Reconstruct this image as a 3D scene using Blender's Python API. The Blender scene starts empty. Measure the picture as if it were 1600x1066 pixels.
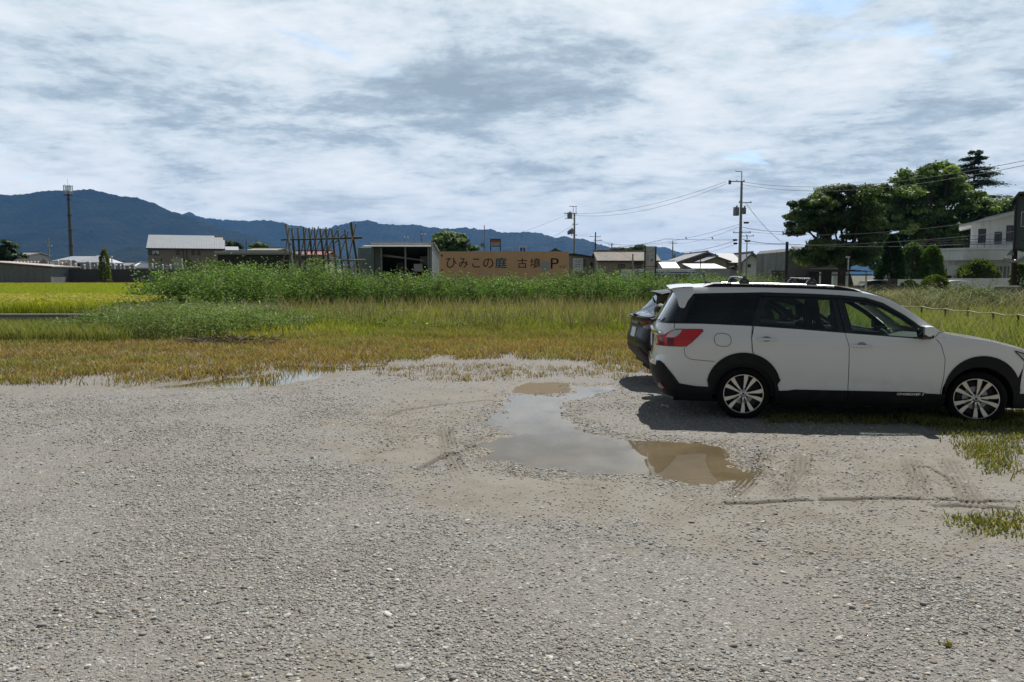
import bpy, bmesh, math, random
import numpy as np
from mathutils import Vector, Matrix, Euler
from mathutils.geometry import delaunay_2d_cdt
R = math.radians
random.seed(7)
rng = np.random.default_rng(11)
scene = bpy.context.scene

# ------------------------------------------------------------------ camera
EYE = 1.812
PITCH = math.atan(102 / 1225)
cam_d = bpy.data.cameras.new('camera')
cam = bpy.data.objects.new('camera', cam_d)
scene.collection.objects.link(cam)
cam.location = (0, 0, EYE)
cam.rotation_euler = (R(90) - PITCH, 0, 0)
cam_d.sensor_width = 23.5
cam_d.lens = 23.5 * 1225 / 1600
cam_d.clip_start = 0.05
cam_d.clip_end = 40000
scene.camera = cam

# ------------------------------------------------------------------ light
SUN_DIR = Vector((0.36, 0.93, 1.45)).normalized()       # towards the sun
SUN_EL = math.asin(SUN_DIR.z)
SUN_AZ = math.atan2(SUN_DIR.x, SUN_DIR.y)
sd = bpy.data.lights.new('sun', 'SUN')
sd.energy = 5.0
sd.angle = R(0.6)
sd.color = (1.0, 0.965, 0.91)
sun = bpy.data.objects.new('sun', sd)
scene.collection.objects.link(sun)
sun.rotation_euler = SUN_DIR.to_track_quat('Z', 'Y').to_euler()
sun.location = (20, 60, 90)
scene.view_settings.view_transform = 'Standard'
scene.view_settings.look = 'None'
scene.view_settings.exposure = 0.3
scene.view_settings.gamma = 1.0
scene.cycles.max_bounces = 8
scene.cycles.transparent_max_bounces = 24
scene.cycles.volume_bounces = 0
scene.cycles.caustics_reflective = False
scene.cycles.caustics_refractive = False


class NT:
    """tiny node helper"""
    def __init__(self, tree):
        self.t = tree
        tree.nodes.clear()
    def n(self, typ, **kw):
        nd = self.t.nodes.new(typ)
        for k, v in kw.items():
            if k == 'ins':
                for kk, vv in v.items():
                    if isinstance(vv, bpy.types.NodeSocket):
                        self.t.links.new(vv, nd.inputs[kk])
                    else:
                        nd.inputs[kk].default_value = vv
            else:
                setattr(nd, k, v)
        return nd
    def m(self, op, a, b=None, c=None, clamp=False):
        nd = self.t.nodes.new('ShaderNodeMath')
        nd.operation = op
        nd.use_clamp = clamp
        for i, x in enumerate((a, b, c)):
            if x is None: continue
            if isinstance(x, bpy.types.NodeSocket): self.t.links.new(x, nd.inputs[i])
            else: nd.inputs[i].default_value = x
        return nd.outputs[0]
    def mix(self, fac, a, b, blend='MIX'):
        nd = self.t.nodes.new('ShaderNodeMix')
        nd.data_type = 'RGBA'
        nd.blend_type = blend
        for i, x in ((0, fac), (6, a), (7, b)):
            if isinstance(x, bpy.types.NodeSocket): self.t.links.new(x, nd.inputs[i])
            elif i == 0: nd.inputs[0].default_value = x
            else: nd.inputs[i].default_value = (*x, 1) if len(x) == 3 else x
        return nd.outputs[2]
    def ramp(self, x, lo, hi, a=0.0, b=1.0, smooth=True):
        nd = self.t.nodes.new('ShaderNodeMapRange')
        nd.interpolation_type = 'SMOOTHSTEP' if smooth else 'LINEAR'
        self.t.links.new(x, nd.inputs[0])
        nd.inputs[1].default_value = lo; nd.inputs[2].default_value = hi
        nd.inputs[3].default_value = a; nd.inputs[4].default_value = b
        return nd.outputs[0]
    def noise(self, vec, scale, detail=3, rough=0.55, dist=0.0):
        nd = self.t.nodes.new('ShaderNodeTexNoise')
        if vec is not None: self.t.links.new(vec, nd.inputs['Vector'])
        nd.inputs['Scale'].default_value = scale
        nd.inputs['Detail'].default_value = detail
        nd.inputs['Roughness'].default_value = rough
        nd.inputs['Distortion'].default_value = dist
        return nd


# ------------------------------------------------------------------ sky
def build_world():
    w = bpy.data.worlds.new('World')
    scene.world = w
    w.use_nodes = True
    g = NT(w.node_tree)
    tc = g.n('ShaderNodeTexCoord')
    sep = g.n('ShaderNodeSeparateXYZ', ins={0: tc.outputs['Generated']})
    x, y, z = sep.outputs
    sky = g.n('ShaderNodeTexSky', sky_type='NISHITA', sun_disc=False, sun_elevation=SUN_EL,
              sun_rotation=SUN_AZ, air_density=1.0, dust_density=0.6, ozone_density=2.0)
    zz = g.m('MAXIMUM', z, 0.0)
    den = g.m('ADD', zz, 0.15)
    px_ = g.m('DIVIDE', x, den); py_ = g.m('DIVIDE', y, den)
    cv = g.n('ShaderNodeCombineXYZ', ins={0: px_, 1: py_, 2: 3.3})
    cv2 = g.n('ShaderNodeMapping', ins={0: cv.outputs[0], 1: (4.0, 1.0, 0), 3: (0.85, 1.0, 1.0)})
    # billows at three scales; the offset copies give lit rims and shaded bases
    wp = g.noise(cv2.outputs[0], 0.8, 3, 0.5)
    cw = g.n('ShaderNodeVectorMath', operation='MULTIPLY_ADD', ins={0: wp.outputs[1], 1: (0.30, 0.30, 0.0), 2: cv2.outputs[0]})
    big = g.noise(cw.outputs[0], 1.15, 10, 0.60).outputs[0]
    med = g.noise(cw.outputs[0], 3.3, 10, 0.62).outputs[0]
    off = g.n('ShaderNodeVectorMath', operation='ADD', ins={0: cw.outputs[0], 1: (0.03, 0.10, 0.0)})
    med2 = g.noise(off.outputs[0], 3.3, 10, 0.62).outputs[0]
    fine = g.noise(cw.outputs[0], 9.0, 8, 0.66).outputs[0]
    relief = g.m('SUBTRACT', med2, med)
    az = g.m('ARCTAN2', x, y)
    el = g.m('ARCSINE', z)
    wn = g.noise(cv.outputs[0], 0.9, 5, 0.6)
    wsep = g.n('ShaderNodeSeparateColor', ins={0: wn.outputs[1]})
    azw = g.m('ADD', az, g.m('MULTIPLY', g.m('SUBTRACT', wsep.outputs[0], 0.5), 0.30))
    elw = g.m('ADD', el, g.m('MULTIPLY', g.m('SUBTRACT', wsep.outputs[1], 0.5), 0.11))
    # broad cloud masses: azimuth, elevation, half sizes, weight (positive = darker)
    masses = [(-0.03, 0.235, 0.15, 0.040, 0.30), (0.09, 0.275, 0.12, 0.028, 0.24), (-0.17, 0.235, 0.08, 0.022, 0.34),
              (-0.36, 0.33, 0.16, 0.035, 0.26), (0.43, 0.31, 0.14, 0.045, 0.24), (-0.55, 0.20, 0.14, 0.016, 0.26),
              (-0.34, 0.17, 0.12, 0.012, 0.20), (0.38, 0.15, 0.20, 0.012, 0.24), (-0.08, 0.255, 0.05, 0.02, 0.0),
              (0.22, 0.36, 0.18, 0.05, -0.22), (0.05, 0.16, 0.26, 0.03, -0.14), (-0.12, 0.37, 0.09, 0.05, -0.22),
              (-0.55, 0.28, 0.2, 0.02, -0.16), (0.5, 0.215, 0.2, 0.022, -0.16)]
    dark = g.m('ADD', g.m('MULTIPLY', g.m('SUBTRACT', big, 0.5), 3.2), g.m('MULTIPLY', g.m('SUBTRACT', med, 0.5), 2.3))
    dark = g.m('ADD', dark, g.m('MULTIPLY', g.m('SUBTRACT', fine, 0.5), 1.7))
    dark = g.m('ADD', dark, g.m('MULTIPLY', relief, 1.7))
    for a, e, ra, re, wt in masses:
        if wt == 0: continue
        da = g.m('POWER', g.m('ABSOLUTE', g.m('DIVIDE', g.m('SUBTRACT', azw, a), ra)), 2.0)
        de = g.m('POWER', g.m('ABSOLUTE', g.m('DIVIDE', g.m('SUBTRACT', elw, e), re)), 2.0)
        ex = g.m('POWER', 2.718, g.m('MULTIPLY', g.m('ADD', da, de), -1.0))
        dark = g.m('MULTIPLY_ADD', ex, wt, dark)
    dark = g.m('ADD', dark, g.m('MULTIPLY', g.m('SUBTRACT', g.m('MINIMUM', el, 0.5), 0.16), 1.25))
    d = g.ramp(dark, -0.74, 0.90, smooth=False)
    cr = g.n('ShaderNodeValToRGB', ins={0: d})
    el_ = cr.color_ramp.elements
    el_[0].position = 0.0; el_[0].color = (7.8, 8.1, 8.4, 1)
    el_[1].position = 1.0; el_[1].color = (2.9, 3.55, 4.15, 1)
    for p, c in ((0.28, (6.9, 7.4, 7.8)), (0.50, (5.7, 6.45, 7.0)), (0.72, (3.9, 4.7, 5.4))):
        e = cr.color_ramp.elements.new(p); e.color = (*c, 1)
    # openings of blue between the clouds
    opn = g.noise(cv2.outputs[0], 1.15, 5, 0.58, 0.5).outputs[0]
    cov = g.ramp(opn, 0.27, 0.37)
    cov = g.m('MAXIMUM', cov, 0.6)
    blue = g.mix(1.0, sky.outputs[0], (1.25, 1.45, 1.5), 'MULTIPLY')
    col = g.mix(cov, blue, cr.outputs[0])
    # milky light low over the horizon
    hz = g.ramp(el, 0.0, 0.16, 1.0, 0.0)
    col = g.mix(g.m('MULTIPLY', hz, 0.52), col, (9.2, 9.3, 9.2))
    # dimming added to the unseen sky behind and overhead, to deepen shadows
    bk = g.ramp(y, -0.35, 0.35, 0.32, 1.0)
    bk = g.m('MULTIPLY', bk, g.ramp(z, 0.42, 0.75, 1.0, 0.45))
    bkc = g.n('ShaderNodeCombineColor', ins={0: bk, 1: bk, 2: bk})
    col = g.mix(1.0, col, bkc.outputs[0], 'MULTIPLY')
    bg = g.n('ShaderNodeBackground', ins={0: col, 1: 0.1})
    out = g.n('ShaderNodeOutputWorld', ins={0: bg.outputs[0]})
    w.cycles.sampling_method = 'MANUAL'
    w.cycles.sample_map_resolution = 512

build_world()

# ------------------------------------------------------------------ helpers
def ray(u, v):
    a = (u - 800) / 1225; b = (533 - v) / 1225
    return Vector((a, math.cos(PITCH) + b * math.sin(PITCH), -math.sin(PITCH) + b * math.cos(PITCH)))
def at(u, v, Y):
    r = ray(u, v); t = Y / r.y
    return Vector((r.x * t, Y, EYE + r.z * t))
def gnd(u, v, z=0.0):
    r = ray(u, v); t = (z - EYE) / r.z
    return Vector((r.x * t, r.y * t, z))
def tag(o, label=None, cat=None, group=None, kind=None):
    if label: o['label'] = label
    if cat: o['category'] = cat
    if group: o['group'] = group
    if kind: o['kind'] = kind
    return o
def empty(name, loc=(0, 0, 0), rz=0.0, label=None, cat=None, group=None):
    o = bpy.data.objects.new(name, None)
    o.empty_display_size = 0.2
    scene.collection.objects.link(o)
    o.location = loc; o.rotation_euler = (0, 0, rz)
    return tag(o, label, cat, group)
def link(name, me, m=None, parent=None, loc=None, rz=None):
    o = bpy.data.objects.new(name, me)
    scene.collection.objects.link(o)
    if m is not None:
        me.materials.clear(); me.materials.append(m)
    if parent is not None: o.parent = parent
    if loc is not None: o.location = loc
    if rz is not None: o.rotation_euler = (0, 0, rz)
    return o

class MB:
    def __init__(self): self.v = []; self.f = []
    def add(self, vs, fs):
        b = len(self.v); self.v += [tuple(p) for p in vs]; self.f += [tuple(b + i for i in f) for f in fs]
        return self
    def box(self, x0, x1, y0, y1, z0, z1):
        return self.add([(x0,y0,z0),(x1,y0,z0),(x1,y1,z0),(x0,y1,z0),(x0,y0,z1),(x1,y0,z1),(x1,y1,z1),(x0,y1,z1)],
                        [(0,3,2,1),(4,5,6,7),(0,1,5,4),(1,2,6,5),(2,3,7,6),(3,0,4,7)])
    def cbox(self, c, s, rot=None):
        m = Matrix.Translation(c) @ (rot.to_matrix().to_4x4() if rot else Matrix.Identity(4))
        hx, hy, hz = s[0]/2, s[1]/2, s[2]/2
        vs = [m @ Vector(p) for p in [(-hx,-hy,-hz),(hx,-hy,-hz),(hx,hy,-hz),(-hx,hy,-hz),(-hx,-hy,hz),(hx,-hy,hz),(hx,hy,hz),(-hx,hy,hz)]]
        return self.add(vs, [(0,3,2,1),(4,5,6,7),(0,1,5,4),(1,2,6,5),(2,3,7,6),(3,0,4,7)])
    def tube(self, pts, r, n=6, caps=True):
        pts = [Vector(p) for p in pts]
        rs = r if hasattr(r, '__len__') else [r] * len(pts)
        vs = []; fs = []
        up = Vector((0.03, 0.07, 1)).normalized()
        for i, p in enumerate(pts):
            d = (pts[min(i+1, len(pts)-1)] - pts[max(i-1, 0)]).normalized()
            a = d.cross(up if abs(d.dot(up)) < 0.97 else Vector((1, 0.02, 0))).normalized(); b = d.cross(a)
            for k in range(n):
                t = 2*math.pi*k/n
                vs.append(p + (a*math.cos(t) + b*math.sin(t)) * rs[i])
        for i in range(len(pts)-1):
            for k in range(n):
                k2 = (k+1) % n
                fs.append((i*n+k, i*n+k2, (i+1)*n+k2, (i+1)*n+k))
        if caps:
            fs.append(tuple(reversed(range(n)))); fs.append(tuple(range((len(pts)-1)*n, len(pts)*n)))
        return self.add(vs, fs)
    def lathe(self, prof, n=24, axis='z', c=(0,0,0), close=False):
        vs = []; fs = []
        for (r, h) in prof:
            for k in range(n):
                t = 2*math.pi*k/n
                if axis == 'z': vs.append((c[0]+r*math.cos(t), c[1]+r*math.sin(t), c[2]+h))
                elif axis == 'y': vs.append((c[0]+r*math.cos(t), c[1]+h, c[2]+r*math.sin(t)))
                else: vs.append((c[0]+h, c[1]+r*math.cos(t), c[2]+r*math.sin(t)))
        m = len(prof)
        for i in range(m if close else m-1):
            j = (i+1) % m
            for k in range(n):
                k2 = (k+1) % n
                fs.append((i*n+k, i*n+k2, j*n+k2, j*n+k))
        return self.add(vs, fs)
    def prism(self, poly, d0, d1, plane='xz'):
        """extrude a 2D polygon; plane xz -> depth along y; yz -> along x; xy -> along z"""
        n = len(poly)
        def P(p, d):
            return {'xz': (p[0], d, p[1]), 'yz': (d, p[0], p[1]), 'xy': (p[0], p[1], d)}[plane]
        vs = [P(p, d0) for p in poly] + [P(p, d1) for p in poly]
        fs = [tuple(range(n)), tuple(reversed(range(n, 2*n)))] + [(i, i+n, (i+1) % n + n, (i+1) % n) for i in range(n)]
        return self.add(vs, fs)
    def build(self, name, m, parent=None, smooth=False, loc=None, rz=None, bevel=0.0, fix=True, split=False):
        if split:
            ps = pieces(self, .002)
            if len(ps) > 1:
                return [p.build(name, m, parent, smooth, loc, rz, bevel, fix) for p in ps][0]
        me = bpy.data.meshes.new(name)
        me.from_pydata(self.v, [], self.f)
        if fix or bevel > 0:
            bm = bmesh.new(); bm.from_mesh(me)
            bmesh.ops.recalc_face_normals(bm, faces=bm.faces)
            if bevel > 0:
                bmesh.ops.bevel(bm, geom=[e for e in bm.edges if len(e.link_faces) == 2 and e.calc_face_angle(0) > 0.6], offset=bevel, segments=2, affect='EDGES', profile=0.6)
            bm.to_mesh(me); bm.free()
        if smooth:
            me.polygons.foreach_set('use_smooth', [True]*len(me.polygons))
            me.set_sharp_from_angle(angle=R(42))
        return link(name, me, m, parent, loc, rz)

def fast_mesh(name, V, F, cols=None, m=None, parent=None, smooth=False):
    """F: list of int arrays (each n x k)"""
    me = bpy.data.meshes.new(name)
    V = np.asarray(V, np.float32)
    me.vertices.add(len(V)); me.vertices.foreach_set('co', V.ravel())
    loops = np.concatenate([f.ravel() for f in F]).astype(np.int32)
    tot = np.concatenate([np.full(len(f), f.shape[1], np.int32) for f in F])
    start = np.concatenate([[0], np.cumsum(tot)[:-1]]).astype(np.int32)
    me.loops.add(len(loops)); me.loops.foreach_set('vertex_index', loops)
    me.polygons.add(len(tot)); me.polygons.foreach_set('loop_start', start)
    me.polygons.foreach_set('use_smooth', np.full(len(tot), smooth))
    if cols is not None:
        a = me.color_attributes.new('Col', 'FLOAT_COLOR', 'POINT')
        c4 = np.ones((len(V), 4), np.float32); c4[:, :3] = cols
        a.data.foreach_set('color', c4.ravel())
    me.update(calc_edges=True)
    me.validate()
    return link(name, me, m, parent)

# ------------------------------------------------------------------ numpy noise
def vnoise(x, y, seed=0):
    xi = np.floor(x).astype(np.int64); yi = np.floor(y).astype(np.int64)
    fx = x - xi; fy = y - yi
    fx = fx*fx*(3-2*fx); fy = fy*fy*(3-2*fy)
    def h(a, b):
        n = (a*374761393 + b*668265263 + seed*1274126177) & 0xffffffff
        n = ((n ^ (n >> 13)) * 1274126177) & 0xffffffff
        return ((n ^ (n >> 16)) & 0xffff) / 65535.0
    return (h(xi,yi)*(1-fx)+h(xi+1,yi)*fx)*(1-fy) + (h(xi,yi+1)*(1-fx)+h(xi+1,yi+1)*fx)*fy
def fbm(x, y, o=4, seed=0, gain=0.5):
    x = np.asarray(x, float); y = np.asarray(y, float)
    s = 0; a = 1; t = 0
    for i in range(o):
        s = s + a*vnoise(x*2**i + 17.3*i, y*2**i - 9.1*i, seed+i); t += a; a *= gain
    return s/t
def sstep(x, a, b):
    t = np.clip((x-a)/(b-a), 0, 1); return t*t*(3-2*t)
def in_poly(X, Y, poly):
    c = np.zeros(np.shape(X), bool); n = len(poly)
    for i in range(n):
        x0, y0 = poly[i]; x1, y1 = poly[(i+1) % n]
        k = ((y0 > Y) != (y1 > Y)) & (X < (x1-x0)*(Y-y0)/((y1-y0) if y1 != y0 else 1e-9)+x0)
        c ^= k
    return c
def seg_dist(X, Y, a, b):
    ax, ay = a; bx, by = b; dx, dy = bx-ax, by-ay; L2 = dx*dx+dy*dy+1e-12
    t = np.clip(((X-ax)*dx+(Y-ay)*dy)/L2, 0, 1)
    px_, py_ = ax+t*dx, ay+t*dy
    side = ((X-ax)*dy-(Y-ay)*dx)/math.sqrt(L2)
    return np.hypot(X-px_, Y-py_), side, t*math.sqrt(L2)
def poly_sd(X, Y, poly):
    d = np.full(np.shape(X), 1e9)
    for i in range(len(poly)):
        d = np.minimum(d, seg_dist(X, Y, poly[i], poly[(i+1) % len(poly)])[0])
    return np.where(in_poly(X, Y, poly), -d, d)

# ------------------------------------------------------------------ materials
def new_mat(name):
    m = bpy.data.materials.new(name); m.use_nodes = True
    return m, NT(m.node_tree)
def mat(name, col, rough=0.6, metal=0.0, var=0.15, scale=3.0, bump=0.0, bscale=20.0, spec=0.5, coat=0.0, stain=None, streak=False):
    m, g = new_mat(name)
    tc = g.n('ShaderNodeTexCoord')
    vec = tc.outputs['Object']
    c = col
    n1 = g.noise(vec, scale, 5, 0.6)
    f = g.ramp(n1.outputs[0], 0.25, 0.75, 1-var, 1+var, False)
    hsv = g.n('ShaderNodeHueSaturation', ins={'Value': f, 'Color': (*col, 1)})
    c = hsv.outputs[0]
    if stain:
        mp = g.n('ShaderNodeMapping', ins={0: vec, 3: (2.5, 2.5, 0.35) if streak else (1, 1, 1)})
        n2 = g.noise(mp.outputs[0], scale*0.8, 6, 0.7)
        c = g.mix(g.ramp(n2.outputs[0], 0.48, 0.72, 0.0, stain[1]), c, stain[0])
    p = g.n('ShaderNodeBsdfPrincipled', ins={'Base Color': c, 'Roughness': rough, 'Metallic': metal})
    p.inputs['Specular IOR Level'].default_value = spec
    p.inputs['Coat Weight'].default_value = coat
    p.inputs['Coat Roughness'].default_value = 0.03
    if bump > 0:
        nb = g.noise(vec, bscale, 4, 0.6)
        bp = g.n('ShaderNodeBump', ins={'Height': nb.outputs[0], 'Strength': bump, 'Distance': 0.02})
        g.t.links.new(bp.outputs[0], p.inputs['Normal'])
    g.n('ShaderNodeOutputMaterial', ins={0: p.outputs[0]})
    return m
def foliage_mat(name, trans=0.35, rough=0.6, tint=(1.0, 1.15, 0.5)):
    m, g = new_mat(name)
    at_ = g.n('ShaderNodeAttribute', attribute_name='Col')
    p = g.n('ShaderNodeBsdfPrincipled', ins={'Base Color': at_.outputs[0], 'Roughness': rough})
    p.inputs['Specular IOR Level'].default_value = 0.3
    tcol = g.mix(1.0, at_.outputs[0], tint, 'MULTIPLY')
    tr = g.n('ShaderNodeBsdfTranslucent', ins={0: tcol})
    mx = g.n('ShaderNodeMixShader', ins={0: trans, 1: p.outputs[0], 2: tr.outputs[0]})
    g.n('ShaderNodeOutputMaterial', ins={0: mx.outputs[0]})
    return m
def glass_mat(name, tint, refl_rough=0.01, ior=1.5, boost=1.0):
    m, g = new_mat(name)
    fr = g.n('ShaderNodeFresnel', ins={0: ior})
    f = g.m('MULTIPLY', fr.outputs[0], boost, clamp=True)
    tr = g.n('ShaderNodeBsdfTransparent', ins={0: (*tint, 1)})
    gl = g.n('ShaderNodeBsdfGlossy', ins={0: (1, 1, 1, 1), 1: refl_rough})
    mx = g.n('ShaderNodeMixShader', ins={0: f, 1: tr.outputs[0], 2: gl.outputs[0]})
    g.n('ShaderNodeOutputMaterial', ins={0: mx.outputs[0]})
    return m
M = {}
M['foliage'] = foliage_mat('foliage')
M['blade'] = foliage_mat('blade', 0.42, 0.55, (1.1, 1.1, 0.45))
M['dry'] = foliage_mat('dry_blade', 0.3, 0.8, (1.0, 0.95, 0.8))
M['bark'] = mat('bark', (0.07, 0.055, 0.042), 0.9, var=0.35, scale=4, bump=0.6, bscale=12)
M['concrete'] = mat('concrete', (0.30, 0.29, 0.27), 0.85, var=0.18, scale=2, bump=0.2, bscale=30, stain=((0.08, 0.08, 0.07), 0.6), streak=True)
M['pole'] = mat('pole_concrete', (0.33, 0.32, 0.30), 0.8, var=0.15, scale=1.2, stain=((0.15, 0.14, 0.13), 0.5), streak=True)
M['dark_metal'] = mat('dark_metal', (0.035, 0.035, 0.04), 0.5, 0.3)
M['grey_metal'] = mat('grey_metal', (0.22, 0.24, 0.26), 0.45, 0.4)
M['galv'] = mat('galvanised', (0.42, 0.43, 0.44), 0.4, 0.5, var=0.2, scale=1.5)
M['white_wall'] = mat('white_wall', (0.80, 0.80, 0.80), 0.8, var=0.06, scale=1.2, stain=((0.35, 0.34, 0.32), 0.45), streak=True)
M['white'] = mat('white_paint', (0.75, 0.76, 0.77), 0.5, var=0.05)
M['black'] = mat('black_paint', (0.02, 0.02, 0.022), 0.5)
M['window'] = mat('window_glass', (0.02, 0.025, 0.03), 0.08, spec=0.8, var=0.3, scale=0.8)
M['wire'] = mat('wire', (0.035, 0.035, 0.04), 0.7)
M['rubber'] = mat('rubber', (0.008, 0.008, 0.0085), 0.85, spec=0.2, var=0.3, scale=20, bump=0.2, bscale=80)
# ------------------------------------------------------------------ ground
def gp(pts): return [(gnd(u, v).x, gnd(u, v).y) for u, v in pts]
PUD = gp([(800,614),(860,618),(905,614),(900,603),(950,603),(957,609),(930,615),(893,622),(885,640),(880,652),(905,668),(940,677),(1010,687),(1060,689),(1110,696),(1145,712),(1163,735),(1163,746),(1120,752),(1060,748),(1000,740),(930,738),(850,733),(790,725),(752,712),(772,698),(768,690),(785,668),(772,655),(790,640),(796,625)])
MUDPAN = gp([(800,613),(806,604),(828,598),(887,598),(889,612),(860,616)])
MARSH = gp([(215,603),(300,594),(330,590),(400,584),(412,573),(450,570),(520,571),(600,570),(575,577),(530,584),(470,600),(420,607),(300,610),(230,609)])
MUDBLOBS = [(690,690,1.5,1.0),(640,655,1.3,.9),(800,760,1.5,.9),(950,775,1.4,.9),(1080,790,1.3,.9),(1220,745,1.5,1.),(1340,740,1.5,1.),(1470,760,1.5,.9),(1250,830,1.3,.8),(1400,840,1.2,.8),
            (1560,800,1.6,.9),(1150,690,.9,.7),(720,620,1.6,.8),(900,590,1.4,.5),(940,650,.9,.6),(550,1050,.5,.7),(1180,870,.6,.5),(180,900,.5,.4),(850,980,.35,.4),(1540,720,1.2,.8),(1000,675,.7,.6)]
_b = [(gnd(u, v).x, gnd(u, v).y, r, w) for u, v, r, w in MUDBLOBS]
# tyre tracks: polyline px, width m, kind
TRACKS = [([(1198,698),(1190,726),(1165,755),(1135,782)], .19, 't'), ([(1252,708),(1249,735),(1232,758),(1208,782)], .19, 't'),
          ([(1420,712),(1432,745),(1440,782)], .19, 't'), ([(1478,716),(1502,755),(1530,800)], .19, 't'),
          ([(692,664),(698,690),(704,715),(716,742)], .19, 't'), ([(1600,800),(1560,815),(1500,850)], .19, 't'), ([(1340,700),(1350,735),(1362,760)], .17, 'f'),
          ([(1080,787),(1180,785),(1250,781),(1380,779),(1500,780),(1610,785)], .075, 'r'), ([(1440,791),(1520,789),(1610,797)], .075, 'r'),
          ([(640,741),(690,715),(725,702),(765,690)], .075, 'r'), ([(596,655),(622,643),(690,633),(782,624)], .06, 'r'),
          ([(1490,812),(1545,812),(1600,818)], .04, 'r'), ([(600,690),(660,672),(740,660)], .05, 'f'), ([(820,745),(880,757),(960,762)], .05, 'f'),
          ([(560,720),(610,690),(650,670)], .19, 'f'), ([(1400,724),(1450,731),(1500,757)], .04, 'r')]
_tr = [(gp(p), w, k) for p, w, k in TRACKS]

def fields(X, Y):
    wob = (fbm(X*3, Y*3, 4, 5)-.5)
    sd = poly_sd(X, Y, PUD) + wob*.5 + (fbm(X*12, Y*12, 2, 55)-.5)*.18
    sp = poly_sd(X, Y, MUDPAN) + wob*.2
    sm = poly_sd(X, Y, MARSH) + wob*1.1
    mud = np.zeros(np.shape(X))
    for bx, by, r, w in _b:
        mud = np.maximum(mud, w*(1-sstep(np.hypot(X-bx, (Y-by))/r + (fbm(X*2.2, Y*2.2, 3, 9)-.5)*1.2, .45, 1.1)))
    n = fbm(X*.7+3, Y*.7, 4, 21)
    mud = np.maximum(mud, .55*sstep(n, .58, .72))
    mud = mud*(.55+.6*fbm(X*5, Y*5, 3, 31))
    track = np.zeros(np.shape(X)); rut = np.zeros(np.shape(X))
    for pts, w, k in _tr:
        cum = [0.0]
        for i in range(len(pts)-1): cum.append(cum[-1]+math.hypot(pts[i+1][0]-pts[i][0], pts[i+1][1]-pts[i][1]))
        for i in range(len(pts)-1):
            d, s, t = seg_dist(X, Y, pts[i], pts[i+1])
            near = d < w*.75
            along = cum[i]+t; fade = sstep(np.minimum(along, cum[-1]-along)+(fbm(X*14, Y*14, 2, 7)-.5)*.15, 0, .28)
            if k == 'r':
                p = fade*(1-sstep(d, w*.08, w*.75))*sstep(fbm(X*7, Y*7, 3, 77), .22, .40)
                rut = np.maximum(rut, np.where(near, p, 0))
            else:
                edge = 1-sstep(d, w*.42, w*.55)
                rib = .5+.5*np.cos(s/w*2*np.pi*4.2)
                cross = .5+.5*np.cos((t+abs(s)*.6)/.035*2*np.pi)
                p = fade*edge*(rib*.75+cross*.25)*(1.0 if k == 't' else .45)*sstep(fbm(X*5, Y*5, 3, 71), .15, .35)
                track = np.maximum(track, np.where(near, p, 0))
                mud = np.where(near & (d < w*.55), np.maximum(mud, .8*edge), mud)
    wet = np.clip(1-sstep(np.minimum(np.minimum(sd, sm*.7), sp), .0, .20), 0, 1)
    wet = np.where(sp < 0, 1.5, wet)
    return sd, sp, sm, mud, track, rut, wet

WATER_Z = -0.016
def gheight(X, Y, F=None):
    sd, sp, sm, mud, track, rut, wet = F if F is not None else fields(X, Y)
    z = (fbm(X*.35, Y*.35, 3, 2)-.5)*.035 + (fbm(X*1.6, Y*1.6, 3, 3)-.5)*.012
    z = z + (fbm(X*11, Y*11, 3, 4)-.5)*.008*(1-.6*np.clip(mud, 0, 1))
    basin = 1-sstep(sd, -.35, .45)
    z = z*(1-.85*basin) - .045*basin + .010
    b2 = 1-sstep(sm, -.6, .4)
    z = z*(1-.6*b2) - .034*b2
    b3 = 1-sstep(sp, -.05, .10)
    z = z*(1-b3) + (-.010)*b3
    z = z - track*.030 - rut*.032 + (rut > .05)*.0
    # lip pushed up beside ruts
    return z

LOT = (-17.0, 15.0, -1.5, 21.0)
def lot_mesh():
    ys = [LOT[2]]
    while ys[-1] < LOT[3]:
        ys.append(ys[-1] + (.014 if 5.9 < ys[-1] < 9.0 else max(.024, .0042*max(ys[-1], 0))))
    ys = np.array(ys)
    # fine columns in front of the parked cars, coarser to the sides
    xs = [0.0]
    while xs[-1] < 15.0: xs.append(xs[-1] + (.014 if xs[-1] < 6.2 else .07))
    xn = [0.0]
    while xn[-1] > -17.0: xn.append(xn[-1] - (.014 if xn[-1] > -1.3 else .034 if xn[-1] > -6 else .07))
    xs = np.array(sorted(set(xn+xs)))
    X, Y = np.meshgrid(xs, ys)
    F = fields(X, Y)
    Z = gheight(X, Y, F)
    sd, sp, sm, mud, track, rut, wet = F
    edge = np.minimum.reduce([X-LOT[0], LOT[1]-X, Y-LOT[2], LOT[3]-Y])
    Z = Z - .10*(1-sstep(edge, 0, .8))
    ny, nx = X.shape
    V = np.stack([X.ravel(), Y.ravel(), Z.ravel()], 1)
    idx = np.arange(ny*nx).reshape(ny, nx)
    Fq = np.stack([idx[:-1, :-1].ravel(), idx[:-1, 1:].ravel(), idx[1:, 1:].ravel(), idx[1:, :-1].ravel()], 1)
    cols = np.stack([np.clip(mud, 0, 1).ravel(), np.clip(wet, 0, 1.5).ravel(), np.clip(track*.85+rut*1.5, 0, 1.5).ravel()], 1)
    o = fast_mesh('gravel_lot', V, [Fq], cols, M['lot'], smooth=True)
    tag(o, 'grey gravel parking lot with muddy patches and tyre tracks', None, kind='structure')
    return o

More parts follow.
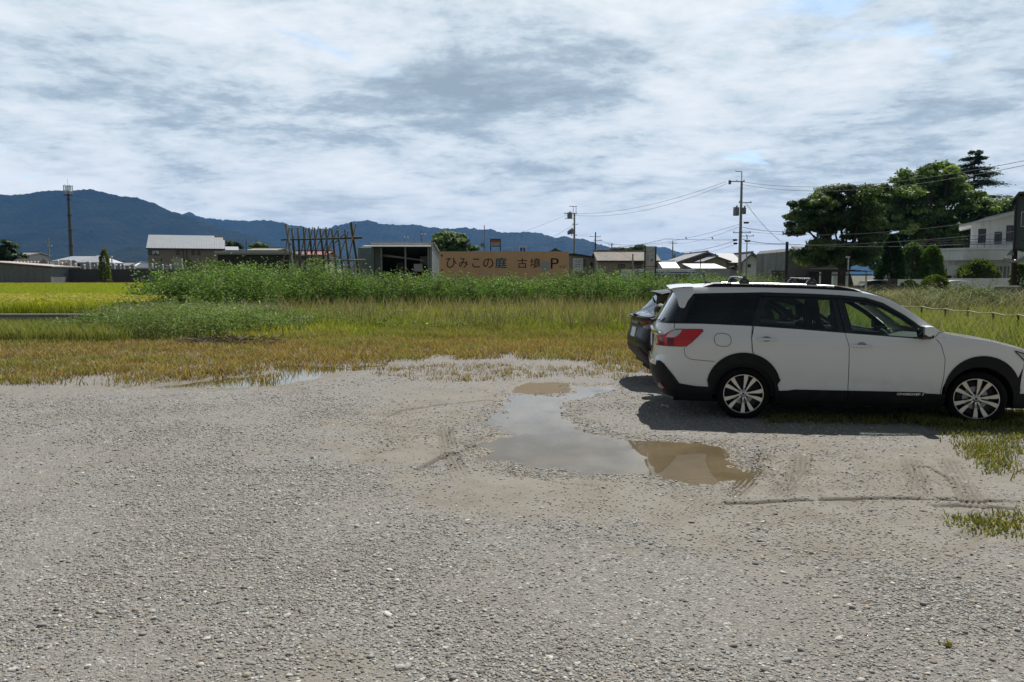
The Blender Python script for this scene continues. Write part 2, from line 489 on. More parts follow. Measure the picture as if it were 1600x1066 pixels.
def lot_mat():
    m, g = new_mat('gravel')
    geo = g.n('ShaderNodeNewGeometry')
    pos = geo.outputs['Position']
    att = g.n('ShaderNodeAttribute', attribute_name='Col')
    sp = g.n('ShaderNodeSeparateColor', ins={0: att.outputs[0]})
    mud, wet, rut = sp.outputs
    def vor(scale, feat='F1'):
        nd = g.n('ShaderNodeTexVoronoi', ins={'Vector': pos, 'Scale': scale}); nd.feature = feat
        return nd
    wv = g.noise(pos, 30, 2)
    posd = g.n('ShaderNodeVectorMath', operation='MULTIPLY_ADD', ins={0: wv.outputs[1], 1: (.02, .02, .02), 2: pos})
    v1 = vor(48); g.t.links.new(posd.outputs[0], v1.inputs['Vector'])
    v2 = vor(110); g.t.links.new(posd.outputs[0], v2.inputs['Vector'])
    def stonecol(v):
        s = g.n('ShaderNodeSeparateColor', ins={0: v.outputs['Color']})
        cr = g.n('ShaderNodeValToRGB', ins={0: s.outputs[0]})
        e = cr.color_ramp.elements
        e[0].position = 0; e[0].color = (.14, .135, .125, 1); e[1].position = 1; e[1].color = (.52, .51, .49, 1)
        for p, c in ((.22, (.20, .195, .185)), (.45, (.25, .238, .215)), (.60, (.27, .268, .262)), (.74, (.285, .25, .205)), (.87, (.34, .335, .32))):
            x = e.new(p); x.color = (*c, 1)
        return cr.outputs[0]
    c1 = stonecol(v1); c2 = stonecol(v2)
    big = g.noise(pos, 7, 4).outputs[0]
    stones = g.mix(g.ramp(big, .40, .62), c2, c1)
    gap = g.ramp(v1.outputs['Distance'], .35, .75)
    stones = g.mix(g.m('MULTIPLY', gap, .35), stones, (.12, .11, .095))
    # packed fines
    n1 = g.noise(pos, 2.3, 6, .65).outputs[0]
    n2 = g.noise(pos, 60, 4, .7).outputs[0]
    sand = g.mix(g.ramp(n1, .35, .65), (.200, .178, .145), (.245, .232, .202))
    sand = g.mix(g.ramp(n2, .35, .7, 0, .45), sand, (.165, .145, .118))
    speck = g.ramp(v2.outputs['Distance'], .12, .22, 1, 0)
    s3 = g.n('ShaderNodeSeparateColor', ins={0: v2.outputs['Color']})
    speck = g.m('MULTIPLY', speck, g.ramp(s3.outputs[1], .60, .64))
    sand = g.mix(speck, sand, c2)
    f = g.ramp(g.m('ADD', mud, g.m('MULTIPLY', g.m('SUBTRACT', n2, .5), .5)), .34, .80)
    lotn = g.noise(pos, .8, 4, .6).outputs[0]
    stones = g.mix(g.ramp(lotn, .42, .62, 0, .38), stones, (.225, .205, .170))
    col = g.mix(f, stones, sand)
    col = g.mix(g.m('MULTIPLY', rut, .55), col, (.075, .066, .052))
    damp = g.ramp(g.noise(pos, 1.1, 6, .7).outputs[0], .52, .68, 0, .34)
    col = g.mix(damp, col, (.145, .128, .105))
    col = g.mix(1.0, col, (.90, .89, .885), 'MULTIPLY')
    w2 = g.m('MULTIPLY', wet, .62)
    col = g.mix(w2, col, (.135, .098, .052))
    rough = g.m('ADD', g.ramp(wet, 0, 1, .92, .5, False), g.ramp(wet, 1.1, 1.4, 0, .4))
    h = g.m('MULTIPLY', g.ramp(v1.outputs['Distance'], 0, .6, 1, 0), .6)
    h = g.m('ADD', h, g.m('MULTIPLY', g.ramp(v2.outputs['Distance'], 0, .6, 1, 0), .3))
    h = g.m('MULTIPLY', h, g.ramp(f, 0, 1, 1, .22, False))
    h = g.m('ADD', h, g.m('MULTIPLY', n2, .35))
    bp = g.n('ShaderNodeBump', ins={'Height': h, 'Strength': .85, 'Distance': .014})
    p = g.n('ShaderNodeBsdfPrincipled', ins={'Base Color': col, 'Roughness': rough, 'Normal': bp.outputs[0]})
    p.inputs['Specular IOR Level'].default_value = .3
    g.n('ShaderNodeOutputMaterial', ins={0: p.outputs[0]})
    return m
M['lot'] = lot_mat()

def ground_mat():
    m, g = new_mat('field_ground')
    pos = g.n('ShaderNodeNewGeometry').outputs['Position']
    a = g.noise(pos, .05, 5, .6).outputs[0]; b = g.noise(pos, 1.7, 5, .65).outputs[0]
    c = g.mix(g.ramp(a, .4, .6), (.075, .085, .03), (.10, .08, .04))
    c = g.mix(g.ramp(b, .35, .7), c, (.045, .06, .018))
    bp = g.n('ShaderNodeBump', ins={'Height': b, 'Strength': .6, 'Distance': .1})
    p = g.n('ShaderNodeBsdfPrincipled', ins={'Base Color': c, 'Roughness': .95, 'Normal': bp.outputs[0]})
    g.n('ShaderNodeOutputMaterial', ins={0: p.outputs[0]})
    return m
M['ground'] = ground_mat()
def ground_sheet():
    m = MB(); S = 11500
    m.add([(-S, -400, -.10), (S, -400, -.10), (S, 11000, -.10), (-S, 11000, -.10)], [(0, 1, 2, 3)])
    tag(m.build('ground', M['ground'], fix=False), 'flat grassy ground reaching to the hills', kind='structure')
ground_sheet()
lot_mesh()

# ------------------------------------------------------------------ water
def water_mat(name, body, rough, wavestr):
    m, g = new_mat(name)
    pos = g.n('ShaderNodeNewGeometry').outputs['Position']
    n = g.noise(pos, 1.6, 4, .6).outputs[0]
    col = g.mix(g.ramp(n, .35, .65), body, tuple(c*.72 for c in body))
    n3 = g.noise(pos, 14, 3, .6).outputs[0]
    col = g.mix(g.ramp(n3, .5, .75, 0, .3), col, tuple(c*.55 for c in body))
    rip = g.noise(pos, 6, 2).outputs[0]
    bp = g.n('ShaderNodeBump', ins={'Height': rip, 'Strength': wavestr, 'Distance': .01})
    tr = g.n('ShaderNodeBsdfTransparent', ins={0: (.80, .72, .58, 1)})
    df = g.n('ShaderNodeBsdfDiffuse', ins={0: col})
    base = g.n('ShaderNodeMixShader', ins={0: .62, 1: tr.outputs[0], 2: df.outputs[0]})
    gl = g.n('ShaderNodeBsdfGlossy', ins={0: (1, 1, 1, 1), 1: rough, 'Normal': bp.outputs[0]})
    fr = g.n('ShaderNodeFresnel', ins={0: 1.42, 'Normal': bp.outputs[0]})
    mx = g.n('ShaderNodeMixShader', ins={0: fr.outputs[0], 1: base.outputs[0], 2: gl.outputs[0]})
    g.n('ShaderNodeOutputMaterial', ins={0: mx.outputs[0]})
    return m
M['puddle'] = water_mat('muddy_water', (.215, .170, .105), .015, .02)
M['marsh'] = water_mat('marsh_water', (.13, .115, .04), .03, .05)
def water(name, poly, m, label, grow, z=WATER_Z):
    xs = [p[0] for p in poly]; ys = [p[1] for p in poly]
    st = .06 if grow < .6 else .12
    gx = np.arange(min(xs)-grow, max(xs)+grow, st); gy = np.arange(min(ys)-grow, max(ys)+grow, st)
    X, Y = np.meshgrid(gx, gy)
    keep = poly_sd(X, Y, poly) < grow
    ny, nx = X.shape
    idx = np.arange(ny*nx).reshape(ny, nx)
    k = keep[:-1, :-1] & keep[:-1, 1:] & keep[1:, 1:] & keep[1:, :-1]
    Fq = np.stack([idx[:-1, :-1][k], idx[:-1, 1:][k], idx[1:, 1:][k], idx[1:, :-1][k]], 1)
    used = np.unique(Fq); mp = -np.ones(ny*nx, int); mp[used] = np.arange(len(used))
    V = np.stack([X.ravel(), Y.ravel(), np.full(ny*nx, z)], 1)[used]
    o = fast_mesh(name, V, [mp[Fq]], None, m)
    tag(o, label, kind='structure')
water('puddle', PUD, M['puddle'], 'brown rain puddle in the gravel reflecting the cloudy sky', .40)
water('puddle', MARSH, M['marsh'], 'shallow muddy water lying in the reddish grass edge', .55, -.014)

# ------------------------------------------------------------------ loose stones
def ico():
    t = (1+5**.5)/2
    v = np.array([(-1,t,0),(1,t,0),(-1,-t,0),(1,-t,0),(0,-1,t),(0,1,t),(0,-1,-t),(0,1,-t),(t,0,-1),(t,0,1),(-t,0,-1),(-t,0,1)], float)
    v /= np.linalg.norm(v[0])
    f = np.array([(0,11,5),(0,5,1),(0,1,7),(0,7,10),(0,10,11),(1,5,9),(5,11,4),(11,10,2),(10,7,6),(7,1,8),(3,9,4),(3,4,2),(3,2,6),(3,6,8),(3,8,9),(4,9,5),(2,4,11),(6,2,10),(8,6,7),(9,8,1)])
    return v, f
def ico2():
    v, f = ico(); v = list(map(tuple, v)); d = {}; nf = []
    def mid(a, b):
        k = (min(a, b), max(a, b))
        if k not in d:
            p = (np.array(v[a])+np.array(v[b])); p /= np.linalg.norm(p); v.append(tuple(p)); d[k] = len(v)-1
        return d[k]
    for a, b, c in f:
        ab, bc, ca = mid(a, b), mid(b, c), mid(c, a); nf += [(a, ab, ca), (b, bc, ab), (c, ca, bc), (ab, bc, ca)]
    return np.array(v), np.array(nf)
STONEC = np.array([(.30,.298,.288),(.25,.248,.242),(.36,.352,.335),(.24,.235,.225),(.41,.40,.375),(.31,.28,.235),(.26,.258,.252),(.28,.235,.19),(.52,.51,.48),(.19,.186,.178),(.33,.325,.31),(.27,.272,.275),(.30,.29,.265),(.25,.235,.21)])
def stones(n, xr, yr, smin, smax, base, name, bias=2.0, mudfac=.85):
    bv, bf = base
    # sample more of them near the camera
    t = rng.random(n*3)
    y = yr[0]*(yr[1]/yr[0])**t
    x = (rng.random(n*3)-.5)*2*np.minimum(y*.72+.5, 40) + .0
    k = (x > xr[0]) & (x < xr[1]); x = x[k][:n*2]; y = y[k][:n*2]
    F = fields(x, y)
    cl = fbm(x*.9, y*.9, 3, 91)
    pr = (1-mudfac*np.clip(F[3]*1.25, 0, 1))*(F[0] > .02)*(F[2] > -.1)*np.clip((cl-.25)*2.2, .12, 1)
    pr[F[1] < .05] = 0
    # a rim of washed stones around the puddle
    pr = np.where((F[0] > .02) & (F[0] < .28), np.maximum(pr, .9), pr)
    k = rng.random(len(x)) < pr
    x = x[k]; y = y[k]; Z = gheight(x, y, [f[k] for f in F]); N = len(x)
    s = smin + (smax-smin)*rng.random(N)**bias
    sx = s*(.75+.6*rng.random(N)); sy = s*(.7+.5*rng.random(N)); sz = s*(.35+.35*rng.random(N))
    a = rng.random(N)*6.283; ca, sa = np.cos(a), np.sin(a)
    nv = len(bv)
    jit = 1 + (rng.random((N, nv))-.5)*.38
    P = bv[None]*jit[..., None]
    lx = P[..., 0]*sx[:, None]; ly = P[..., 1]*sy[:, None]; lz = P[..., 2]*sz[:, None]
    tl = (rng.random((N, 1))-.5)*.6
    lz = lz + lx*tl
    V = np.stack([x[:, None]+lx*ca[:, None]-ly*sa[:, None], y[:, None]+lx*sa[:, None]+ly*ca[:, None], (Z+sz*.12)[:, None]+lz], -1).reshape(-1, 3)
    Fc = (bf[None]+(np.arange(N)*nv)[:, None, None]).reshape(-1, 3)
    c = STONEC[rng.integers(0, len(STONEC), N)]*(.62+.42*rng.random((N, 1)))*np.array([1.03, 1.01, .97])
    cols = np.repeat(c, nv, 0)
    return fast_mesh(name, V, [Fc], cols, M['stone'], smooth=True)
def stone_mat():
    m, g = new_mat('stone')
    pos = g.n('ShaderNodeNewGeometry').outputs['Position']
    a = g.n('ShaderNodeAttribute', attribute_name='Col').outputs[0]
    n = g.noise(pos, 90, 4, .65).outputs[0]
    hs = g.n('ShaderNodeHueSaturation', ins={'Value': g.ramp(n, .3, .7, .8, 1.18, False), 'Color': a})
    bp = g.n('ShaderNodeBump', ins={'Height': n, 'Strength': .3, 'Distance': .004})
    p = g.n('ShaderNodeBsdfPrincipled', ins={'Base Color': hs.outputs[0], 'Roughness': .8, 'Normal': bp.outputs[0]})
    p.inputs['Specular IOR Level'].default_value = .35
    g.n('ShaderNodeOutputMaterial', ins={0: p.outputs[0]})
    return m
M['stone'] = stone_mat()
tag(stones(6000, (-6, 6), (2.3, 8), .007, .021, ico2(), 'pebbles', 3.6, .6), 'loose grey and tan pebbles lying in the foreground gravel', 'pebbles', kind='stuff')
tag(stones(120000, (-9, 9), (2.3, 11), .0036, .0115, ico(), 'gravel', 1.7, .55), 'fine crushed stone covering the parking lot', 'gravel', kind='stuff')
tag(stones(38000, (-12, 9), (7, 17), .006, .018, ico(), 'gravel', 2.2, .65), 'coarser crushed stone spread over the far half of the lot', 'gravel', kind='stuff')

# ------------------------------------------------------------------ grass, weeds, rice
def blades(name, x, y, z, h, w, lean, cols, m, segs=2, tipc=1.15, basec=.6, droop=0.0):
    N = len(x); a = rng.random(N)*6.283
    dx, dy = np.cos(a), np.sin(a)
    la = rng.random(N)*6.283; lx, ly = np.cos(la)*lean*h, np.sin(la)*lean*h
    wx, wy = -dy*w*.5, dx*w*.5
    P = []
    fr = [0, .55, 1.0]
    C = []
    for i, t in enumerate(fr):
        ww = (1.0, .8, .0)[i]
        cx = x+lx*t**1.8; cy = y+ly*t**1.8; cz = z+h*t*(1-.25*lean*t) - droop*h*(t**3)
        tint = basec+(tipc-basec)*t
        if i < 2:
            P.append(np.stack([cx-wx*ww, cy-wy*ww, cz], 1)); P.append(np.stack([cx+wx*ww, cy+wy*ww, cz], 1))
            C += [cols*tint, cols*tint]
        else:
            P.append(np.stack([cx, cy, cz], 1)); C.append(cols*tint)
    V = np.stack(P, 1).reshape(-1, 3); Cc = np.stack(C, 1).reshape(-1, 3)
    b = (np.arange(N)*5)[:, None]
    Q = b+np.array([[0, 1, 3, 2]]); T = b+np.array([[2, 3, 4]])
    return fast_mesh(name, V, [Q, T], Cc, m)
def pal(n, cs, ws=None, jit=.2):
    cs = np.array(cs, float); ws = np.ones(len(cs)) if ws is None else np.array(ws, float)
    i = rng.choice(len(cs), n, p=ws/ws.sum())
    return cs[i]*(1-jit+2*jit*rng.random((n, 1)))
def leaves(name, P, D, size, cols, m, aspect=.42, parent=None, curl=.15):
    """P leaf bases, D directions; each leaf is a bent diamond"""
    N = len(P)
    D = D/np.maximum(np.linalg.norm(D, axis=1, keepdims=True), 1e-6)
    r = rng.normal(size=(N, 3)); S = np.cross(D, r); S /= np.maximum(np.linalg.norm(S, axis=1, keepdims=True), 1e-6)
    Nn = np.cross(S, D)
    s = size[:, None]
    V = np.stack([P, P+D*s*.45+S*s*aspect*.5+Nn*s*curl*.3, P+D*s-Nn*s*curl, P+D*s*.45-S*s*aspect*.5+Nn*s*curl*.3], 1).reshape(-1, 3)
    b = (np.arange(N)*4)[:, None]
    return fast_mesh(name, V, [b+np.array([[0, 1, 2, 3]])], np.repeat(cols, 4, 0), m, parent)

def tuft_points(n, poly, dens=None, clump=.5, cr=.12):
    xs = [p[0] for p in poly]; ys = [p[1] for p in poly]
    k = int(n*clump/9)+1
    def inside(m_):
        outx = []; outy = []; tot = 0
        while tot < m_:
            x = rng.uniform(min(xs), max(xs), m_*2); y = rng.uniform(min(ys), max(ys), m_*2)
            q = in_poly(x, y, poly)
            if dens is not None: q &= rng.random(len(x)) < dens(x, y)
            outx.append(x[q]); outy.append(y[q]); tot += q.sum()
            if q.sum() == 0: break
        return np.concatenate(outx)[:m_], np.concatenate(outy)[:m_]
    cx, cy = inside(k); i = rng.integers(0, len(cx), int(n*clump))
    x2, y2 = inside(n-int(n*clump))
    x = np.concatenate([cx[i]+rng.normal(0, cr, len(i)), x2]); y = np.concatenate([cy[i]+rng.normal(0, cr, len(i)), y2])
    return x, y
def zat(x, y):
    z = np.zeros(len(x))
    k = (x > LOT[0]) & (x < LOT[1]) & (y > LOT[2]) & (y < LOT[3])
    if k.any(): z[k] = gheight(x[k], y[k])
    z[~k] = -.08
    return z

# reddish-tan trampled grass along the edge of the lot
EDGE = gp([(-60,604),(60,602),(200,606),(300,600),(420,600),(470,582),(560,582),(640,578),(700,566),(800,560),(900,572),(980,582),(1040,585)])
POLY_A = EDGE + [(5.5, 13.2), (7, 29), (-24, 29), (-14.5, 12.6)]
def densA(x, y):
    sm = poly_sd(x, y, MARSH)
    d = np.where(sm < 0, .34, 1.0)
    e = fbm(x*1.3, y*1.3, 3, 40)
    ed = np.minimum.reduce([seg_dist(x, y, EDGE[i], EDGE[i+1])[0] for i in range(len(EDGE)-1)])
    d = d*np.where(ed < 1.8, sstep(e+ed*.28, .42, .74), 1.0)
    d = d*np.clip(.35+1.2*fbm(x*.8+9, y*.8, 3, 47), .2, 1)
    return d
x, y = tuft_points(185000, POLY_A, densA, .55, .10)
gy = sstep(y+(fbm(x*.45, y*.45, 3, 61)-.5)*10, 20.5, 27)
red = fbm(x*.5, y*.7, 3, 52)
c = pal(len(x), [(.38,.25,.115),(.31,.19,.085),(.42,.32,.16),(.28,.22,.09),(.22,.17,.09)], jit=.32)
cg = pal(len(x), [(.24,.25,.07),(.30,.28,.09),(.20,.22,.06)], jit=.25)
mixf = np.clip(sstep(fbm(x*1.1, y*1.1, 3, 63), .50, .72)*.7+gy*.8, 0, 1)
nf = sstep(-y, -14.2, -12.8)*.5
mixf = np.clip(mixf+nf*(rng.random(len(x)) < .6)+.5*(rng.random(len(x)) < .22), 0, 1)[:, None]
c = c*(1-mixf)+cg*mixf
h = (.07+.13*rng.random(len(x)))*(1+.7*gy)*(.6+.8*fbm(x*1.5, y*1.5, 2, 66))
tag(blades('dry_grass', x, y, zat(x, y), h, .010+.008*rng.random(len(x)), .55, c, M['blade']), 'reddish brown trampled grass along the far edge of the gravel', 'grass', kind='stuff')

# tall yellow-green grass in front of the weed bank
POLY_B = [(-24, 19), (7.5, 18), (9, 44), (-22, 44)]
x, y = tuft_points(105000, POLY_B, lambda x, y: np.clip(.25+1.5*fbm(x*.5, y*.5, 3, 81), .2, 1)*np.where(y > 34, .6, 1)*sstep(y+(fbm(x*.35, y*.35, 3, 61)-.5)*14, 22.5, 28), .6, .16)
c = pal(len(x), [(.40,.43,.08),(.31,.38,.07),(.45,.43,.12),(.21,.28,.06),(.40,.31,.13)], [4,3,2,2,1.3], .22)
gg = sstep(fbm(x*.3, y*.25, 3, 83), .4, .62)[:, None]
c = c*(1-.45*gg)+np.array((.13,.19,.03))*.45*gg
h = (.25+.35*rng.random(len(x)))*(.55+.75*fbm(x*.7, y*.7, 3, 85))*(.45+.8*sstep(y, 20, 31))
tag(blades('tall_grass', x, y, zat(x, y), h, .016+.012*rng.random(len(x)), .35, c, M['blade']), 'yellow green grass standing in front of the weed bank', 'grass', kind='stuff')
# seeding stalks scattered through it
x, y = tuft_points(5200, [(-13, 27), (8, 25), (9, 40), (-14, 40)], None, .5, .3)
c = pal(len(x), [(.36,.30,.16),(.30,.28,.12),(.24,.25,.08)])
tag(blades('seeding_grass', x, y, zat(x, y), .7+.55*rng.random(len(x)), .022+.012*rng.random(len(x)), .3, c, M['dry'], tipc=1.3), 'pale seeding grass stalks rising out of the yellow green grass', 'grass', kind='stuff')

def bank_height(x, top, seed):
    return top*(.78+.42*fbm(x*.35, x*0+seed, 3, seed))
def weed_bank(name, path, width, top, n, label, leafc, seed=1, flowers=0, lsize=(.07, .16), dead=.12, endfall=2.0):
    """path: list of (x,y,height factor); leaves on many upright stems"""
    pts = np.array(path, float)
    seg = np.hypot(np.diff(pts[:, 0]), np.diff(pts[:, 1])); cum = np.concatenate([[0], np.cumsum(seg)])
    ns = n//26
    t = rng.random(ns)*cum[-1]
    cx = np.interp(t, cum, pts[:, 0]); cy = np.interp(t, cum, pts[:, 1]); hf = np.interp(t, cum, pts[:, 2])
    off = (rng.random(ns)-.5)*width
    sx = cx+rng.normal(0, .3, ns); sy = cy+off
    prof = np.sqrt(np.clip(1-(np.abs(off)/(width*.56))**3, .05, 1))
    H = top*hf*prof*(.62+.68*fbm(sx*1.1, sy*1.1, 4, seed))*(.78+.42*rng.random(ns)**2)
    # stems
    V = []; 
    per = 26
    tt = rng.random((ns, per))**.75
    lean = rng.normal(0, .16, (ns, 2))
    bx = sx[:, None]+lean[:, :1]*H[:, None]*tt**1.5; by = sy[:, None]+lean[:, 1:]*H[:, None]*tt**1.5; bz = H[:, None]*tt
    a = rng.random((ns, per))*6.283
    rad = .02+.10*rng.random((ns, per))
    P = np.stack([bx+np.cos(a)*rad, by+np.sin(a)*rad, bz], -1).reshape(-1, 3)
    D = np.stack([np.cos(a), np.sin(a), rng.normal(.15, .45, (ns, per))], -1).reshape(-1, 3)
    size = rng.uniform(lsize[0], lsize[1], len(P))
    c = pal(len(P), leafc[0], leafc[1], .25)
    br = (.70+.75*fbm(np.repeat(sx, per)*1.1, np.repeat(sy, per)*1.1, 2, seed+5))[:, None]
    c = c*br
    o = leaves(name, P, D, size, c, M['foliage'], .42)
    tag(o, label, 'weeds', kind='stuff')
    k = rng.random(ns) < .55
    xs_, ys_, hs_ = sx[k], sy[k], H[k]
    cst = pal(len(xs_), [(.20,.22,.07),(.30,.26,.13),(.14,.17,.05)])
    blades_o = blades(name+'_stems', xs_, ys_, np.full(len(xs_), -.08), hs_*1.02+.1, .022, .15, cst, M['dry'])
    tag(blades_o, label.split(' ')[0]+' weed stems among the leaves of '+name.replace('_', ' '), 'weeds', kind='stuff')
    if flowers:
        i = rng.integers(0, ns, flowers)
        fp = np.stack([sx[i]+lean[i, 0]*H[i]+rng.normal(0, .08, flowers), sy[i]+lean[i, 1]*H[i]+rng.normal(0, .08, flowers), H[i]*(.93+.17*rng.random(flowers))], 1)
        fd = rng.normal(size=(flowers, 3)); fd[:, 2] = abs(fd[:, 2])+.3
        fc = pal(flowers, [(.55,.55,.42),(.45,.48,.33),(.36,.36,.22)], jit=.15)
        tag(leaves('blossom', fp, fd, rng.uniform(.05, .11, flowers), fc, M['foliage'], .6), 'small off-white blossoms dotting the top of the '+name.replace('_', ' '), 'blossoms', kind='stuff')
GREENS = ([(.12,.21,.045),(.065,.13,.03),(.165,.265,.055),(.25,.32,.11),(.16,.18,.085)], [4,4,3,2,1.5])
DULL = ([(.13,.16,.07),(.09,.13,.045),(.18,.20,.09),(.22,.21,.12)], [4,3,2,1])
def bx(u, Y): return (u-800)/1225*Y
weed_bank('weed_bank', [(bx(300,35),35,1.0),(bx(400,37),37,1.08),(bx(520,39),39,1.0),(bx(640,41),41,.86),(bx(760,42),42,.80),(bx(880,42),42,.84),(bx(980,41),41,.84),(bx(1080,39),39,.80),(bx(1190,40),40,.62),(bx(1260,42),42,.45)], 5.0, 2.15, 190000,
          'tall dense green weed bank running across the field below the long signboard', GREENS, 3, 1500)
weed_bank('weed_mound', [(bx(235,32),32,.8),(bx(290,32),32,1.1),(bx(350,32),32,1.1),(bx(420,34),34,1.0)], 4.5, 1.95, 40000,
          'bright green leafy weed mound at the left end of the weed bank', GREENS, 13, 500)
weed_bank('low_scrub', [(bx(110,24),24,.45),(bx(190,24),24,.85),(bx(260,23.5),23.5,1.0),(bx(330,24),24,.9),(bx(400,26),26,.7),(bx(470,28),28,.5)], 4.2, 1.05, 36000,
          'low dull green scrub in front of the weed mound beside the rice field', ([(.18,.25,.08),(.13,.20,.06),(.23,.28,.11),(.27,.28,.15)], [4,3,3,2]), 23, 150, (.05, .10))
weed_bank('mixed_herbs', [(bx(420,29),29,.6),(bx(560,31),31,1.0),(bx(680,30),30,.5),(bx(800,31),31,.9),(bx(900,31),31,.6),(bx(1010,30),30,.9)], 9.0, .62, 30000,
          'scattered dull green herbs among the yellow green grass', ([(.17,.22,.07),(.12,.17,.05),(.24,.25,.10),(.28,.22,.11)], [3,3,2,1.5]), 63, 120, (.05, .11))
# grey-green feathery grass over the scrub
x, y = tuft_points(9000, [(bx(120,27),26),(bx(260,27),26),(bx(440,28),27),(bx(430,30),30),(bx(130,31),31)], None, .7, .25)
c = pal(len(x), [(.20,.23,.13),(.26,.27,.16),(.17,.20,.09)])
tag(blades('feathery_grass', x, y, zat(x, y), .75+.45*rng.random(len(x)), .014+.01*rng.random(len(x)), .6, c, M['dry'], tipc=1.2), 'grey green feathery grass arching over the scrub by the rice field', 'grass', kind='stuff')
x, y = tuft_points(15000, [(bx(-30,25),25),(bx(170,25),25),(bx(190,21),21),(bx(-40,21),21)], None, .7, .2)
c = pal(len(x), [(.22,.25,.08),(.17,.22,.06),(.28,.27,.10)])
tag(blades('verge_grass', x, y, zat(x, y), .3+.4*rng.random(len(x)), .014+.01*rng.random(len(x)), .4, c, M['blade']), 'thin green grass in front of the rice field retaining wall', 'grass', kind='stuff')
# dark brush heap hollow
def brush_heap():
    n = 700
    P = np.stack([bx(345, 20)+rng.normal(0, .65, n), 20.3+rng.normal(0, .25, n), .02+.18*rng.random(n)], 1)
    D = rng.normal(size=(n, 3)); D[:, 2] *= .3
    tag(leaves('brush_heap', P, D, rng.uniform(.15, .45, n), pal(n, [(.06,.05,.035),(.10,.08,.055),(.16,.14,.11)]), M['dry'], .08), 'dark heap of dead cut stalks in the dry grass', 'brush heap', kind='stuff')
brush_heap()

# rice field behind a low retaining wall
RX = bx(150, 25.6)
def rice():
    m = MB(); m.box(-48, RX, 25.4, 25.55, -.1, .52); m.box(-48, RX+.01, 25.36, 25.58, .52, .575)
    tag(m.build('retaining_wall', M['concrete'], bevel=.01), 'low weathered concrete retaining wall along the rice field', 'wall')
    poly = [(-40, 25.8), (RX-.1, 25.8), (bx(235, 34), 34), (bx(300, 60), 60), (bx(310, 96), 96), (-90, 96)]
    b = MB(); b.add([(p[0], p[1], .46) for p in poly], [tuple(range(len(poly)))])
    tag(b.build('paddy_soil', M['ground'], fix=False), 'raised paddy soil under the rice', kind='structure')
    x, y = tuft_points(150000, poly, lambda x, y: np.where(y < 32, 1, np.clip((32/y)**1.3, .12, 1))*np.where(abs(x/y+.5) < .22, 1, .1), .35, .1)
    far = sstep(y, 30, 70)
    c = pal(len(x), [(.38,.42,.045),(.30,.37,.04),(.44,.45,.07),(.24,.32,.035)], jit=.15)
    edge = sstep(y, 78, 93)[:, None]
    c = c*(1-edge)+np.array((.40,.32,.14))*edge
    h = .52+.14*rng.random(len(x))
    tag(blades('rice', x, y, np.full(len(x), .46), h, .02+.045*far, .28, c, M['blade'], basec=.5), 'ripening bright green rice filling the paddy', 'rice', kind='stuff')
    # nodding golden panicles along the near edge
    x, y = tuft_points(9000, [(-22, 25.9), (RX-.1, 25.9), (RX+1.6, 33), (-28, 33)], None, .5, .1)
    n = len(x)
    P = np.stack([x, y, .92+.2*rng.random(n)], 1); a = rng.random(n)*6.28
    D = np.stack([np.cos(a), np.sin(a), -.5+.4*rng.random(n)], 1)
    tag(leaves('rice_ears', P, D, rng.uniform(.12, .22, n), pal(n, [(.48,.42,.12),(.42,.38,.09),(.40,.42,.08)]), M['blade'], .16, curl=.35), 'golden nodding rice ears at the near edge of the paddy', 'rice', kind='stuff')
rice()

# field to the right, behind and beside the white car
FR = [(5.2, 14.6), (9.5, 12.2), (30, 12.2), (48, 75), (bx(1385, 77), 77), (bx(1300, 45), 45), (bx(1180, 30), 30)]
x, y = tuft_points(90000, FR, lambda x, y: np.clip((17/y)**1.2, .08, 1)*(abs(x/y-.5) < .24), .55, .14)
c = pal(len(x), [(.18,.25,.06),(.13,.20,.045),(.23,.28,.08),(.30,.28,.15),(.24,.25,.11)], [3,3,2,2,2], .25)
dr = sstep(fbm(x*.4, y*.3, 3, 103), .48, .68)[:, None]
c = c*(1-.4*dr)+np.array((.28,.26,.13))*.4*dr
h = (.30+.65*rng.random(len(x))**1.5)*(.45+.85*fbm(x*.8, y*.6, 3, 105))
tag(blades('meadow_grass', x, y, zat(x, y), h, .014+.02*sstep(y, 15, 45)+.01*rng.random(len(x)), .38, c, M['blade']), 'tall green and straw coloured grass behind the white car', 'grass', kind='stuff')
x, y = tuft_points(4200, [(6, 15), (12, 14), (26, 26), (26, 45), (14, 45)], None, .6, .25)
tag(blades('seeding_grass', x, y, zat(x, y), .55+.65*rng.random(len(x)), .014+.012*rng.random(len(x)), .5, pal(len(x), [(.38,.33,.20),(.31,.29,.16),(.26,.26,.12)]), M['dry'], tipc=1.25), 'straw coloured seeding stalks above the grass behind the white car', 'grass', kind='stuff')
x, y = tuft_points(9000, [(9.5, 15.0), (12.6, 15.0), (14.0, 27), (11, 27)], None, .75, .18)
tag(blades('fence_grass', x, y, zat(x, y), .55+.5*rng.random(len(x)), .013+.01*rng.random(len(x)), .4, pal(len(x), [(.20,.27,.06),(.27,.28,.11),(.14,.20,.045),(.33,.29,.16)]), M['blade'], tipc=1.2), 'rank green grass grown up through the low bamboo rail fence', 'grass', kind='stuff')
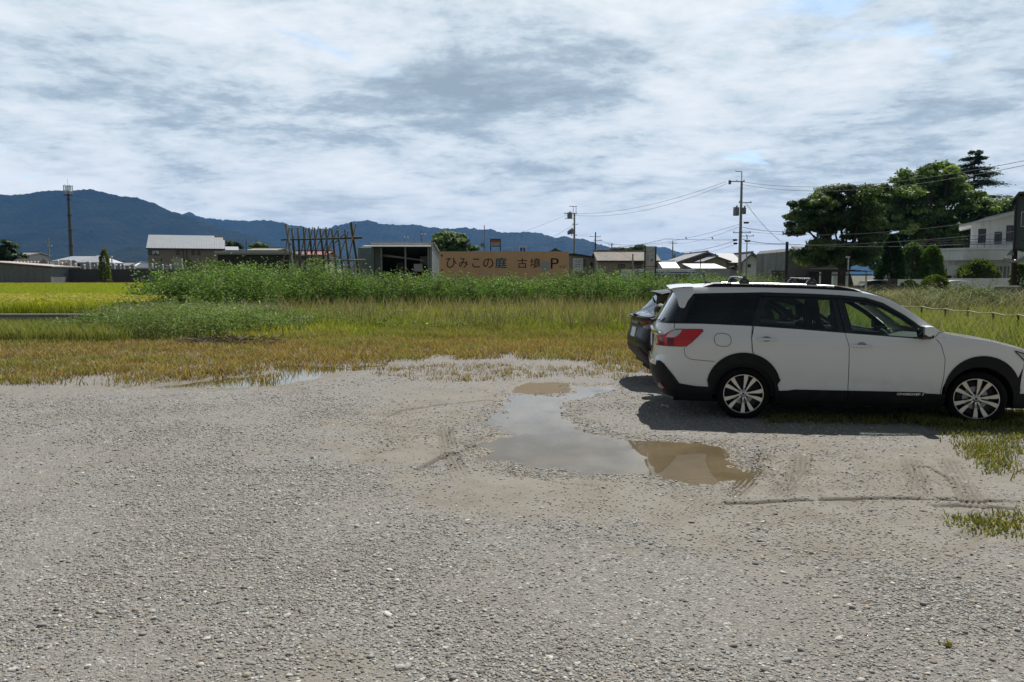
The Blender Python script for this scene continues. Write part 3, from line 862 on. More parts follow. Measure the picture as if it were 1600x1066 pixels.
# arching dry reeds
def reeds(u0, u1, Y0, Y1, n, hh, seed, cols, name, label):
    k = n//14
    cx = rng.uniform(0, 1, k); Y = rng.uniform(Y0, Y1, k); X = (u0+(u1-u0)*cx-800)/1225*Y
    i = rng.integers(0, k, n)
    x = X[i]+rng.normal(0, .22, n); y = Y[i]+rng.normal(0, .22, n)
    tag(blades(name, x, y, np.full(n, -.08), hh*(.6+.6*rng.random(n))*(.7+.5*rng.random(k))[i], .03+.02*rng.random(n), .75, pal(n, *cols), M['dry'], droop=.12), label, 'reeds', kind='stuff')
STRAW = ([(.27,.25,.13),(.20,.21,.09),(.35,.32,.20),(.14,.18,.06)], [3,3,1.5,3])
reeds(1265, 1440, 38, 52, 1700, 1.6, 1, STRAW, 'dry_reeds', 'arching straw coloured reeds above the white car roof')
reeds(1420, 1600, 32, 46, 1700, 1.7, 2, STRAW, 'dry_reeds', 'arching pale dry reeds in front of the block wall at the right')
reeds(1060, 1240, 42, 50, 1600, 1.6, 3, DULL, 'roadside_reeds', 'dull green reeds at the foot of the tall utility pole')
weed_bank('hedge_weeds', [(bx(1440,36),36,.5),(bx(1490,38),38,1.0),(bx(1530,38),38,1.05),(bx(1560,37),37,.6)], 2.5, 1.45, 9000, 'grey green bushy weeds in front of the white garden wall', DULL, 43, 60, (.08,.17))
weed_bank('sunny_weeds', [(bx(1075,45),45,.6),(bx(1110,46),46,.85),(bx(1160,47),47,1.05),(bx(1210,48),48,.9),(bx(1240,48),48,.6)], 3.0, 1.85, 16000, 'yellow green weeds around the foot of the tall utility pole', ([(.14,.20,.05),(.10,.16,.04),(.20,.22,.09)], None), 44, 160, (.08,.15))
# thin sprouts in the gravel by the white car and on the lot
def sprouts(zone, n, cols, h0, name, label, clump=.85, cr=.07):
    x, y = tuft_points(n, zone, None, clump, cr)
    tag(blades(name, x, y, zat(x, y), h0*(.5+rng.random(len(x))), .008+.006*rng.random(len(x)), .6, pal(len(x), *cols), M['blade']), label, 'grass', kind='stuff')
YG = ([(.24,.24,.07),(.17,.20,.05),(.30,.26,.10),(.13,.15,.045)], None)
sprouts(gp([(1400,655),(1640,646),(1640,668),(1520,672),(1430,666)]), 3600, YG, .085, 'verge_sprouts', 'short grass under and beside the front wheel of the white car', .75)
sprouts(gp([(1440,666),(1640,664),(1640,718),(1560,712),(1490,690)]), 2200, YG, .05, 'sprouts', 'yellow green sprouts in the gravel in front of the white car', .9, .09)
sprouts(gp([(1500,700),(1560,700),(1580,740),(1540,745)]), 700, YG, .06, 'sprouts', 'small isolated patch of sprouts below the white car bonnet', .9, .08)
sprouts(gp([(1470,808),(1600,800),(1600,840),(1500,832)]), 600, YG, .045, 'sprouts', 'sparse sprouts at the end of the dark rut', .9, .06)
sprouts(gp([(1200,650),(1420,655),(1420,664),(1200,664)]), 1500, YG, .055, 'sprouts', 'thin sprouts in the shade along the sill of the white car', .8)
sprouts(gp([(1474,1006),(1486,1006),(1486,1014),(1474,1014)]), 26, YG, .022, 'sprouts', 'tiny single green tuft in the foreground gravel', .3, .02)
sprouts(gp([(560,585),(700,570),(960,575),(1010,600),(900,590),(700,600)]), 1900, ([(.34,.25,.12),(.28,.21,.10)], None), .07, 'sprouts', 'sparse dry sprouts where the gravel meets the brown grass', .85, .06)
# ------------------------------------------------------------------ cars
def carpaint(name, col, flake=0.0, rough=.32):
    m, g = new_mat(name)
    tc = g.n('ShaderNodeTexCoord')
    sp = g.n('ShaderNodeSeparateXYZ', ins={0: tc.outputs['Object']})
    n = g.noise(tc.outputs['Object'], 3.5, 5, .6).outputs[0]
    low = g.ramp(sp.outputs[2], .25, .75, 1, 0)
    dirt = g.m('MULTIPLY', g.ramp(n, .4, .75, .05, .4), low)
    c = g.mix(dirt, col, (.30, .27, .22))
    p = g.n('ShaderNodeBsdfPrincipled', ins={'Base Color': c, 'Roughness': rough, 'Metallic': flake})
    p.inputs['Coat Weight'].default_value = 1.0; p.inputs['Coat Roughness'].default_value = .02
    g.n('ShaderNodeOutputMaterial', ins={0: p.outputs[0]})
    return m
M['paint_white'] = carpaint('pearl_white_paint', (.80, .80, .79))
M['paint_black'] = carpaint('black_paint_gloss', (.004, .0045, .006), 0, .35); _pb = M['paint_black'].node_tree.nodes['Principled BSDF'].inputs; _pb['Coat Weight'].default_value = .15; _pb['Specular IOR Level'].default_value = .15
M['cladding'] = mat('black_cladding', (.009, .0095, .0105), .55, spec=.22, var=.12, scale=6, stain=((.05, .047, .04), .3))
M['cup_shade_grey'] = mat('cup_shade_grey', (.30, .30, .305), .4)  # grey painted in for the shade inside the door handle cups
M['trim'] = mat('gloss_black_trim', (.010, .010, .012), .12, spec=.7)
M['gap'] = mat('gap_dark', (.006, .006, .006), .9)
M['glass_dark'] = glass_mat('privacy_glass', (.16, .18, .19), .01, 1.5, 1.15)
M['glass_mid'] = glass_mat('tinted_glass', (.40, .48, .45), .01, 1.5, 1.1)
M['glass_clear'] = glass_mat('clear_glass', (.70, .82, .76), .01, 1.45, 1.0)
M['glass_rear'] = glass_mat('rear_glass', (.12, .13, .14), .015, 1.6, 1.6)
M['chrome'] = mat('chrome', (.75, .76, .78), .12, 1.0, var=.03)
M['silver'] = mat('machined_alloy', (.62, .61, .59), .30, .85, var=.06)
M['interior'] = mat('interior_black', (.018, .018, .02), .85)
M['interior_grey'] = mat('interior_grey', (.16, .165, .17), .9)
M['mirrorglass'] = mat('mirror_glass', (.85, .87, .88), .02, 1.0, var=.0)
def lamp_mat():
    m, g = new_mat('red_lamp')
    tc = g.n('ShaderNodeTexCoord')
    w = g.n('ShaderNodeTexWave', ins={'Vector': tc.outputs['Object'], 'Scale': 14.0}); w.bands_direction = 'Z'
    c = g.mix(g.ramp(w.outputs[1], .3, .7), (.72, .012, .018), (.42, .006, .010))
    p = g.n('ShaderNodeBsdfPrincipled', ins={'Base Color': c, 'Roughness': .2})
    p.inputs['Coat Weight'].default_value = .35; p.inputs['Coat Roughness'].default_value = .05
    g.n('ShaderNodeOutputMaterial', ins={0: p.outputs[0]})
    return m
M['red_lamp'] = lamp_mat()
M['red_dark'] = mat('dark_red_lamp', (.10, .006, .010), .15, coat=.3)
M['white_lens'] = mat('clear_lens', (.55, .54, .53), .12, coat=1, var=.1, scale=30)
M['headlens'] = mat('head_lens', (.35, .37, .40), .08, .5, coat=1)

def inp(p, poly):
    x, y = p; c = False; n = len(poly)
    for i in range(n):
        x0, y0 = poly[i]; x1, y1 = poly[(i+1) % n]
        if (y0 > y) != (y1 > y) and x < (x1-x0)*(y-y0)/(y1-y0)+x0: c = not c
    return c
def densify(poly, step, close=True):
    out = []; n = len(poly)
    for i in range(n if close else n-1):
        a = poly[i]; b = poly[(i+1) % n]; L = math.hypot(b[0]-a[0], b[1]-a[1]); k = max(1, int(math.ceil(L/step)))
        for j in range(k): out.append((a[0]+(b[0]-a[0])*j/k, a[1]+(b[1]-a[1])*j/k))
    if not close: out.append(poly[-1])
    return out
def smooth_poly(poly, it=1, keep=()):
    for _ in range(it):
        out = []; n = len(poly)
        for i in range(n):
            a = poly[i]; b = poly[(i+1) % n]
            out.append((a[0]*.75+b[0]*.25, a[1]*.75+b[1]*.25)); out.append((a[0]*.25+b[0]*.75, a[1]*.25+b[1]*.75))
        poly = out
    return poly
def arc(cx, cz, r, a0, a1, n=16):
    return [(cx+r*math.cos(R(a0+(a1-a0)*i/n)), cz+r*math.sin(R(a0+(a1-a0)*i/n))) for i in range(n+1)]

class Shape:
    """half body outline: side view (u,z) -> (x, y>=0, z); u runs past the corners round the ends"""
    def __init__(s, hw, xr, s0, s1, xf, warp=None, n=4.0):
        s.hw = hw; s.xr = xr; s.s0 = s0; s.s1 = s1; s.xf = xf; s.warp = warp; s.n = n
        s.ref_r = s0-min(p[1] for p in xr); s.ref_f = xf-s1; s.W = .885
        def table(a):
            ph = np.linspace(0, np.pi/2, 400)
            X = a*np.sin(ph)**(2/n); Y = s.W*np.cos(ph)**(2/n)
            Lc = np.concatenate([[0], np.cumsum(np.hypot(np.diff(X), np.diff(Y)))])
            return Lc, X/a, Y/s.W
        s.tr = table(s.ref_r); s.tf = table(s.ref_f)
        s.UR = s0-s.tr[0][-1]; s.UF = s1+s.tf[0][-1]
    def HW(s, z): return float(np.interp(z, [p[0] for p in s.hw], [p[1] for p in s.hw]))
    def XR(s, z): return float(np.interp(z, [p[0] for p in s.xr], [p[1] for p in s.xr]))
    def P(s, u, z, off=0.0):
        h = s.HW(z)
        if u < s.s0:
            e = min(s.s0-u, s.tr[0][-1]); X = float(np.interp(e, s.tr[0], s.tr[1])); Y = float(np.interp(e, s.tr[0], s.tr[2]))
            p = (s.s0-(s.s0-s.XR(z))*X, h*Y, z)
        elif u > s.s1:
            e = min(u-s.s1, s.tf[0][-1]); X = float(np.interp(e, s.tf[0], s.tf[1])); Y = float(np.interp(e, s.tf[0], s.tf[2]))
            p = (s.s1+s.ref_f*X, h*Y, z)
        else: p = (u, h, z)
        if off:
            d = 1e-3
            a = Vector(s.P(u+d, z)); b = Vector(s.P(u-d, z)); c = Vector(s.P(u, z+d)); e_ = Vector(s.P(u, z-d))
            nrm = (a-b).cross(c-e_).normalized()
            if nrm.y < 0 and u > s.s0 and u < s.s1: nrm = -nrm
            if u <= s.s0 and (nrm.x > .3 or (abs(nrm.x) <= .3 and nrm.y < 0)): nrm = -nrm
            if u >= s.s1 and (nrm.x < -.3 or (abs(nrm.x) <= .3 and nrm.y < 0)): nrm = -nrm
            p = tuple(Vector(p)+nrm*off)
        return p
    def U(s, sx, z):
        """side-view x at height z -> u"""
        if sx < s.s0:
            X = min((s.s0-sx)/(s.s0-s.XR(z)), 1.0); return s.s0-float(np.interp(X, s.tr[1], s.tr[0]))
        if sx > s.s1:
            X = min((sx-s.s1)/s.ref_f, 1.0); return s.s1+float(np.interp(X, s.tf[1], s.tf[0]))
        return sx
    def patch(s, poly, holes=(), step=.05, off=0.0, side=-1, xy=True, thick=0.0, mb=None, back=False, inset=None):
        """triangulated panel; poly in (s,z) when xy, else (u,z)"""
        cv = (lambda p: (s.U(p[0], p[1]), p[1])) if xy else (lambda p: p)
        outer = densify([cv(p) for p in poly], step*.7)
        hs = [densify([cv(p) for p in h], step*.7) for h in holes]
        verts = [Vector(p) for p in outer]; loops = [list(range(len(outer)))]
        for h in hs:
            b = len(verts); verts += [Vector(p) for p in h]; loops.append(list(range(b, b+len(h))))
        x0 = min(p[0] for p in outer); x1 = max(p[0] for p in outer); z0 = min(p[1] for p in outer); z1 = max(p[1] for p in outer)
        gx = int((x1-x0)/step)+1; gz = int((z1-z0)/step)+1
        for i in range(gx):
            for j in range(gz):
                p = (x0+(i+.5+(j % 2)*.5)*step, z0+(j+.5)*step)
                if inp(p, outer) and not any(inp(p, h) for h in hs):
                    dmin = min((p[0]-q[0])**2+(p[1]-q[1])**2 for L in [outer]+hs for q in L)
                    if dmin > (step*.45)**2: verts.append(Vector(p))
        edges = [(l[i], l[(i+1) % len(l)]) for l in loops for i in range(len(l))]
        r = delaunay_2d_cdt(verts, edges, [], 0, 1e-5)
        V2 = r[0]; fs = []
        for f in r[2]:
            c = (sum(V2[i].x for i in f)/len(f), sum(V2[i].y for i in f)/len(f))
            if inp(c, outer) and not any(inp(c, h) for h in hs): fs.append(tuple(f))
        pts = []
        for v in V2:
            p = s.P(v.x, v.y, off)
            if s.warp: p = s.warp(p)
            pts.append((p[0], p[1]*side, p[2]))
        # make normals face outward
        if fs:
            a, b, c = (Vector(pts[i]) for i in fs[len(fs)//2][:3])
            cen = Vector((1.2, 0, .7)); nn = (b-a).cross(c-a)
            if nn.dot(a-cen) < 0: fs = [tuple(reversed(f)) for f in fs]
        m = mb or MB(); m.add(pts, fs)
        if thick > 0:
            # rim so the panel has a real edge
            q0 = len(m.v); rim = []
            for L in [outer]+hs:
                ids = []
                for p in L:
                    a = s.P(p[0], p[1], off); b = s.P(p[0], p[1], off-thick)
                    if s.warp: a = s.warp(a); b = s.warp(b)
                    ids.append(((a[0], a[1]*side, a[2]), (b[0], b[1]*side, b[2])))
                n = len(ids); base = len(m.v)
                m.v += [i[0] for i in ids]+[i[1] for i in ids]
                m.f += [(base+i, base+(i+1) % n, base+n+(i+1) % n, base+n+i) for i in range(n)]
        return m
def pieces(mb, grow=.012):
    """split a mesh builder into its separate pieces (pieces whose boxes touch stay together)"""
    n = len(mb.v); par = list(range(n))
    def find(a):
        while par[a] != a: par[a] = par[par[a]]; a = par[a]
        return a
    for f in mb.f:
        r = find(f[0])
        for i in f[1:]: par[find(i)] = r
    comp = {}
    for f in mb.f: comp.setdefault(find(f[0]), []).append(f)
    L = []
    for fs in comp.values():
        P = [mb.v[i] for f in fs for i in f]
        L.append([[min(p[k] for p in P)-grow for k in range(3)], [max(p[k] for p in P)+grow for k in range(3)], list(fs)])
    ch = True
    while ch:
        ch = False
        for i in range(len(L)):
            for j in range(i+1, len(L)):
                if all(L[i][0][k] <= L[j][1][k] and L[j][0][k] <= L[i][1][k] for k in range(3)):
                    L[i] = [[min(a, b) for a, b in zip(L[i][0], L[j][0])], [max(a, b) for a, b in zip(L[i][1], L[j][1])], L[i][2]+L[j][2]]
                    L.pop(j); ch = True; break
            if ch: break
    out = []
    for lo, hi, fs in L:
        m = MB(); mp = {}
        for f in fs:
            for i in f:
                if i not in mp: mp[i] = len(m.v); m.v.append(mb.v[i])
            m.f.append(tuple(mp[i] for i in f))
        out.append(m)
    return out
def smooth_build(mb, name, m, parent, angle=38, split=True):
    if split:
        ps = pieces(mb)
        if len(ps) > 1:
            return [smooth_build(p, name, m, parent, angle, False) for p in ps][0]
        mb = ps[0]
    me = bpy.data.meshes.new(name); me.from_pydata(mb.v, [], mb.f)
    me.polygons.foreach_set('use_smooth', [True]*len(me.polygons))
    me.set_sharp_from_angle(angle=R(angle))
    return link(name, me, m, parent)

def strip(S, pts, w, off, side, xy=True, mb=None):
    """thin ribbon following a polyline on the body (gap lines)"""
    cv = (lambda p: (S.U(p[0], p[1]), p[1])) if xy else (lambda p: p)
    P = densify([cv(p) for p in pts], .03, False); m = mb or MB(); vs = []
    for i, p in enumerate(P):
        a = P[max(i-1, 0)]; b = P[min(i+1, len(P)-1)]; d = math.hypot(b[0]-a[0], b[1]-a[1]) or 1
        nx, nz = -(b[1]-a[1])/d*w*.5, (b[0]-a[0])/d*w*.5
        for k in (-1, 1):
            q = S.P(p[0]+nx*k, p[1]+nz*k, off)
            if S.warp: q = S.warp(q)
            vs.append((q[0], q[1]*side, q[2]))
    m.add(vs, [(2*i, 2*i+1, 2*i+3, 2*i+2) for i in range(len(P)-1)])
    return m

def wheel(parent, loc, r, rim_r, steer, side, style='white'):
    """side=-1: outer face towards -y"""
    e = MB(); w = .215
    prof = [(rim_r+.004, -w/2+.012), (rim_r+.03, -w/2-.002), (r-.03, -w/2+.006), (r-.008, -w/2+.03), (r, -w/2+.055), (r, w/2-.055), (r-.008, w/2-.03), (r-.03, w/2-.006), (rim_r+.03, w/2), (rim_r, w/2-.01)]
    e.lathe(prof, 56, 'y')
    e.lathe([(r+.0008, -.05), (r+.0008, -.042)], 56, 'y'); 
    ty = e.build('tyre', M['rubber'], None, smooth=True)
    hub = bpy.data.objects.new('wheel', ty.data); scene.collection.objects.link(hub); bpy.data.objects.remove(ty)
    hub.parent = parent; hub.location = loc; hub.rotation_euler = (0, R(random.uniform(0, 60)) if False else R(4), steer + (math.pi if side > 0 else 0))
    fy = -w/2
    b = MB(); b.lathe([(rim_r+.002, fy+.012), (rim_r-.006, fy+.016), (rim_r-.012, fy+.05), (rim_r-.03, fy+.085), (rim_r-.05, fy+.10), (.02, fy+.10)], 48, 'y')
    b.lathe([(.075, fy+.09), (.075, fy+.045), (.06, fy+.03), (.0, fy+.03)], 24, 'y')
    b.build('rim', M['black'], hub, smooth=True)
    rr = MB(); rr.lathe([(rim_r+.003, fy+.010), (rim_r+.002, fy+.004), (rim_r-.006, fy+.004), (rim_r-.008, fy+.014)], 64, 'y')
    rr.build('rim_lip', M['silver'], hub, smooth=True)
    sp = MB(); sb = MB()
    for k in range(10):
        a = 2*math.pi*k/10 + R(6)*(1 if k % 2 else -1)*.55 + R(90)
        sg = 1 if k % 2 else -1
        prof = [(.030, .009, 0), (.075, .010, 0), (.12, .0135, .002), (.17, .0205, .004), (.205, .024, .003), (rim_r-.004, .026, 0)]
        def ptsof(y, gr):
            L = []; Rr = []
            for rad, hw_, bow in prof:
                cx = bow*sg; dep = y+(.014 if rad < .06 else .010*max(0, 1-abs(rad-.12)/.12))
                for arr, s_ in ((L, -1), (Rr, 1)):
                    t = cx+s_*(hw_+gr)
                    x = rad*math.cos(a)-t*math.sin(a); z = rad*math.sin(a)+t*math.cos(a)
                    arr.append((x, dep, z))
            return L, Rr
        L, Rr = ptsof(fy+.012, 0); n = len(L)
        sp.add(L+Rr, [(i, i+1, n+i+1, n+i) for i in range(n-1)])
        L2, R2 = ptsof(fy+.0125, .0005); L3, R3 = ptsof(fy+.050, .006)
        sb.add(L2+L3, [(i, i+1, n+i+1, n+i) for i in range(n-1)]); sb.add(R2+R3, [(i, i+1, n+i+1, n+i) for i in range(n-1)])
    sp.build('spokes', M['silver'], hub, fix=True)
    sb.build('spoke_sides', M['black'], hub, fix=False)
    c = MB(); c.lathe([(.0, fy+.013), (.024, fy+.014), (.030, fy+.020), (.046, fy+.026), (.050, fy+.045)], 24, 'y')
    c.build('hub_cap', M['silver'], hub, smooth=True)
    em = MB(); em.lathe([(.0, fy+.0105), (.015, fy+.0108), (.0165, fy+.014)], 20, 'y'); em.build('hub_emblem', M['trim'], hub)
    for k in range(5):
        nt = MB(); a = 2*math.pi*k/5+R(90+36); nt.lathe([(.0, fy+.022), (.009, fy+.022), (.010, fy+.04)], 8, 'y', (.058*math.cos(a), 0, .058*math.sin(a)))
        nt.build('lug_nut', M['chrome'], hub)
    d = MB(); d.lathe([(.14, fy+.096), (.14, fy+.088), (.05, fy+.088)], 32, 'y'); d.build('brake_disc', M['galv'], hub)
    return hub

def seat(parent, x, y, mname='interior', head=True, back_h=.60, w=.50):
    s = empty('seat'); s.parent = parent
    m = MB(); m.cbox((x, y, .56), (.50, w, .16)); m.build('seat_cushion', M[mname], s, bevel=.04, smooth=True)
    m = MB(); m.cbox((x-.28, y, .60+back_h*.5), (.15, w*.96, back_h), Euler((0, R(-12), 0))); m.build('seat_back', M[mname], s, bevel=.05, smooth=True)
    if head:
        hz = .62+back_h+.12
        m = MB(); m.cbox((x-.37, y, hz), (.10, .25, .20), Euler((0, R(-10), 0))); m.build('headrest', M[mname], s, bevel=.04, smooth=True)
        m = MB()
        for k in (-.06, .06): m.tube([(x-.35, y+k, hz-.16), (x-.365, y+k, hz-.05)], .007)
        m.build('headrest_post', M['chrome'], s, split=True)
    return s

def top_surface(rows, E, C, k0, k1, S, mname, name, parent, nv=14, vmax=1.0, vmin=0.0, pw=2.4, offz=0.0, mb=None):
    """loft between the edge line E and the centre line C on both sides"""
    m = mb or MB(); rows_ = []
    Ei = [p for p in E]; Ci = [p for p in C]
    ks = np.linspace(k0, k1, rows)
    for k in ks:
        ex = np.interp(k, range(len(E)), [p[0] for p in E]); ez = np.interp(k, range(len(E)), [p[1] for p in E])
        cx = np.interp(k, range(len(C)), [p[0] for p in C]); cz = np.interp(k, range(len(C)), [p[1] for p in C])
        ep = S.P(S.U(ex, ez), ez)
        row = []
        for j in range(-nv, nv+1):
            t = abs(j)/nv*(vmax)
            x = cx+(ep[0]-cx)*t**2; z = cz+(ez-cz)*t**pw+offz; y = -ep[1]*t*(1 if j >= 0 else -1)
            p = (x, -y if False else y, z)
            if S.warp: p = S.warp((p[0], p[1], p[2]))
            row.append(p)
        rows_.append(row)
    w = 2*nv+1; vs = [p for r in rows_ for p in r]
    fs = [(i*w+j, (i+1)*w+j, (i+1)*w+j+1, i*w+j+1) for i in range(len(rows_)-1) for j in range(w-1)]
    m.add(vs, fs)
    return m

def catmull(P, n=4):
    out = []
    for i in range(len(P)-1):
        p0 = P[max(i-1, 0)]; p1 = P[i]; p2 = P[i+1]; p3 = P[min(i+2, len(P)-1)]
        for k in range(n):
            t = k/n
            out.append(tuple(.5*((2*p1[c])+(-p0[c]+p2[c])*t+(2*p0[c]-5*p1[c]+4*p2[c]-p3[c])*t*t+(-p0[c]+3*p1[c]-3*p2[c]+p3[c])*t**3) for c in (0, 1)))
    out.append(P[-1]); return out

def build_car(name, label, paint, xr, warp, details, loc, rz, steer, edge=None, centre=None):
    root = empty(name, loc, rz, label, 'car')
    hw = [(.15, .80), (.24, .855), (.35, .884), (.40, .886), (.46, .878), (.55, .884), (.75, .892), (.93, .892), (.985, .894), (1.005, .886), (1.08, .868), (1.15, .850), (1.25, .815), (1.4, .765), (1.55, .710), (1.62, .672), (1.68, .620), (1.8, .5)]
    S = Shape(hw, xr, -.5, 2.5, 3.70, warp)
    E0 = edge or [(-.86, 1.64), (-.62, 1.663), (0, 1.665), (.6, 1.652), (1.1, 1.632), (1.40, 1.606), (1.67, 1.543), (1.80, 1.478), (1.97, 1.368), (2.16, 1.228), (2.26, 1.158), (2.36, 1.112), (2.55, 1.075), (2.80, 1.037), (3.04, .978), (3.22, .928), (3.4, .862), (3.55, .775), (3.62, .70)]
    C0 = centre or [(-.88, 1.665), (-.62, 1.70), (0, 1.725), (.6, 1.715), (1.15, 1.69), (1.50, 1.645), (1.80, 1.55), (1.94, 1.483), (2.11, 1.375), (2.31, 1.235), (2.42, 1.160), (2.52, 1.09), (2.75, 1.065), (2.98, 1.033), (3.2, .985), (3.4, .93), (3.55, .865), (3.64, .785), (3.70, .70)]
    E = catmull(E0, 4); C = catmull(C0, 4)
    k = lambda i: i*4.0
    body = smooth_build(top_surface(40, E, C, k(0), k(5), S, None, None, None), 'roof', paint, root)
    hood = smooth_build(top_surface(30, E, C, k(11), k(18), S, None, None, None), 'bonnet', paint, root)
    # windscreen, with the pillar strips left and right painted
    ws = smooth_build(top_surface(24, E, C, k(5)+.01, k(11)-.01, S, None, None, None, vmax=.915), 'windscreen', M['glass_clear'], root)
    ml = MB(); rows = []
    for kk in np.linspace(k(5), k(11), 26):
        ex = np.interp(kk, range(len(E)), [p[0] for p in E]); ez = np.interp(kk, range(len(E)), [p[1] for p in E])
        cx = np.interp(kk, range(len(C)), [p[0] for p in C]); cz = np.interp(kk, range(len(C)), [p[1] for p in C]); ep = S.P(S.U(ex, ez), ez)
        rows.append([(cx+(ep[0]-cx)*t**2, ep[1]*t, cz+(ez-cz)*t**2.4) for t in (.90, .93, .965, 1.0)])
    pw_ = lambda p, s: ((lambda q: (q[0], q[1]*s, q[2]))(warp(p) if warp else p))
    for s_ in (-1, 1):
        vs = [pw_(p, s_) for r in rows for p in r]; n = 4
        ml.add(vs, [(i*n+j, (i+1)*n+j, (i+1)*n+j+1, i*n+j+1) for i in range(len(rows)-1) for j in range(n-1)])
    smooth_build(ml, 'windscreen_pillar', paint, root)
    # ---- side panels
    rc = (0.0, .335); fc = (2.745, .335)
    Ex = [p[0] for p in E]; Ez = [p[1] for p in E]
    ez = lambda x: float(np.interp(x, Ex, Ez))
    top_belt = [(-.90, 1.205), (.111, 1.182), (.65, 1.15), (1.194, 1.110), (2.0, 1.052), (2.20, 1.062)]
    bl = lambda x: float(np.interp(x, [p[0] for p in top_belt], [p[1] for p in top_belt]))
    quarter = [(-.50, 1.205), (.111, 1.182), (.078, 1.024), (.092, .86)] + arc(*rc, .44, 75, 180, 12) + [(-.44, .30), (-.60, .30), (-.80, .30)] + [(-1.0, .30)]
    # rear end (tail panel) handled in u so it wraps
    sides = (-1, 1)
    bq = MB(); cr = MB(); fd = MB()
    UR, UF = S.UR, S.UF
    for s_ in sides:
        qp = [(UR, 1.21), (S.s0, 1.205), (.108, 1.182), (.078, 1.03), (.085, .90), (.104, .84)] + [p for p in arc(*rc, .43, 74, 176, 12)] + [(-.43, .30), (S.s0, .29), (UR, .33)]
        S.patch(qp, step=.045, side=s_, xy=False, mb=bq)
        # cant rail + C pillar shoulder above the windows
        low = [(-.86, 1.60), (-.62, 1.585), (.25, 1.604), (.7, 1.592), (1.104, 1.576), (1.454, 1.546), (1.661, 1.480), (1.892, 1.340), (2.042, 1.226), (2.16, 1.140), (2.235, 1.075)]
        up = [(x, z+.0005) for x, z in zip(Ex, Ez) if -.861 <= x < 2.3]
        crp = low[:-1] + [(2.228, 1.072), (2.36, 1.064)] + [(2.36, ez(2.36))] + list(reversed(up))
        S.patch(crp, step=.04, side=s_, mb=cr)
        # front wing
        upf = [(x, z) for x, z in zip(Ex, Ez) if 2.36 < x < 3.25]
        fp = [(2.36, 1.062), (2.234, 1.066), (2.298, .975), (2.347, .81), (2.344, .592), (2.318, .42), (2.308, .345), (2.745-.43, .335)] + [p for p in arc(*fc, .43, 178, 14, 12)][1:] + [(3.18, .60), (3.23, .72), (3.26, ez(3.26))] + list(reversed(upf)) + [(2.36, ez(2.36))]
        S.patch(fp, step=.045, side=s_, mb=fd)
    smooth_build(bq, 'rear_body', paint, root); smooth_build(cr, 'roof_side', paint, root); smooth_build(fd, 'front_wing', paint, root)
    # front fascia
    ff = MB(); fl = MB(); gr = MB(); hl = MB()
    for s_ in sides:
        upf = [(S.U(x, z), z) for x, z in zip(Ex, Ez) if x > 3.262]
        S.patch([(S.U(3.262, ez(3.26)), ez(3.262))]+upf+[(UF, .70), (UF, .38), (S.U(3.21, .38), .38), (S.U(3.215, .55), .55), (S.U(3.235, .72), .72)], step=.05, side=s_, xy=False, mb=ff)
        S.patch([(S.U(3.17, .40), .40), (UF, .40), (UF, .20), (S.U(3.15, .22), .22)], step=.06, side=s_, xy=False, mb=fl, off=.006, thick=.02)
        S.patch([(UF-.50, .64), (UF, .65), (UF, .50), (UF-.42, .50)], step=.06, side=s_, xy=False, mb=gr, off=.008, thick=.01)
        S.patch([(3.118, .915), (3.25, .875), (3.40, .815), (3.55, .715), (3.56, .665), (3.40, .70), (3.24, .80)], step=.03, side=s_, mb=hl, off=.010, thick=.012)
    smooth_build(ff, 'front_bumper', paint, root); smooth_build(fl, 'front_lip', M['cladding'], root); smooth_build(gr, 'grille', M['trim'], root)
    smooth_build(hl, 'headlight', M['headlens'], root)
    hm = MB()
    for s_ in sides: strip(S, [(3.118, .918), (3.25, .878), (3.40, .818), (3.55, .718), (3.56, .665), (3.40, .697), (3.24, .797), (3.118, .915)], .012, .012, s_, mb=hm)
    smooth_build(hm, 'headlight_rim', M['trim'], root)
    # doors
    gapw = .006
    rear_d = [(.117, 1.181), (.65, 1.149), (1.190, 1.109), (1.236, .945), (1.243, .60), (1.240, .345), (.415, .345)] + [p for p in arc(*rc, .43, 3, 68, 9)][0:] + [(.100, .875), (.085, 1.02)]
    front_d = [(1.198, 1.109), (1.6, 1.08), (2.0, 1.050), (2.195, 1.062), (2.225, 1.060), (2.29, .975), (2.340, .81), (2.337, .592), (2.310, .42), (2.300, .345), (1.249, .345), (1.252, .60), (1.245, .945)]
    for s_ in sides:
        for nm, dp, hx, frame, gl, gmat in (
            ('rear_door', rear_d, (.262, 1.014), [(.117, 1.184), (.255, 1.597), (.7, 1.586), (1.100, 1.570), (1.190, 1.112), (.65, 1.152)], [(.165, 1.196), (.285, 1.530), (.7, 1.524), (1.055, 1.512), (1.115, 1.128), (.65, 1.166)], M['glass_mid']),
            ('front_door', front_d, (1.385, .957), [(1.198, 1.112), (1.108, 1.570), (1.454, 1.540), (1.661, 1.472), (1.892, 1.332), (2.042, 1.218), (2.150, 1.130), (2.215, 1.068), (2.16, 1.048), (2.0, 1.052), (1.6, 1.083)], [(1.275, 1.106), (1.182, 1.500), (1.42, 1.480), (1.63, 1.415), (1.84, 1.292), (2.022, 1.160), (2.030, 1.068), (1.6, 1.094)], M['glass_clear'])):
            d = smooth_build(S.patch(dp, step=.045, side=s_, thick=.02), nm, paint, root)
            fr = smooth_build(S.patch(frame, [gl], step=.03, side=s_, off=-.004, thick=.012), 'window_frame', M['trim'], d)
            smooth_build(S.patch(gl, step=.05, side=s_, off=-.012), 'window', gmat, d)
            # handle: a bar standing off the door over a flat patch coloured as the cup's shade
            hm = MB(); hx0, hz0 = hx
            cup = [(hx0+.052*math.cos(a), hz0+.012+.034*math.sin(a)) for a in np.linspace(0, 2*math.pi, 16, endpoint=False)]
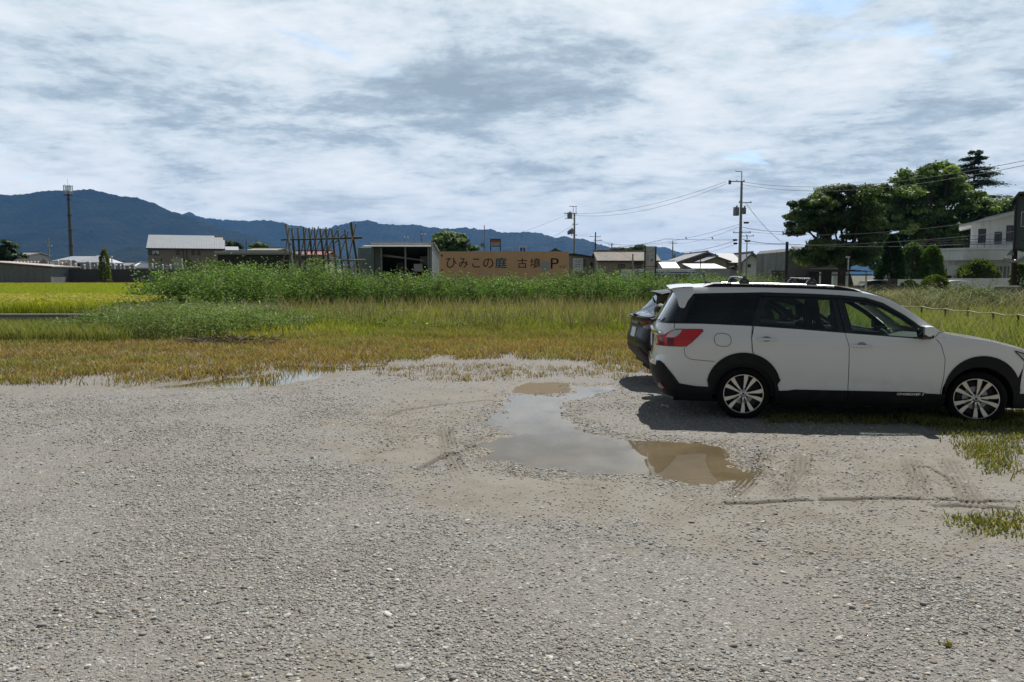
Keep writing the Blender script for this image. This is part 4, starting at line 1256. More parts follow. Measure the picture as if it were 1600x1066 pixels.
            pt = lambda u, z, o: (lambda q: (q[0], q[1]*s_, q[2]))(warp(S.P(u, z, o)) if warp else S.P(u, z, o))
            smooth_build(S.patch(cup, step=.03, side=s_, off=.0015), 'handle_cup_shade', M['cup_shade_grey'], d)
            hm.tube([pt(hx0-.118, hz0, .004), pt(hx0-.10, hz0, .030), pt(hx0-.03, hz0+.002, .040), pt(hx0+.06, hz0-.001, .038), pt(hx0+.105, hz0-.004, .026), pt(hx0+.122, hz0-.005, .004)], [.010, .0145, .0155, .0150, .013, .009], 10)
            hm.build('door_handle', paint, d, smooth=True)
            # rain visor above the glass
            if nm == 'rear_door': vz = [(.22, 1.592), (.7, 1.582), (1.098, 1.568), (1.106, 1.530), (.7, 1.545), (.20, 1.552)]
            else: vz = [(1.112, 1.568), (1.454, 1.538), (1.661, 1.468), (1.892, 1.328), (2.02, 1.232), (1.98, 1.215), (1.86, 1.315), (1.64, 1.435), (1.44, 1.505), (1.105, 1.530)]
            smooth_build(S.patch(vz, step=.03, side=s_, off=.014, thick=.01), 'rain_visor', M['glass_dark'] if False else M['trim'], d)
    for s_ in sides:      # solid pillars behind the gaps between the window frames
        smooth_build(S.patch([(1.04, 1.12), (1.30, 1.10), (1.20, 1.56), (1.03, 1.575)], step=.05, side=s_, off=-.022), 'door_pillar', M['trim'], root)
        smooth_build(S.patch([(.03, 1.195), (.175, 1.185), (.30, 1.585), (.15, 1.595)], step=.05, side=s_, off=-.022), 'door_pillar', M['trim'], root)
    # rear quarter windows
    qw = MB(); qg = MB()
    qfr = [(-.785, 1.212), (-.70, 1.40), (-.622, 1.575), (-.3, 1.588), (.243, 1.600), (.112, 1.184)]
    qgl = [(-.755, 1.224), (-.66, 1.42), (-.600, 1.560), (-.3, 1.572), (.218, 1.583), (.092, 1.196)]
    for s_ in sides:
        S.patch(qfr, [qgl], step=.04, side=s_, off=-.002, thick=.01, mb=qw)
        S.patch(qgl, step=.05, side=s_, off=-.004, mb=qg)
    smooth_build(qw, 'quarter_window_frame', M['trim'], root); smooth_build(qg, 'quarter_window', M['glass_dark'], root)
    # rear glass wrapping round to the quarter windows
    rg = MB(); rf = MB()
    for s_ in sides:
        u1 = S.U(-.800, 1.22); u2 = S.U(-.68, 1.58)
        S.patch([(UR, 1.215), (u1, 1.215), (S.U(-.79, 1.3), 1.30), (S.U(-.73, 1.45), 1.45), (u2, 1.58), (UR, 1.60)], step=.05, side=s_, xy=False, off=-.004, mb=rg)
        S.patch([(UR, 1.235), (u1, 1.235), (u1, 1.205), (UR, 1.205)], step=.05, side=s_, xy=False, off=.001, mb=rf)
        S.patch([(UR, 1.645), (u2, 1.645), (u2-.01, 1.585), (UR, 1.585)], step=.05, side=s_, xy=False, off=.0, mb=rf)
        S.patch([(u1-.0, 1.215), (S.U(-.79, 1.3), 1.30), (S.U(-.73, 1.45), 1.45), (u2, 1.58), (u2+.10, 1.58), (S.U(-.66, 1.45), 1.45), (u1+.035, 1.215)], step=.03, side=s_, xy=False, off=-.006, mb=rf)
    smooth_build(rg, 'rear_window', M['glass_rear'], root); smooth_build(rf, 'rear_window_rim', M['trim'], root)
    # ---- cladding
    cl = MB()
    for s_ in sides:
        if details == 'white':
            outer = [(-.44, .27), (-.432, .41)] + [(-.005+.450*math.cos(R(a_)), .425+.428*math.sin(R(a_))) for a_ in range(170, 10, -7)] + [(.441, .515), (.405, .452), (.414, .385), (.425, .27)]
            inner = [p for p in arc(*rc, .385, -8, 188, 22)]
            fo = [(2.745-.40, .30), (2.362, .41)] + [(2.778+.428*math.cos(R(a_)), .425+.428*math.sin(R(a_))) for a_ in range(170, -4, -7)] + [(3.18, .36), (3.16, .27)]
        else:
            outer = [(-.46, .27)]+arc(*rc, .455, 176, 4, 16)+[(.46, .27)]; inner = [p for p in arc(*rc, .385, -8, 188, 22)]
            fo = [(2.745-.46, .27)]+arc(*fc, .455, 176, 4, 16)+[(2.745+.45, .27)]
        fi = [p for p in arc(*fc, .385, -8, 188, 22)]
        S.patch(outer+list(inner), step=.04, side=s_, off=.016, thick=.03, mb=cl)
        S.patch(fo+list(fi), step=.04, side=s_, off=.016, thick=.03, mb=cl)
    smooth_build(cl, 'wheel_arch_trim', M['cladding'], root)
    sl = MB()
    for s_ in sides:
        S.patch([(.405, .378), (.545, .388), (.615, .400), (.91, .400), (1.242, .400), (1.242, .262), (.405, .262)], step=.05, side=s_, off=.014, thick=.025, mb=sl)
        S.patch([(1.249, .400), (2.10, .400), (2.16, .385), (2.36, .378), (2.36, .262), (1.249, .262)], step=.05, side=s_, off=.014, thick=.025, mb=sl)
    smooth_build(sl, 'sill_trim', M['cladding'], root)
    sk = MB()
    for s_ in sides:
        S.patch([(.36, .285), (2.38, .285), (2.36, .18), (.40, .18)], step=.08, side=s_, off=-.03, mb=sk)
        S.patch([(-.38, .30), (S.s0, .30), (-.80, .31), (-.80, .22), (-.38, .22)], step=.06, side=s_, off=-.02, mb=sk)
    sk.box(-.85 if details == 'white' else -.45, 3.35 if details == 'white' else 3.05, -.70, .70, .20, .24)
    smooth_build(sk, 'underbody', M['gap'], root)
    # wheel wells
    wl = MB()
    for c_ in (rc, fc):
        for s_ in (-1, 1):
            pts = arc(c_[0], c_[1], .388, -12, 192, 18); n = len(pts)
            vs = [(p[0], s_*.875, p[1]) for p in pts]+[(p[0], s_*.56, p[1]) for p in pts]
            vs = [warp(v) if warp else v for v in vs]
            wl.add(vs, [(i, i+1, n+i+1, n+i) for i in range(n-1)]); wl.add(vs[n:], [tuple(range(n))])
    smooth_build(wl, 'wheel_arch_liner', M['gap'], root)
    # ---- interior
    it = empty('interior'); it.parent = root
    fl_ = MB(); fl_.box(-.75, 2.3, -.80, .80, .30, .36); fl_.box(2.30, 2.36, -.82, .82, .30, 1.03)
    fl_.build('floor', M['interior'], it)
    dl = MB()
    for s_ in sides:
        S.patch([(-.60, 1.17), (.1, 1.155), (1.19, 1.085), (2.0, 1.03), (2.22, 1.02), (2.25, .36), (-.60, .36)], [], step=.12, side=s_, off=-.07, mb=dl)
        dl.box(-.6, .10, s_*.80-.04, s_*.80+.04, 1.14, 1.155)
    smooth_build(dl, 'door_liner', M['interior'], it)
    ds = MB(); ds.prism([(1.98, .55), (1.93, .80), (1.97, .93), (2.06, .99), (2.30, 1.03), (2.50, 1.045), (2.50, .6)], -.74, .74)
    dso = ds.build('dashboard', M['interior'], it, bevel=.02, smooth=True)
    hd = MB(); hd.prism([(2.0, .96), (2.02, 1.03), (2.10, 1.055), (2.22, 1.03)], -.56, -.20); hd.build('instrument_hood', M['interior'], it, bevel=.015, smooth=True)
    st = MB(); n = 28
    cst = Vector((1.84, -.38, .955)); ax = Euler((0, R(-24), 0)).to_matrix()
    ring = [cst+ax @ Vector((0, .185*math.cos(2*math.pi*i/n), .185*math.sin(2*math.pi*i/n))) for i in range(n+1)]
    st.tube(ring, .015, 8, caps=False)
    for a in (20, 160, 270): st.tube([cst, cst+ax @ Vector((0, .18*math.cos(R(a)), .18*math.sin(R(a))))], .018, 6)
    st.tube([cst+ax @ Vector((-.02, 0, 0)), cst+ax @ Vector((.03, 0, 0))], .055, 14); st.tube([cst, cst+Vector((.25, 0, -.10))], .03, 8)
    st.build('steering_wheel', M['interior'], it, smooth=True)
    for y in (-.37, .37): seat(it, 1.28, y)
    rb = empty('rear_bench'); rb.parent = it
    m = MB(); m.cbox((.42, 0, .56), (.50, 1.3, .16)); m.cbox((.14, 0, .88), (.15, 1.3, .56), Euler((0, R(-14), 0))); m.build('bench', M['interior'], rb, bevel=.05, smooth=True)
    for y in (-.42, .42):
        m = MB(); m.cbox((.03, y, 1.25), (.10, .25, .18), Euler((0, R(-12), 0))); m.build('headrest', M['interior'], rb, bevel=.04, smooth=True)
    hdl = MB(); top_surface(10, E, C, k(0)+.5, k(5), S, None, None, None, offz=-.045, mb=hdl, vmax=.95); hdl.build('headliner', M['interior_grey'], it, fix=False)
    rv = MB(); rv.cbox((1.62, -.02, 1.46), (.03, .24, .065)); rv.build('rear_view_mirror', M['interior'], it, bevel=.01)
    # ---- door mirrors
    for s_ in (-1, 1):
        mb_ = MB(); pos = Vector((2.10, s_*.965, 1.145))
        mb_.cbox(pos, (.12, .205, .145)); mr = mb_.build('door_mirror', paint, root, bevel=.045, smooth=True)
        q = MB(); q.cbox(pos+Vector((-.004, 0, -.055)), (.115, .19, .05)); q.tube([(2.09, s_*.86, 1.06), (2.10, s_*.93, 1.085)], .03, 8)
        q.cbox((2.11, s_*.862, 1.068), (.16, .03, .07)); q.build('mirror_base', M['trim'], mr, bevel=.012, smooth=True)
        q = MB(); q.cbox(pos+Vector((-.062, 0, 0.005)), (.004, .165, .11)); q.build('mirror_glass', M['mirrorglass'], mr, bevel=.001)
    # ---- wheels
    for nm, x, s_, st_ in (('r', 0, -1, 0), ('r', 0, 1, 0), ('f', 2.745, -1, steer), ('f', 2.745, 1, steer)):
        p = (x, s_*.775, .33); p = warp(p) if warp else p
        wheel(root, (p[0], p[1], .33), .332, .243, st_, s_)
    return root, S, E, C

# ============ the white wagon
PSI = R(8.74)
_o = Vector((2.914, 9.785, 0)); _L = Vector((math.sin(PSI), math.cos(PSI), 0))
XR_W = [(.15, -.95), (.27, -.98), (.34, -1.03), (.42, -1.09), (.55, -1.135), (.68, -1.15), (.725, -1.15), (.745, -1.125), (.80, -1.118), (.95, -1.105), (1.03, -1.10), (1.07, -1.118), (1.13, -1.118), (1.17, -1.10), (1.205, -1.09), (1.25, -1.065), (1.40, -.975), (1.55, -.885), (1.62, -.86), (1.8, -.84)]
def white_car():
    root, S, E, C = build_car('parked_car', 'white estate car with roof bars and black plastic cladding parked beside the puddle', M['paint_white'], XR_W, None, 'white', _o+_L*.875, -PSI, R(-13))
    sides = (-1, 1); UR = S.UR
    # black lower rear bumper
    b = MB(); t = MB()
    for s_ in sides:
        S.patch([(S.U(-.43, .41), .412), (S.U(-.60, .42), .418), (S.U(-.792, .445), .447), (S.U(-.87, .56), .55), (S.U(-.985, .70), .690), (S.U(-1.03, .728), .724), (S.U(-1.055, .73), .722), (S.U(-1.075, .69), .66), (UR+.5, .655), (UR, .655), (UR, .30), (S.U(-1.0, .30), .285), (S.U(-.8, .29), .272), (S.U(-.43, .26), .262)], step=.04, side=s_, xy=False, off=.014, thick=.03, mb=b)
        S.patch([(S.U(-1.07, .72), .722), (UR+.55, .722), (UR, .722), (UR, .662), (UR+.5, .662), (S.U(-1.078, .67), .668)], step=.03, side=s_, xy=False, off=.012, thick=.01, mb=t)
    bo = smooth_build(b, 'rear_bumper', M['cladding'], root)
    smooth_build(t, 'bumper_step', M['chrome'], bo)
    # tail lamps: red body, clear window, dark inner section
    rd = MB(); wh = MB(); dk = MB(); bz = MB()
    L = [(-1.088, .985), (-1.078, 1.035), (-.975, 1.064), (-.90, 1.115), (-.845, 1.138), (-.52, 1.140), (-.502, 1.118), (-.565, 1.05), (-.655, .965), (-.70, .932), (-.760, .917), (-1.078, .912)]
    for s_ in sides:
        S.patch([(x*1.0, z) for x, z in L], step=.03, side=s_, off=.006, thick=.02, mb=bz)
        cx = sum(p[0] for p in L)/len(L); cz = sum(p[1] for p in L)/len(L)
        Li = [(x+(cx-x)*.035, z+(cz-z)*.07) for x, z in L]
        S.patch(Li, step=.03, side=s_, off=.016, thick=.01, mb=rd)
        S.patch([(-.960, 1.03), (-.90, 1.10), (-.86, 1.124), (-.765, 1.126), (-.79, 1.085), (-.825, 1.048), (-.865, 1.030)], step=.02, side=s_, off=.019, thick=.004, mb=wh)
        S.patch([(-1.070, 1.015), (-1.055, 1.025), (-1.048, .935), (-1.066, .930)], step=.02, side=s_, off=.019, thick=.004, mb=wh)
        S.patch([(-1.035, 1.02), (-.98, 1.03), (-.972, .928), (-1.03, .925)], step=.02, side=s_, off=.0185, thick=.004, mb=dk)
        S.patch([(-.945, 1.012), (-.87, 1.012), (-.86, .930), (-.935, .925)], step=.02, side=s_, off=.0185, thick=.004, mb=dk)
    lo = smooth_build(bz, 'tail_lamp', M['red_dark'], root); smooth_build(rd, 'lamp_lens', M['red_lamp'], lo)
    smooth_build(wh, 'clear_lens', M['white_lens'], lo); smooth_build(dk, 'dark_lens', M['red_dark'], lo)
    # chrome garnish above the plate, plate, badge marks
    g = MB()
    for s_ in sides: S.patch([(UR, 1.10), (S.U(-1.045, 1.10), 1.105), (S.U(-1.00, 1.08), 1.085), (S.U(-1.06, 1.065), 1.062), (UR, 1.062)], step=.03, side=s_, xy=False, off=.022, thick=.03, mb=g)
    smooth_build(g, 'tailgate_garnish', M['chrome'], root)
    g = MB(); g.cbox((-1.128, 0, .95), (.012, .33, .165)); g.build('number_plate', M['white'], root, bevel=.003)
    gl = MB()
    for s_ in sides:
        strip(S, [(S.U(-.862, 1.20), 1.205), (S.U(-.865, 1.15), 1.142)], .008, .002, s_, xy=False, mb=gl)
        strip(S, [(S.U(-.70, .93), .93), (S.U(-.742, .915), .905), (S.U(-.731, .817), .817), (S.U(-.70, .78), .780), (S.U(-.65, .754), .757), (S.U(-.36, .726), .735)], .006, .002, s_, xy=False, mb=gl)
        strip(S, [(.0945, 1.183), (.0815, 1.03), (.0925, .90), (.102, .852)], .010, .0015, s_, mb=gl)
        strip(S, [(2.345, 1.0), (2.30, .975), (2.346, .81), (2.341, .592), (2.314, .40)], .006, -.002, s_, mb=gl)
        strip(S, [(2.225, 1.072), (2.275, 1.125), (2.335, 1.14)], .006, .003, s_, mb=gl)
        # bumper split, front
        strip(S, [(3.24, .73), (3.262, ez_(E, 3.26)-.01)], .006, .003, s_, mb=gl)
        if s_ < 0:   # fuel flap outline, driver side
            fp = smooth_poly([(-.372, 1.095), (-.168, 1.085), (-.165, .922), (-.372, .935)], 2)
            strip(S, fp+[fp[0]], .006, .003, s_, mb=gl)
    smooth_build(gl, 'panel_gap', M['gap'], root)
    # spoiler: roof overhang with side fins
    sp = MB(); nv = 12; top = []; bot = []
    for j in range(-nv, nv+1):
        t = j/nv; y = .655*t; xs_ = [-.62, -.75, -.86, -.945+.03*abs(t)**3]
        zt = [1.701-.035*abs(t)**2.4, 1.697-.036*abs(t)**2.4, 1.688-.038*abs(t)**2.4, 1.672-.036*abs(t)**2.4]
        top.append([(x, y, z+.008) for x, z in zip(xs_, zt)]); bot.append([(xs_[1], y, zt[1]-.05), (xs_[2], y, zt[2]-.055), (xs_[3]+.004, y, zt[3]-.016)])
    w = 4; vs = [p for r in top for p in r]; sp.add(vs, [(i*w+j, i*w+j+1, (i+1)*w+j+1, (i+1)*w+j) for i in range(2*nv) for j in range(w-1)])
    w = 3; vs = [p for r in bot for p in r]; sp.add(vs, [(i*w+j, (i+1)*w+j, (i+1)*w+j+1, i*w+j+1) for i in range(2*nv) for j in range(w-1)])
    vs = [top[i][3] for i in range(2*nv+1)]+[bot[i][2] for i in range(2*nv+1)]; n = 2*nv+1
    sp.add(vs, [(i, i+1, n+i+1, n+i) for i in range(n-1)])
    so = smooth_build(sp, 'roof_spoiler', M['paint_white'], root)
    fn = MB()
    for s_ in sides:
        P2 = [(-.622, 1.668), (-.935, 1.648), (-.900, 1.628), (-.862, 1.60), (-.835, 1.53), (-.81, 1.43), (-.790, 1.408), (-.755, 1.398), (-.735, 1.41), (-.70, 1.49), (-.622, 1.585)]
        def pos(x, z): return Vector((x, s_*(S.HW(z)+.004-.10*max(0, -.80-x)), z))
        A = [pos(*p) for p in P2]; B = [Vector((p.x+.01, p.y-s_*.035, p.z)) for p in A]; n = len(A)
        f1 = tuple(range(n)); fn.add(A+B, [f1, tuple(reversed(range(n, 2*n)))]+[(i, (i+1) % n, n+(i+1) % n, n+i) for i in range(n)])
    fn.build('spoiler_fin', M['paint_white'], so, bevel=.004, split=True)
    # rear wiper
    wp = MB(); wp.tube([(-1.105, 0, 1.20), (-1.125, -.06, 1.215), (-1.075, -.45, 1.265)], [.014, .012, .008], 6); wp.cbox((-1.11, 0, 1.20), (.07, .10, .05))
    wp.build('rear_wiper', M['trim'], root)
    # inspection stickers
    sk = MB()
    for dy in (-.60,): sk.lathe([(0, 0), (.045, 0)], 20, 'x', (-1.052, dy, 1.28))
    sk.build('window_sticker', mat('sticker_blue', (.22, .36, .55), .5), root, fix=False)
    # roof rails with black feet
    for s_ in sides:
        r = MB(); path = [(-.50, 1.672), (-.36, 1.716), (0, 1.724), (.5, 1.716), (1.0, 1.698), (1.14, 1.688), (1.33, 1.648), (1.43, 1.608)]
        def rp(a, b, z0, z1):
            xs = np.linspace(a, b, 18); vs = []
            for x in xs:
                zt = np.interp(x, [p[0] for p in path], [p[1] for p in path]); ez1 = ez_(E, x)
                y = s_*(S.HW(ez1)-.028)
                zb = ez1-.004 if z0 is None else zt-z0
                for yy, zz in ((y-.018, zb), (y-.016, zt-.006), (y-.006, zt), (y+.006, zt), (y+.016, zt-.006), (y+.018, zb)): vs.append((x, yy, zz))
            n = 6
            return vs, [(i*n+j, (i+1)*n+j, (i+1)*n+(j+1) % n, i*n+(j+1) % n) for i in range(17) for j in range(n)]+[tuple(range(n)), tuple(reversed(range(17*n, 18*n)))]
        r.add(*rp(-.14, 1.10, .022, 0)); ro = r.build('roof_rail', M['silver'], root, smooth=True)
        q = MB(); q.add(*rp(-.50, -.142, None, 0)); q.add(*rp(1.102, 1.43, None, 0))
        # black channel under the bar
        xs = np.linspace(-.2, 1.2, 14); vs = []
        for x in xs:
            z = ez_(E, x); zt = np.interp(x, [p[0] for p in path], [p[1] for p in path])-.0225; y = s_*(S.HW(z)-.028)
            vs += [(x, y-.014, z-.003), (x, y+.014, z-.003), (x, y+.014, zt), (x, y-.014, zt)]
        q.add(vs, [(i*4+j, (i+1)*4+j, (i+1)*4+(j+1) % 4, i*4+(j+1) % 4) for i in range(13) for j in range(4)])
        q.build('rail_mount', M['cladding'], ro, smooth=True)
    # cross bars and clamps
    for x in (.012, .835):
        z = 1.795 if x < .5 else 1.780
        c = MB(); n = 10
        prof = [(x+.034*math.cos(a)*1.0, z+.010*math.sin(a)) for a in np.linspace(0, 2*math.pi, 12, endpoint=False)]
        c.prism(prof, -.62, .62); co = c.build('cross_bar', M['trim'], root, smooth=True)
        for s_ in sides:
            f = MB(); zz = z-.012; y = s_*.60; rz = zz-.062
            pr = [(x-.062, rz-.012), (x-.064, rz+.018), (x-.050, rz+.045), (x-.02, rz+.062), (x+.02, rz+.062), (x+.050, rz+.045), (x+.064, rz+.018), (x+.062, rz-.012)]
            f.prism(pr, y-.030, y+.030); f.build('bar_clamp', M['trim'], co, bevel=.010, smooth=True)
            f = MB(); f.cbox((x, y-s_*-.0325, rz+.022), (.05, .003, .005)); f.build('clamp_mark', M['galv'], co)
    # rod antenna
    a = MB(); a.tube([(-.40, 0, 1.715), (-.41, 0, 1.735), (-.50, 0, 1.885)], [.012, .009, .004], 8); a.cbox((-.39, 0, 1.712), (.09, .05, .025)); a.build('antenna', M['trim'], root)
    # reflector and exhaust
    rf = MB()
    for s_ in sides: S.patch([(S.U(-1.03, .42), .43), (S.U(-1.00, .42), .44), (S.U(-.965, .40), .385), (S.U(-.99, .37), .36), (S.U(-1.03, .39), .38)], step=.03, side=s_, xy=False, off=.024, thick=.01, mb=rf)
    smooth_build(rf, 'reflector', M['red_dark'], bo)
    ex = MB(); ex.lathe([(.032, 0), (.032, .12), (.026, .12), (.026, 0)], 16, 'x', (-1.0, .45, .27)); ex.build('exhaust_tip', M['chrome'], root, smooth=True)
    # lettering on the sill
    tx = bpy.data.curves.new('t', 'FONT'); tx.body = 'CROSSOVER 7'; tx.size = .036; tx.align_x = 'CENTER'; tx.align_y = 'CENTER'; tx.extrude = .001; tx.shear = .25; tx.offset = .0013
    to = bpy.data.objects.new('t', tx); scene.collection.objects.link(to)
    me = bpy.data.meshes.new_from_object(to.evaluated_get(bpy.context.evaluated_depsgraph_get())); bpy.data.objects.remove(to)
    l = link('sill_lettering', me, M['silver'], root); l.location = (1.96, -.9035, .372); l.rotation_euler = (R(90), 0, 0); l.scale = (1.35, 1, 1)
    # inside the tailgate: load cover edge, third row silhouettes
    lc = MB(); lc.cbox((-.45, -.50, 1.235), (.42, .03, .03)); lc.build('load_cover', M['white'], root, bevel=.008)
    return root
def ez_(E, x): return float(np.interp(x, [p[0] for p in E], [p[1] for p in E]))
white_car()

# ============ the black hatchback behind it
def warp_b(p):
    x, y, z = p
    # lower and shorter, with a rising tail
    zz = z if z < .35 else .35+(z-.35)*(.925 if z < 1.2 else .90)+(.0 if z < 1.2 else .021)
    return ((x)*.935, y*.985, zz)
XR_B = [(.15, -.80), (.27, -.72), (.34, -.80), (.45, -.92), (.56, -1.02), (.70, -1.055), (.80, -1.05), (.92, -1.01), (1.05, -.97), (1.16, -.985), (1.20, -.985), (1.225, -.86), (1.25, -.83), (1.40, -.66), (1.55, -.50+.0), (1.62, -.46), (1.8, -.42)]
def black_car():
    Eb = [(-.56, 1.625), (-.45, 1.645), (0, 1.66), (.6, 1.652), (1.1, 1.625), (1.36, 1.596), (1.62, 1.54), (1.78, 1.468), (1.97, 1.355), (2.16, 1.220), (2.26, 1.155), (2.36, 1.112), (2.55, 1.075), (2.80, 1.037), (3.04, .978), (3.22, .928), (3.4, .862), (3.55, .775), (3.62, .70)]
    # rear centre lands at about X 2.05, Y 13.4
    yaw = R(2.0)
    loc = Vector((2.06, 13.45, 0))+Vector((math.cos(yaw), math.sin(yaw), 0))*.985
    xr = [(z, max(x, -1.06)) for z, x in XR_B]
    # keep the corner blend well behind the sloping glass
    root, S, E, C = build_car_b(xr, Eb, loc, yaw)
def build_car_b(xr, Eb, loc, yaw):
    C0 = [(-.50, 1.66), (-.40, 1.685), (0, 1.715), (.6, 1.71), (1.15, 1.685), (1.48, 1.635), (1.76, 1.545), (1.94, 1.474), (2.11, 1.365), (2.31, 1.228), (2.42, 1.158), (2.52, 1.09), (2.75, 1.065), (2.98, 1.033), (3.2, .985), (3.4, .93), (3.55, .865), (3.64, .785), (3.70, .70)]
    root, S, E, C = build_car('parked_car', 'black hatchback with a sloping rear window parked behind the white car', M['paint_black'], xr, warp_b, 'black', loc, yaw, 0.0, Eb, C0)
    sides = (-1, 1); UR = S.UR
    b = MB(); lp = MB(); dk = MB()
    for s_ in sides:
        S.patch([(S.U(-.44, .42), .42), (S.U(-.80, .44), .46), (S.U(-.98, .56), .60), (UR+.55, .66), (UR, .66), (UR, .30), (S.U(-.44, .27), .27)], step=.05, side=s_, xy=False, off=.012, thick=.02, mb=b)
        S.patch([(UR+.42, 1.10), (UR+.60, 1.13), (S.U(-.90, 1.12), 1.14), (S.U(-.66, 1.16), 1.15), (S.U(-.78, 1.02), 1.03), (S.U(-.92, .97), .985), (UR+.62, 1.00)], step=.03, side=s_, xy=False, off=.012, thick=.012, mb=lp)
        S.patch([(UR, 1.19), (UR+.80, 1.19), (UR+.84, 1.165), (UR, 1.165)], step=.03, side=s_, xy=False, off=.03, thick=.05, mb=dk)
    smooth_build(b, 'rear_bumper', M['cladding'], root); smooth_build(lp, 'tail_lamp', M['red_dark'], root); smooth_build(dk, 'boot_lip', M['paint_black'], root)
    # overhanging spoiler
    sp = MB(); nv = 10
    for s0_ in (0,):
        top = []
        for j in range(-nv, nv+1):
            t = j/nv; y = .62*t; xs_ = [-.38, -.52, -.64+.03*abs(t)**3]; z0 = 1.475+.09
            zt = [1.565-.03*abs(t)**2.4+.012, 1.553-.03*abs(t)**2.4+.012, 1.533-.03*abs(t)**2.4+.008]
            top.append([(xs_[0], y, zt[0]), (xs_[1], y, zt[1]), (xs_[2], y, zt[2]), (xs_[2]+.005, y, zt[2]-.018), (xs_[1], y, zt[1]-.045), (xs_[0], y, zt[0]-.06)])
        w = 6; vs = [p for r in top for p in r]
        sp.add(vs, [(i*w+j, i*w+j+1, (i+1)*w+j+1, (i+1)*w+j) for i in range(2*nv) for j in range(w-1)]+[tuple(range(6)), tuple(reversed(range(2*nv*w, 2*nv*w+6)))])
    sp.build('roof_spoiler', M['paint_black'], root, smooth=True)
    pl = MB(); pl.cbox((-.955, 0, .86), (.014, .33, .165), Euler((0, R(12), 0))); pl.build('number_plate', M['white'], root, bevel=.003)
    wp = MB(); wp.tube([(-.90, 0, 1.135), (-.95, .02, 1.16), (-.80, .38, 1.20)], [.014, .012, .008], 6); wp.cbox((-.93, 0, 1.14), (.05, .06, .04)); wp.build('rear_wiper', M['trim'], root)
    rd = MB(); rd.cbox((-.93, .0, 1.02), (.03, .5, .03)); rd.build('tailgate_trim', M['chrome'], root, bevel=.005)
    return root, S, E, C
black_car()
# ------------------------------------------------------------------ background things
def X(u, Y): return (u-800)/1225*Y/ (math.cos(PITCH))*1.0
def Zv(v, Y): return at(800, v, Y).z
def XX(u, Y, v=425): return at(u, v, Y).x
GZ = -.10
ROOFG = mat('grey_metal_roof', (.30, .32, .345), .45, .25, var=.08, scale=1)
TILE = mat('grey_roof_tile', (.17, .175, .19), .6, var=.2, scale=2.5, bump=.4, bscale=8)
OLDTILE = mat('old_brown_tile', (.22, .20, .175), .8, var=.3, scale=1.5, bump=.5, bscale=9)
BEIGE = mat('beige_siding', (.30, .25, .205), .8, var=.08, stain=((.16, .13, .11), .3), streak=True)
BEIGE2 = mat('tan_plaster', (.36, .31, .25), .85, var=.12, stain=((.16, .13, .11), .5), streak=True)
GREYW = mat('grey_plaster', (.33, .33, .33), .85, var=.1, stain=((.14, .13, .12), .5), streak=True)
BROWN = mat('dark_brown_wall', (.045, .038, .034), .8)
LGREY = mat('light_grey_wall', (.45, .46, .47), .8, var=.06, stain=((.25, .25, .25), .3), streak=True)
WROOF = mat('white_metal_roof', (.72, .74, .76), .4, .1, var=.05)
SHEDW = mat('corrugated_grey_green', (.22, .24, .24), .6, .2, var=.15, stain=((.10, .07, .05), .5), streak=True)

def windowed(parent, x0, x1, z0, z1, y, frame=M['dark_metal'], glass=M['window'], mull=1, t=.06, d=-1):
    f = MB(); y0, y1 = (y-.05, y+.02)
    f.box(x0, x1, y0, y1, z0, z0+t); f.box(x0, x1, y0, y1, z1-t, z1); f.box(x0, x0+t, y0, y1, z0+t, z1-t); f.box(x1-t, x1, y0, y1, z0+t, z1-t)
    for k in range(1, mull+1):
        xm = x0+(x1-x0)*k/(mull+1); f.box(xm-t*.4, xm+t*.4, y0+.01, y1, z0+t, z1-t)
    w = f.build('window', frame, parent)
    g = MB(); g.box(x0+t, x1-t, y-.018, y-.006, z0+t, z1-t); g.build('pane', glass, w)
    return w
def gable_house(name, label, cat, x0, x1, y0, y1, zw, zr, wall, roof, axis='x', over=.4, parent_extra=None, thick=.12, group=None, ridge=.5):
    """axis x: ridge runs along x (we see the roof slope); axis y: gable faces the camera"""
    o = empty(name, ((x0+x1)/2, y0, GZ), 0, label, cat, group)
    ox, oy = (x0+x1)/2, y0
    a, b = x0-ox, x1-ox; c, d = 0, y1-oy; H = zw-GZ; Hr = zr-GZ
    w = MB()
    if axis == 'x': w.prism([(c, 0), (d, 0), (d, H), (c+(d-c)*ridge, Hr-.05), (c, H)], a, b, 'yz')
    else: w.prism([(a, 0), (b, 0), (b, H), (a+(b-a)*ridge, Hr-.05), (a, H)], c, d, 'xz')
    w.build('wall', wall, o)
    r = MB()
    if axis == 'x':
        ym = c+(d-c)*ridge; s1 = (Hr-H)/(ym-c); s2 = (Hr-H)/(d-ym)
        r.prism([(c-over, H-s1*over), (ym, Hr), (d+over, H-s2*over), (d+over, H-s2*over+thick), (ym, Hr+thick), (c-over, H-s1*over+thick)], a-over, b+over, 'yz')
        rb = MB(); rb.box(a-over, b+over, ym-.12, ym+.12, Hr+thick-.02, Hr+thick+.13)
    else:
        xm = a+(b-a)*ridge; s1 = (Hr-H)/(xm-a); s2 = (Hr-H)/(b-xm)
        r.prism([(a-over, H-s1*over), (xm, Hr), (b+over, H-s2*over), (b+over, H-s2*over+thick), (xm, Hr+thick), (a-over, H-s1*over+thick)], c-over, d+over, 'xz')
        rb = MB(); rb.box(xm-.12, xm+.12, c-over, d+over, Hr+thick-.02, Hr+thick+.13)
    ro = r.build('roof', roof, o); rb.build('ridge', roof, ro)
    return o

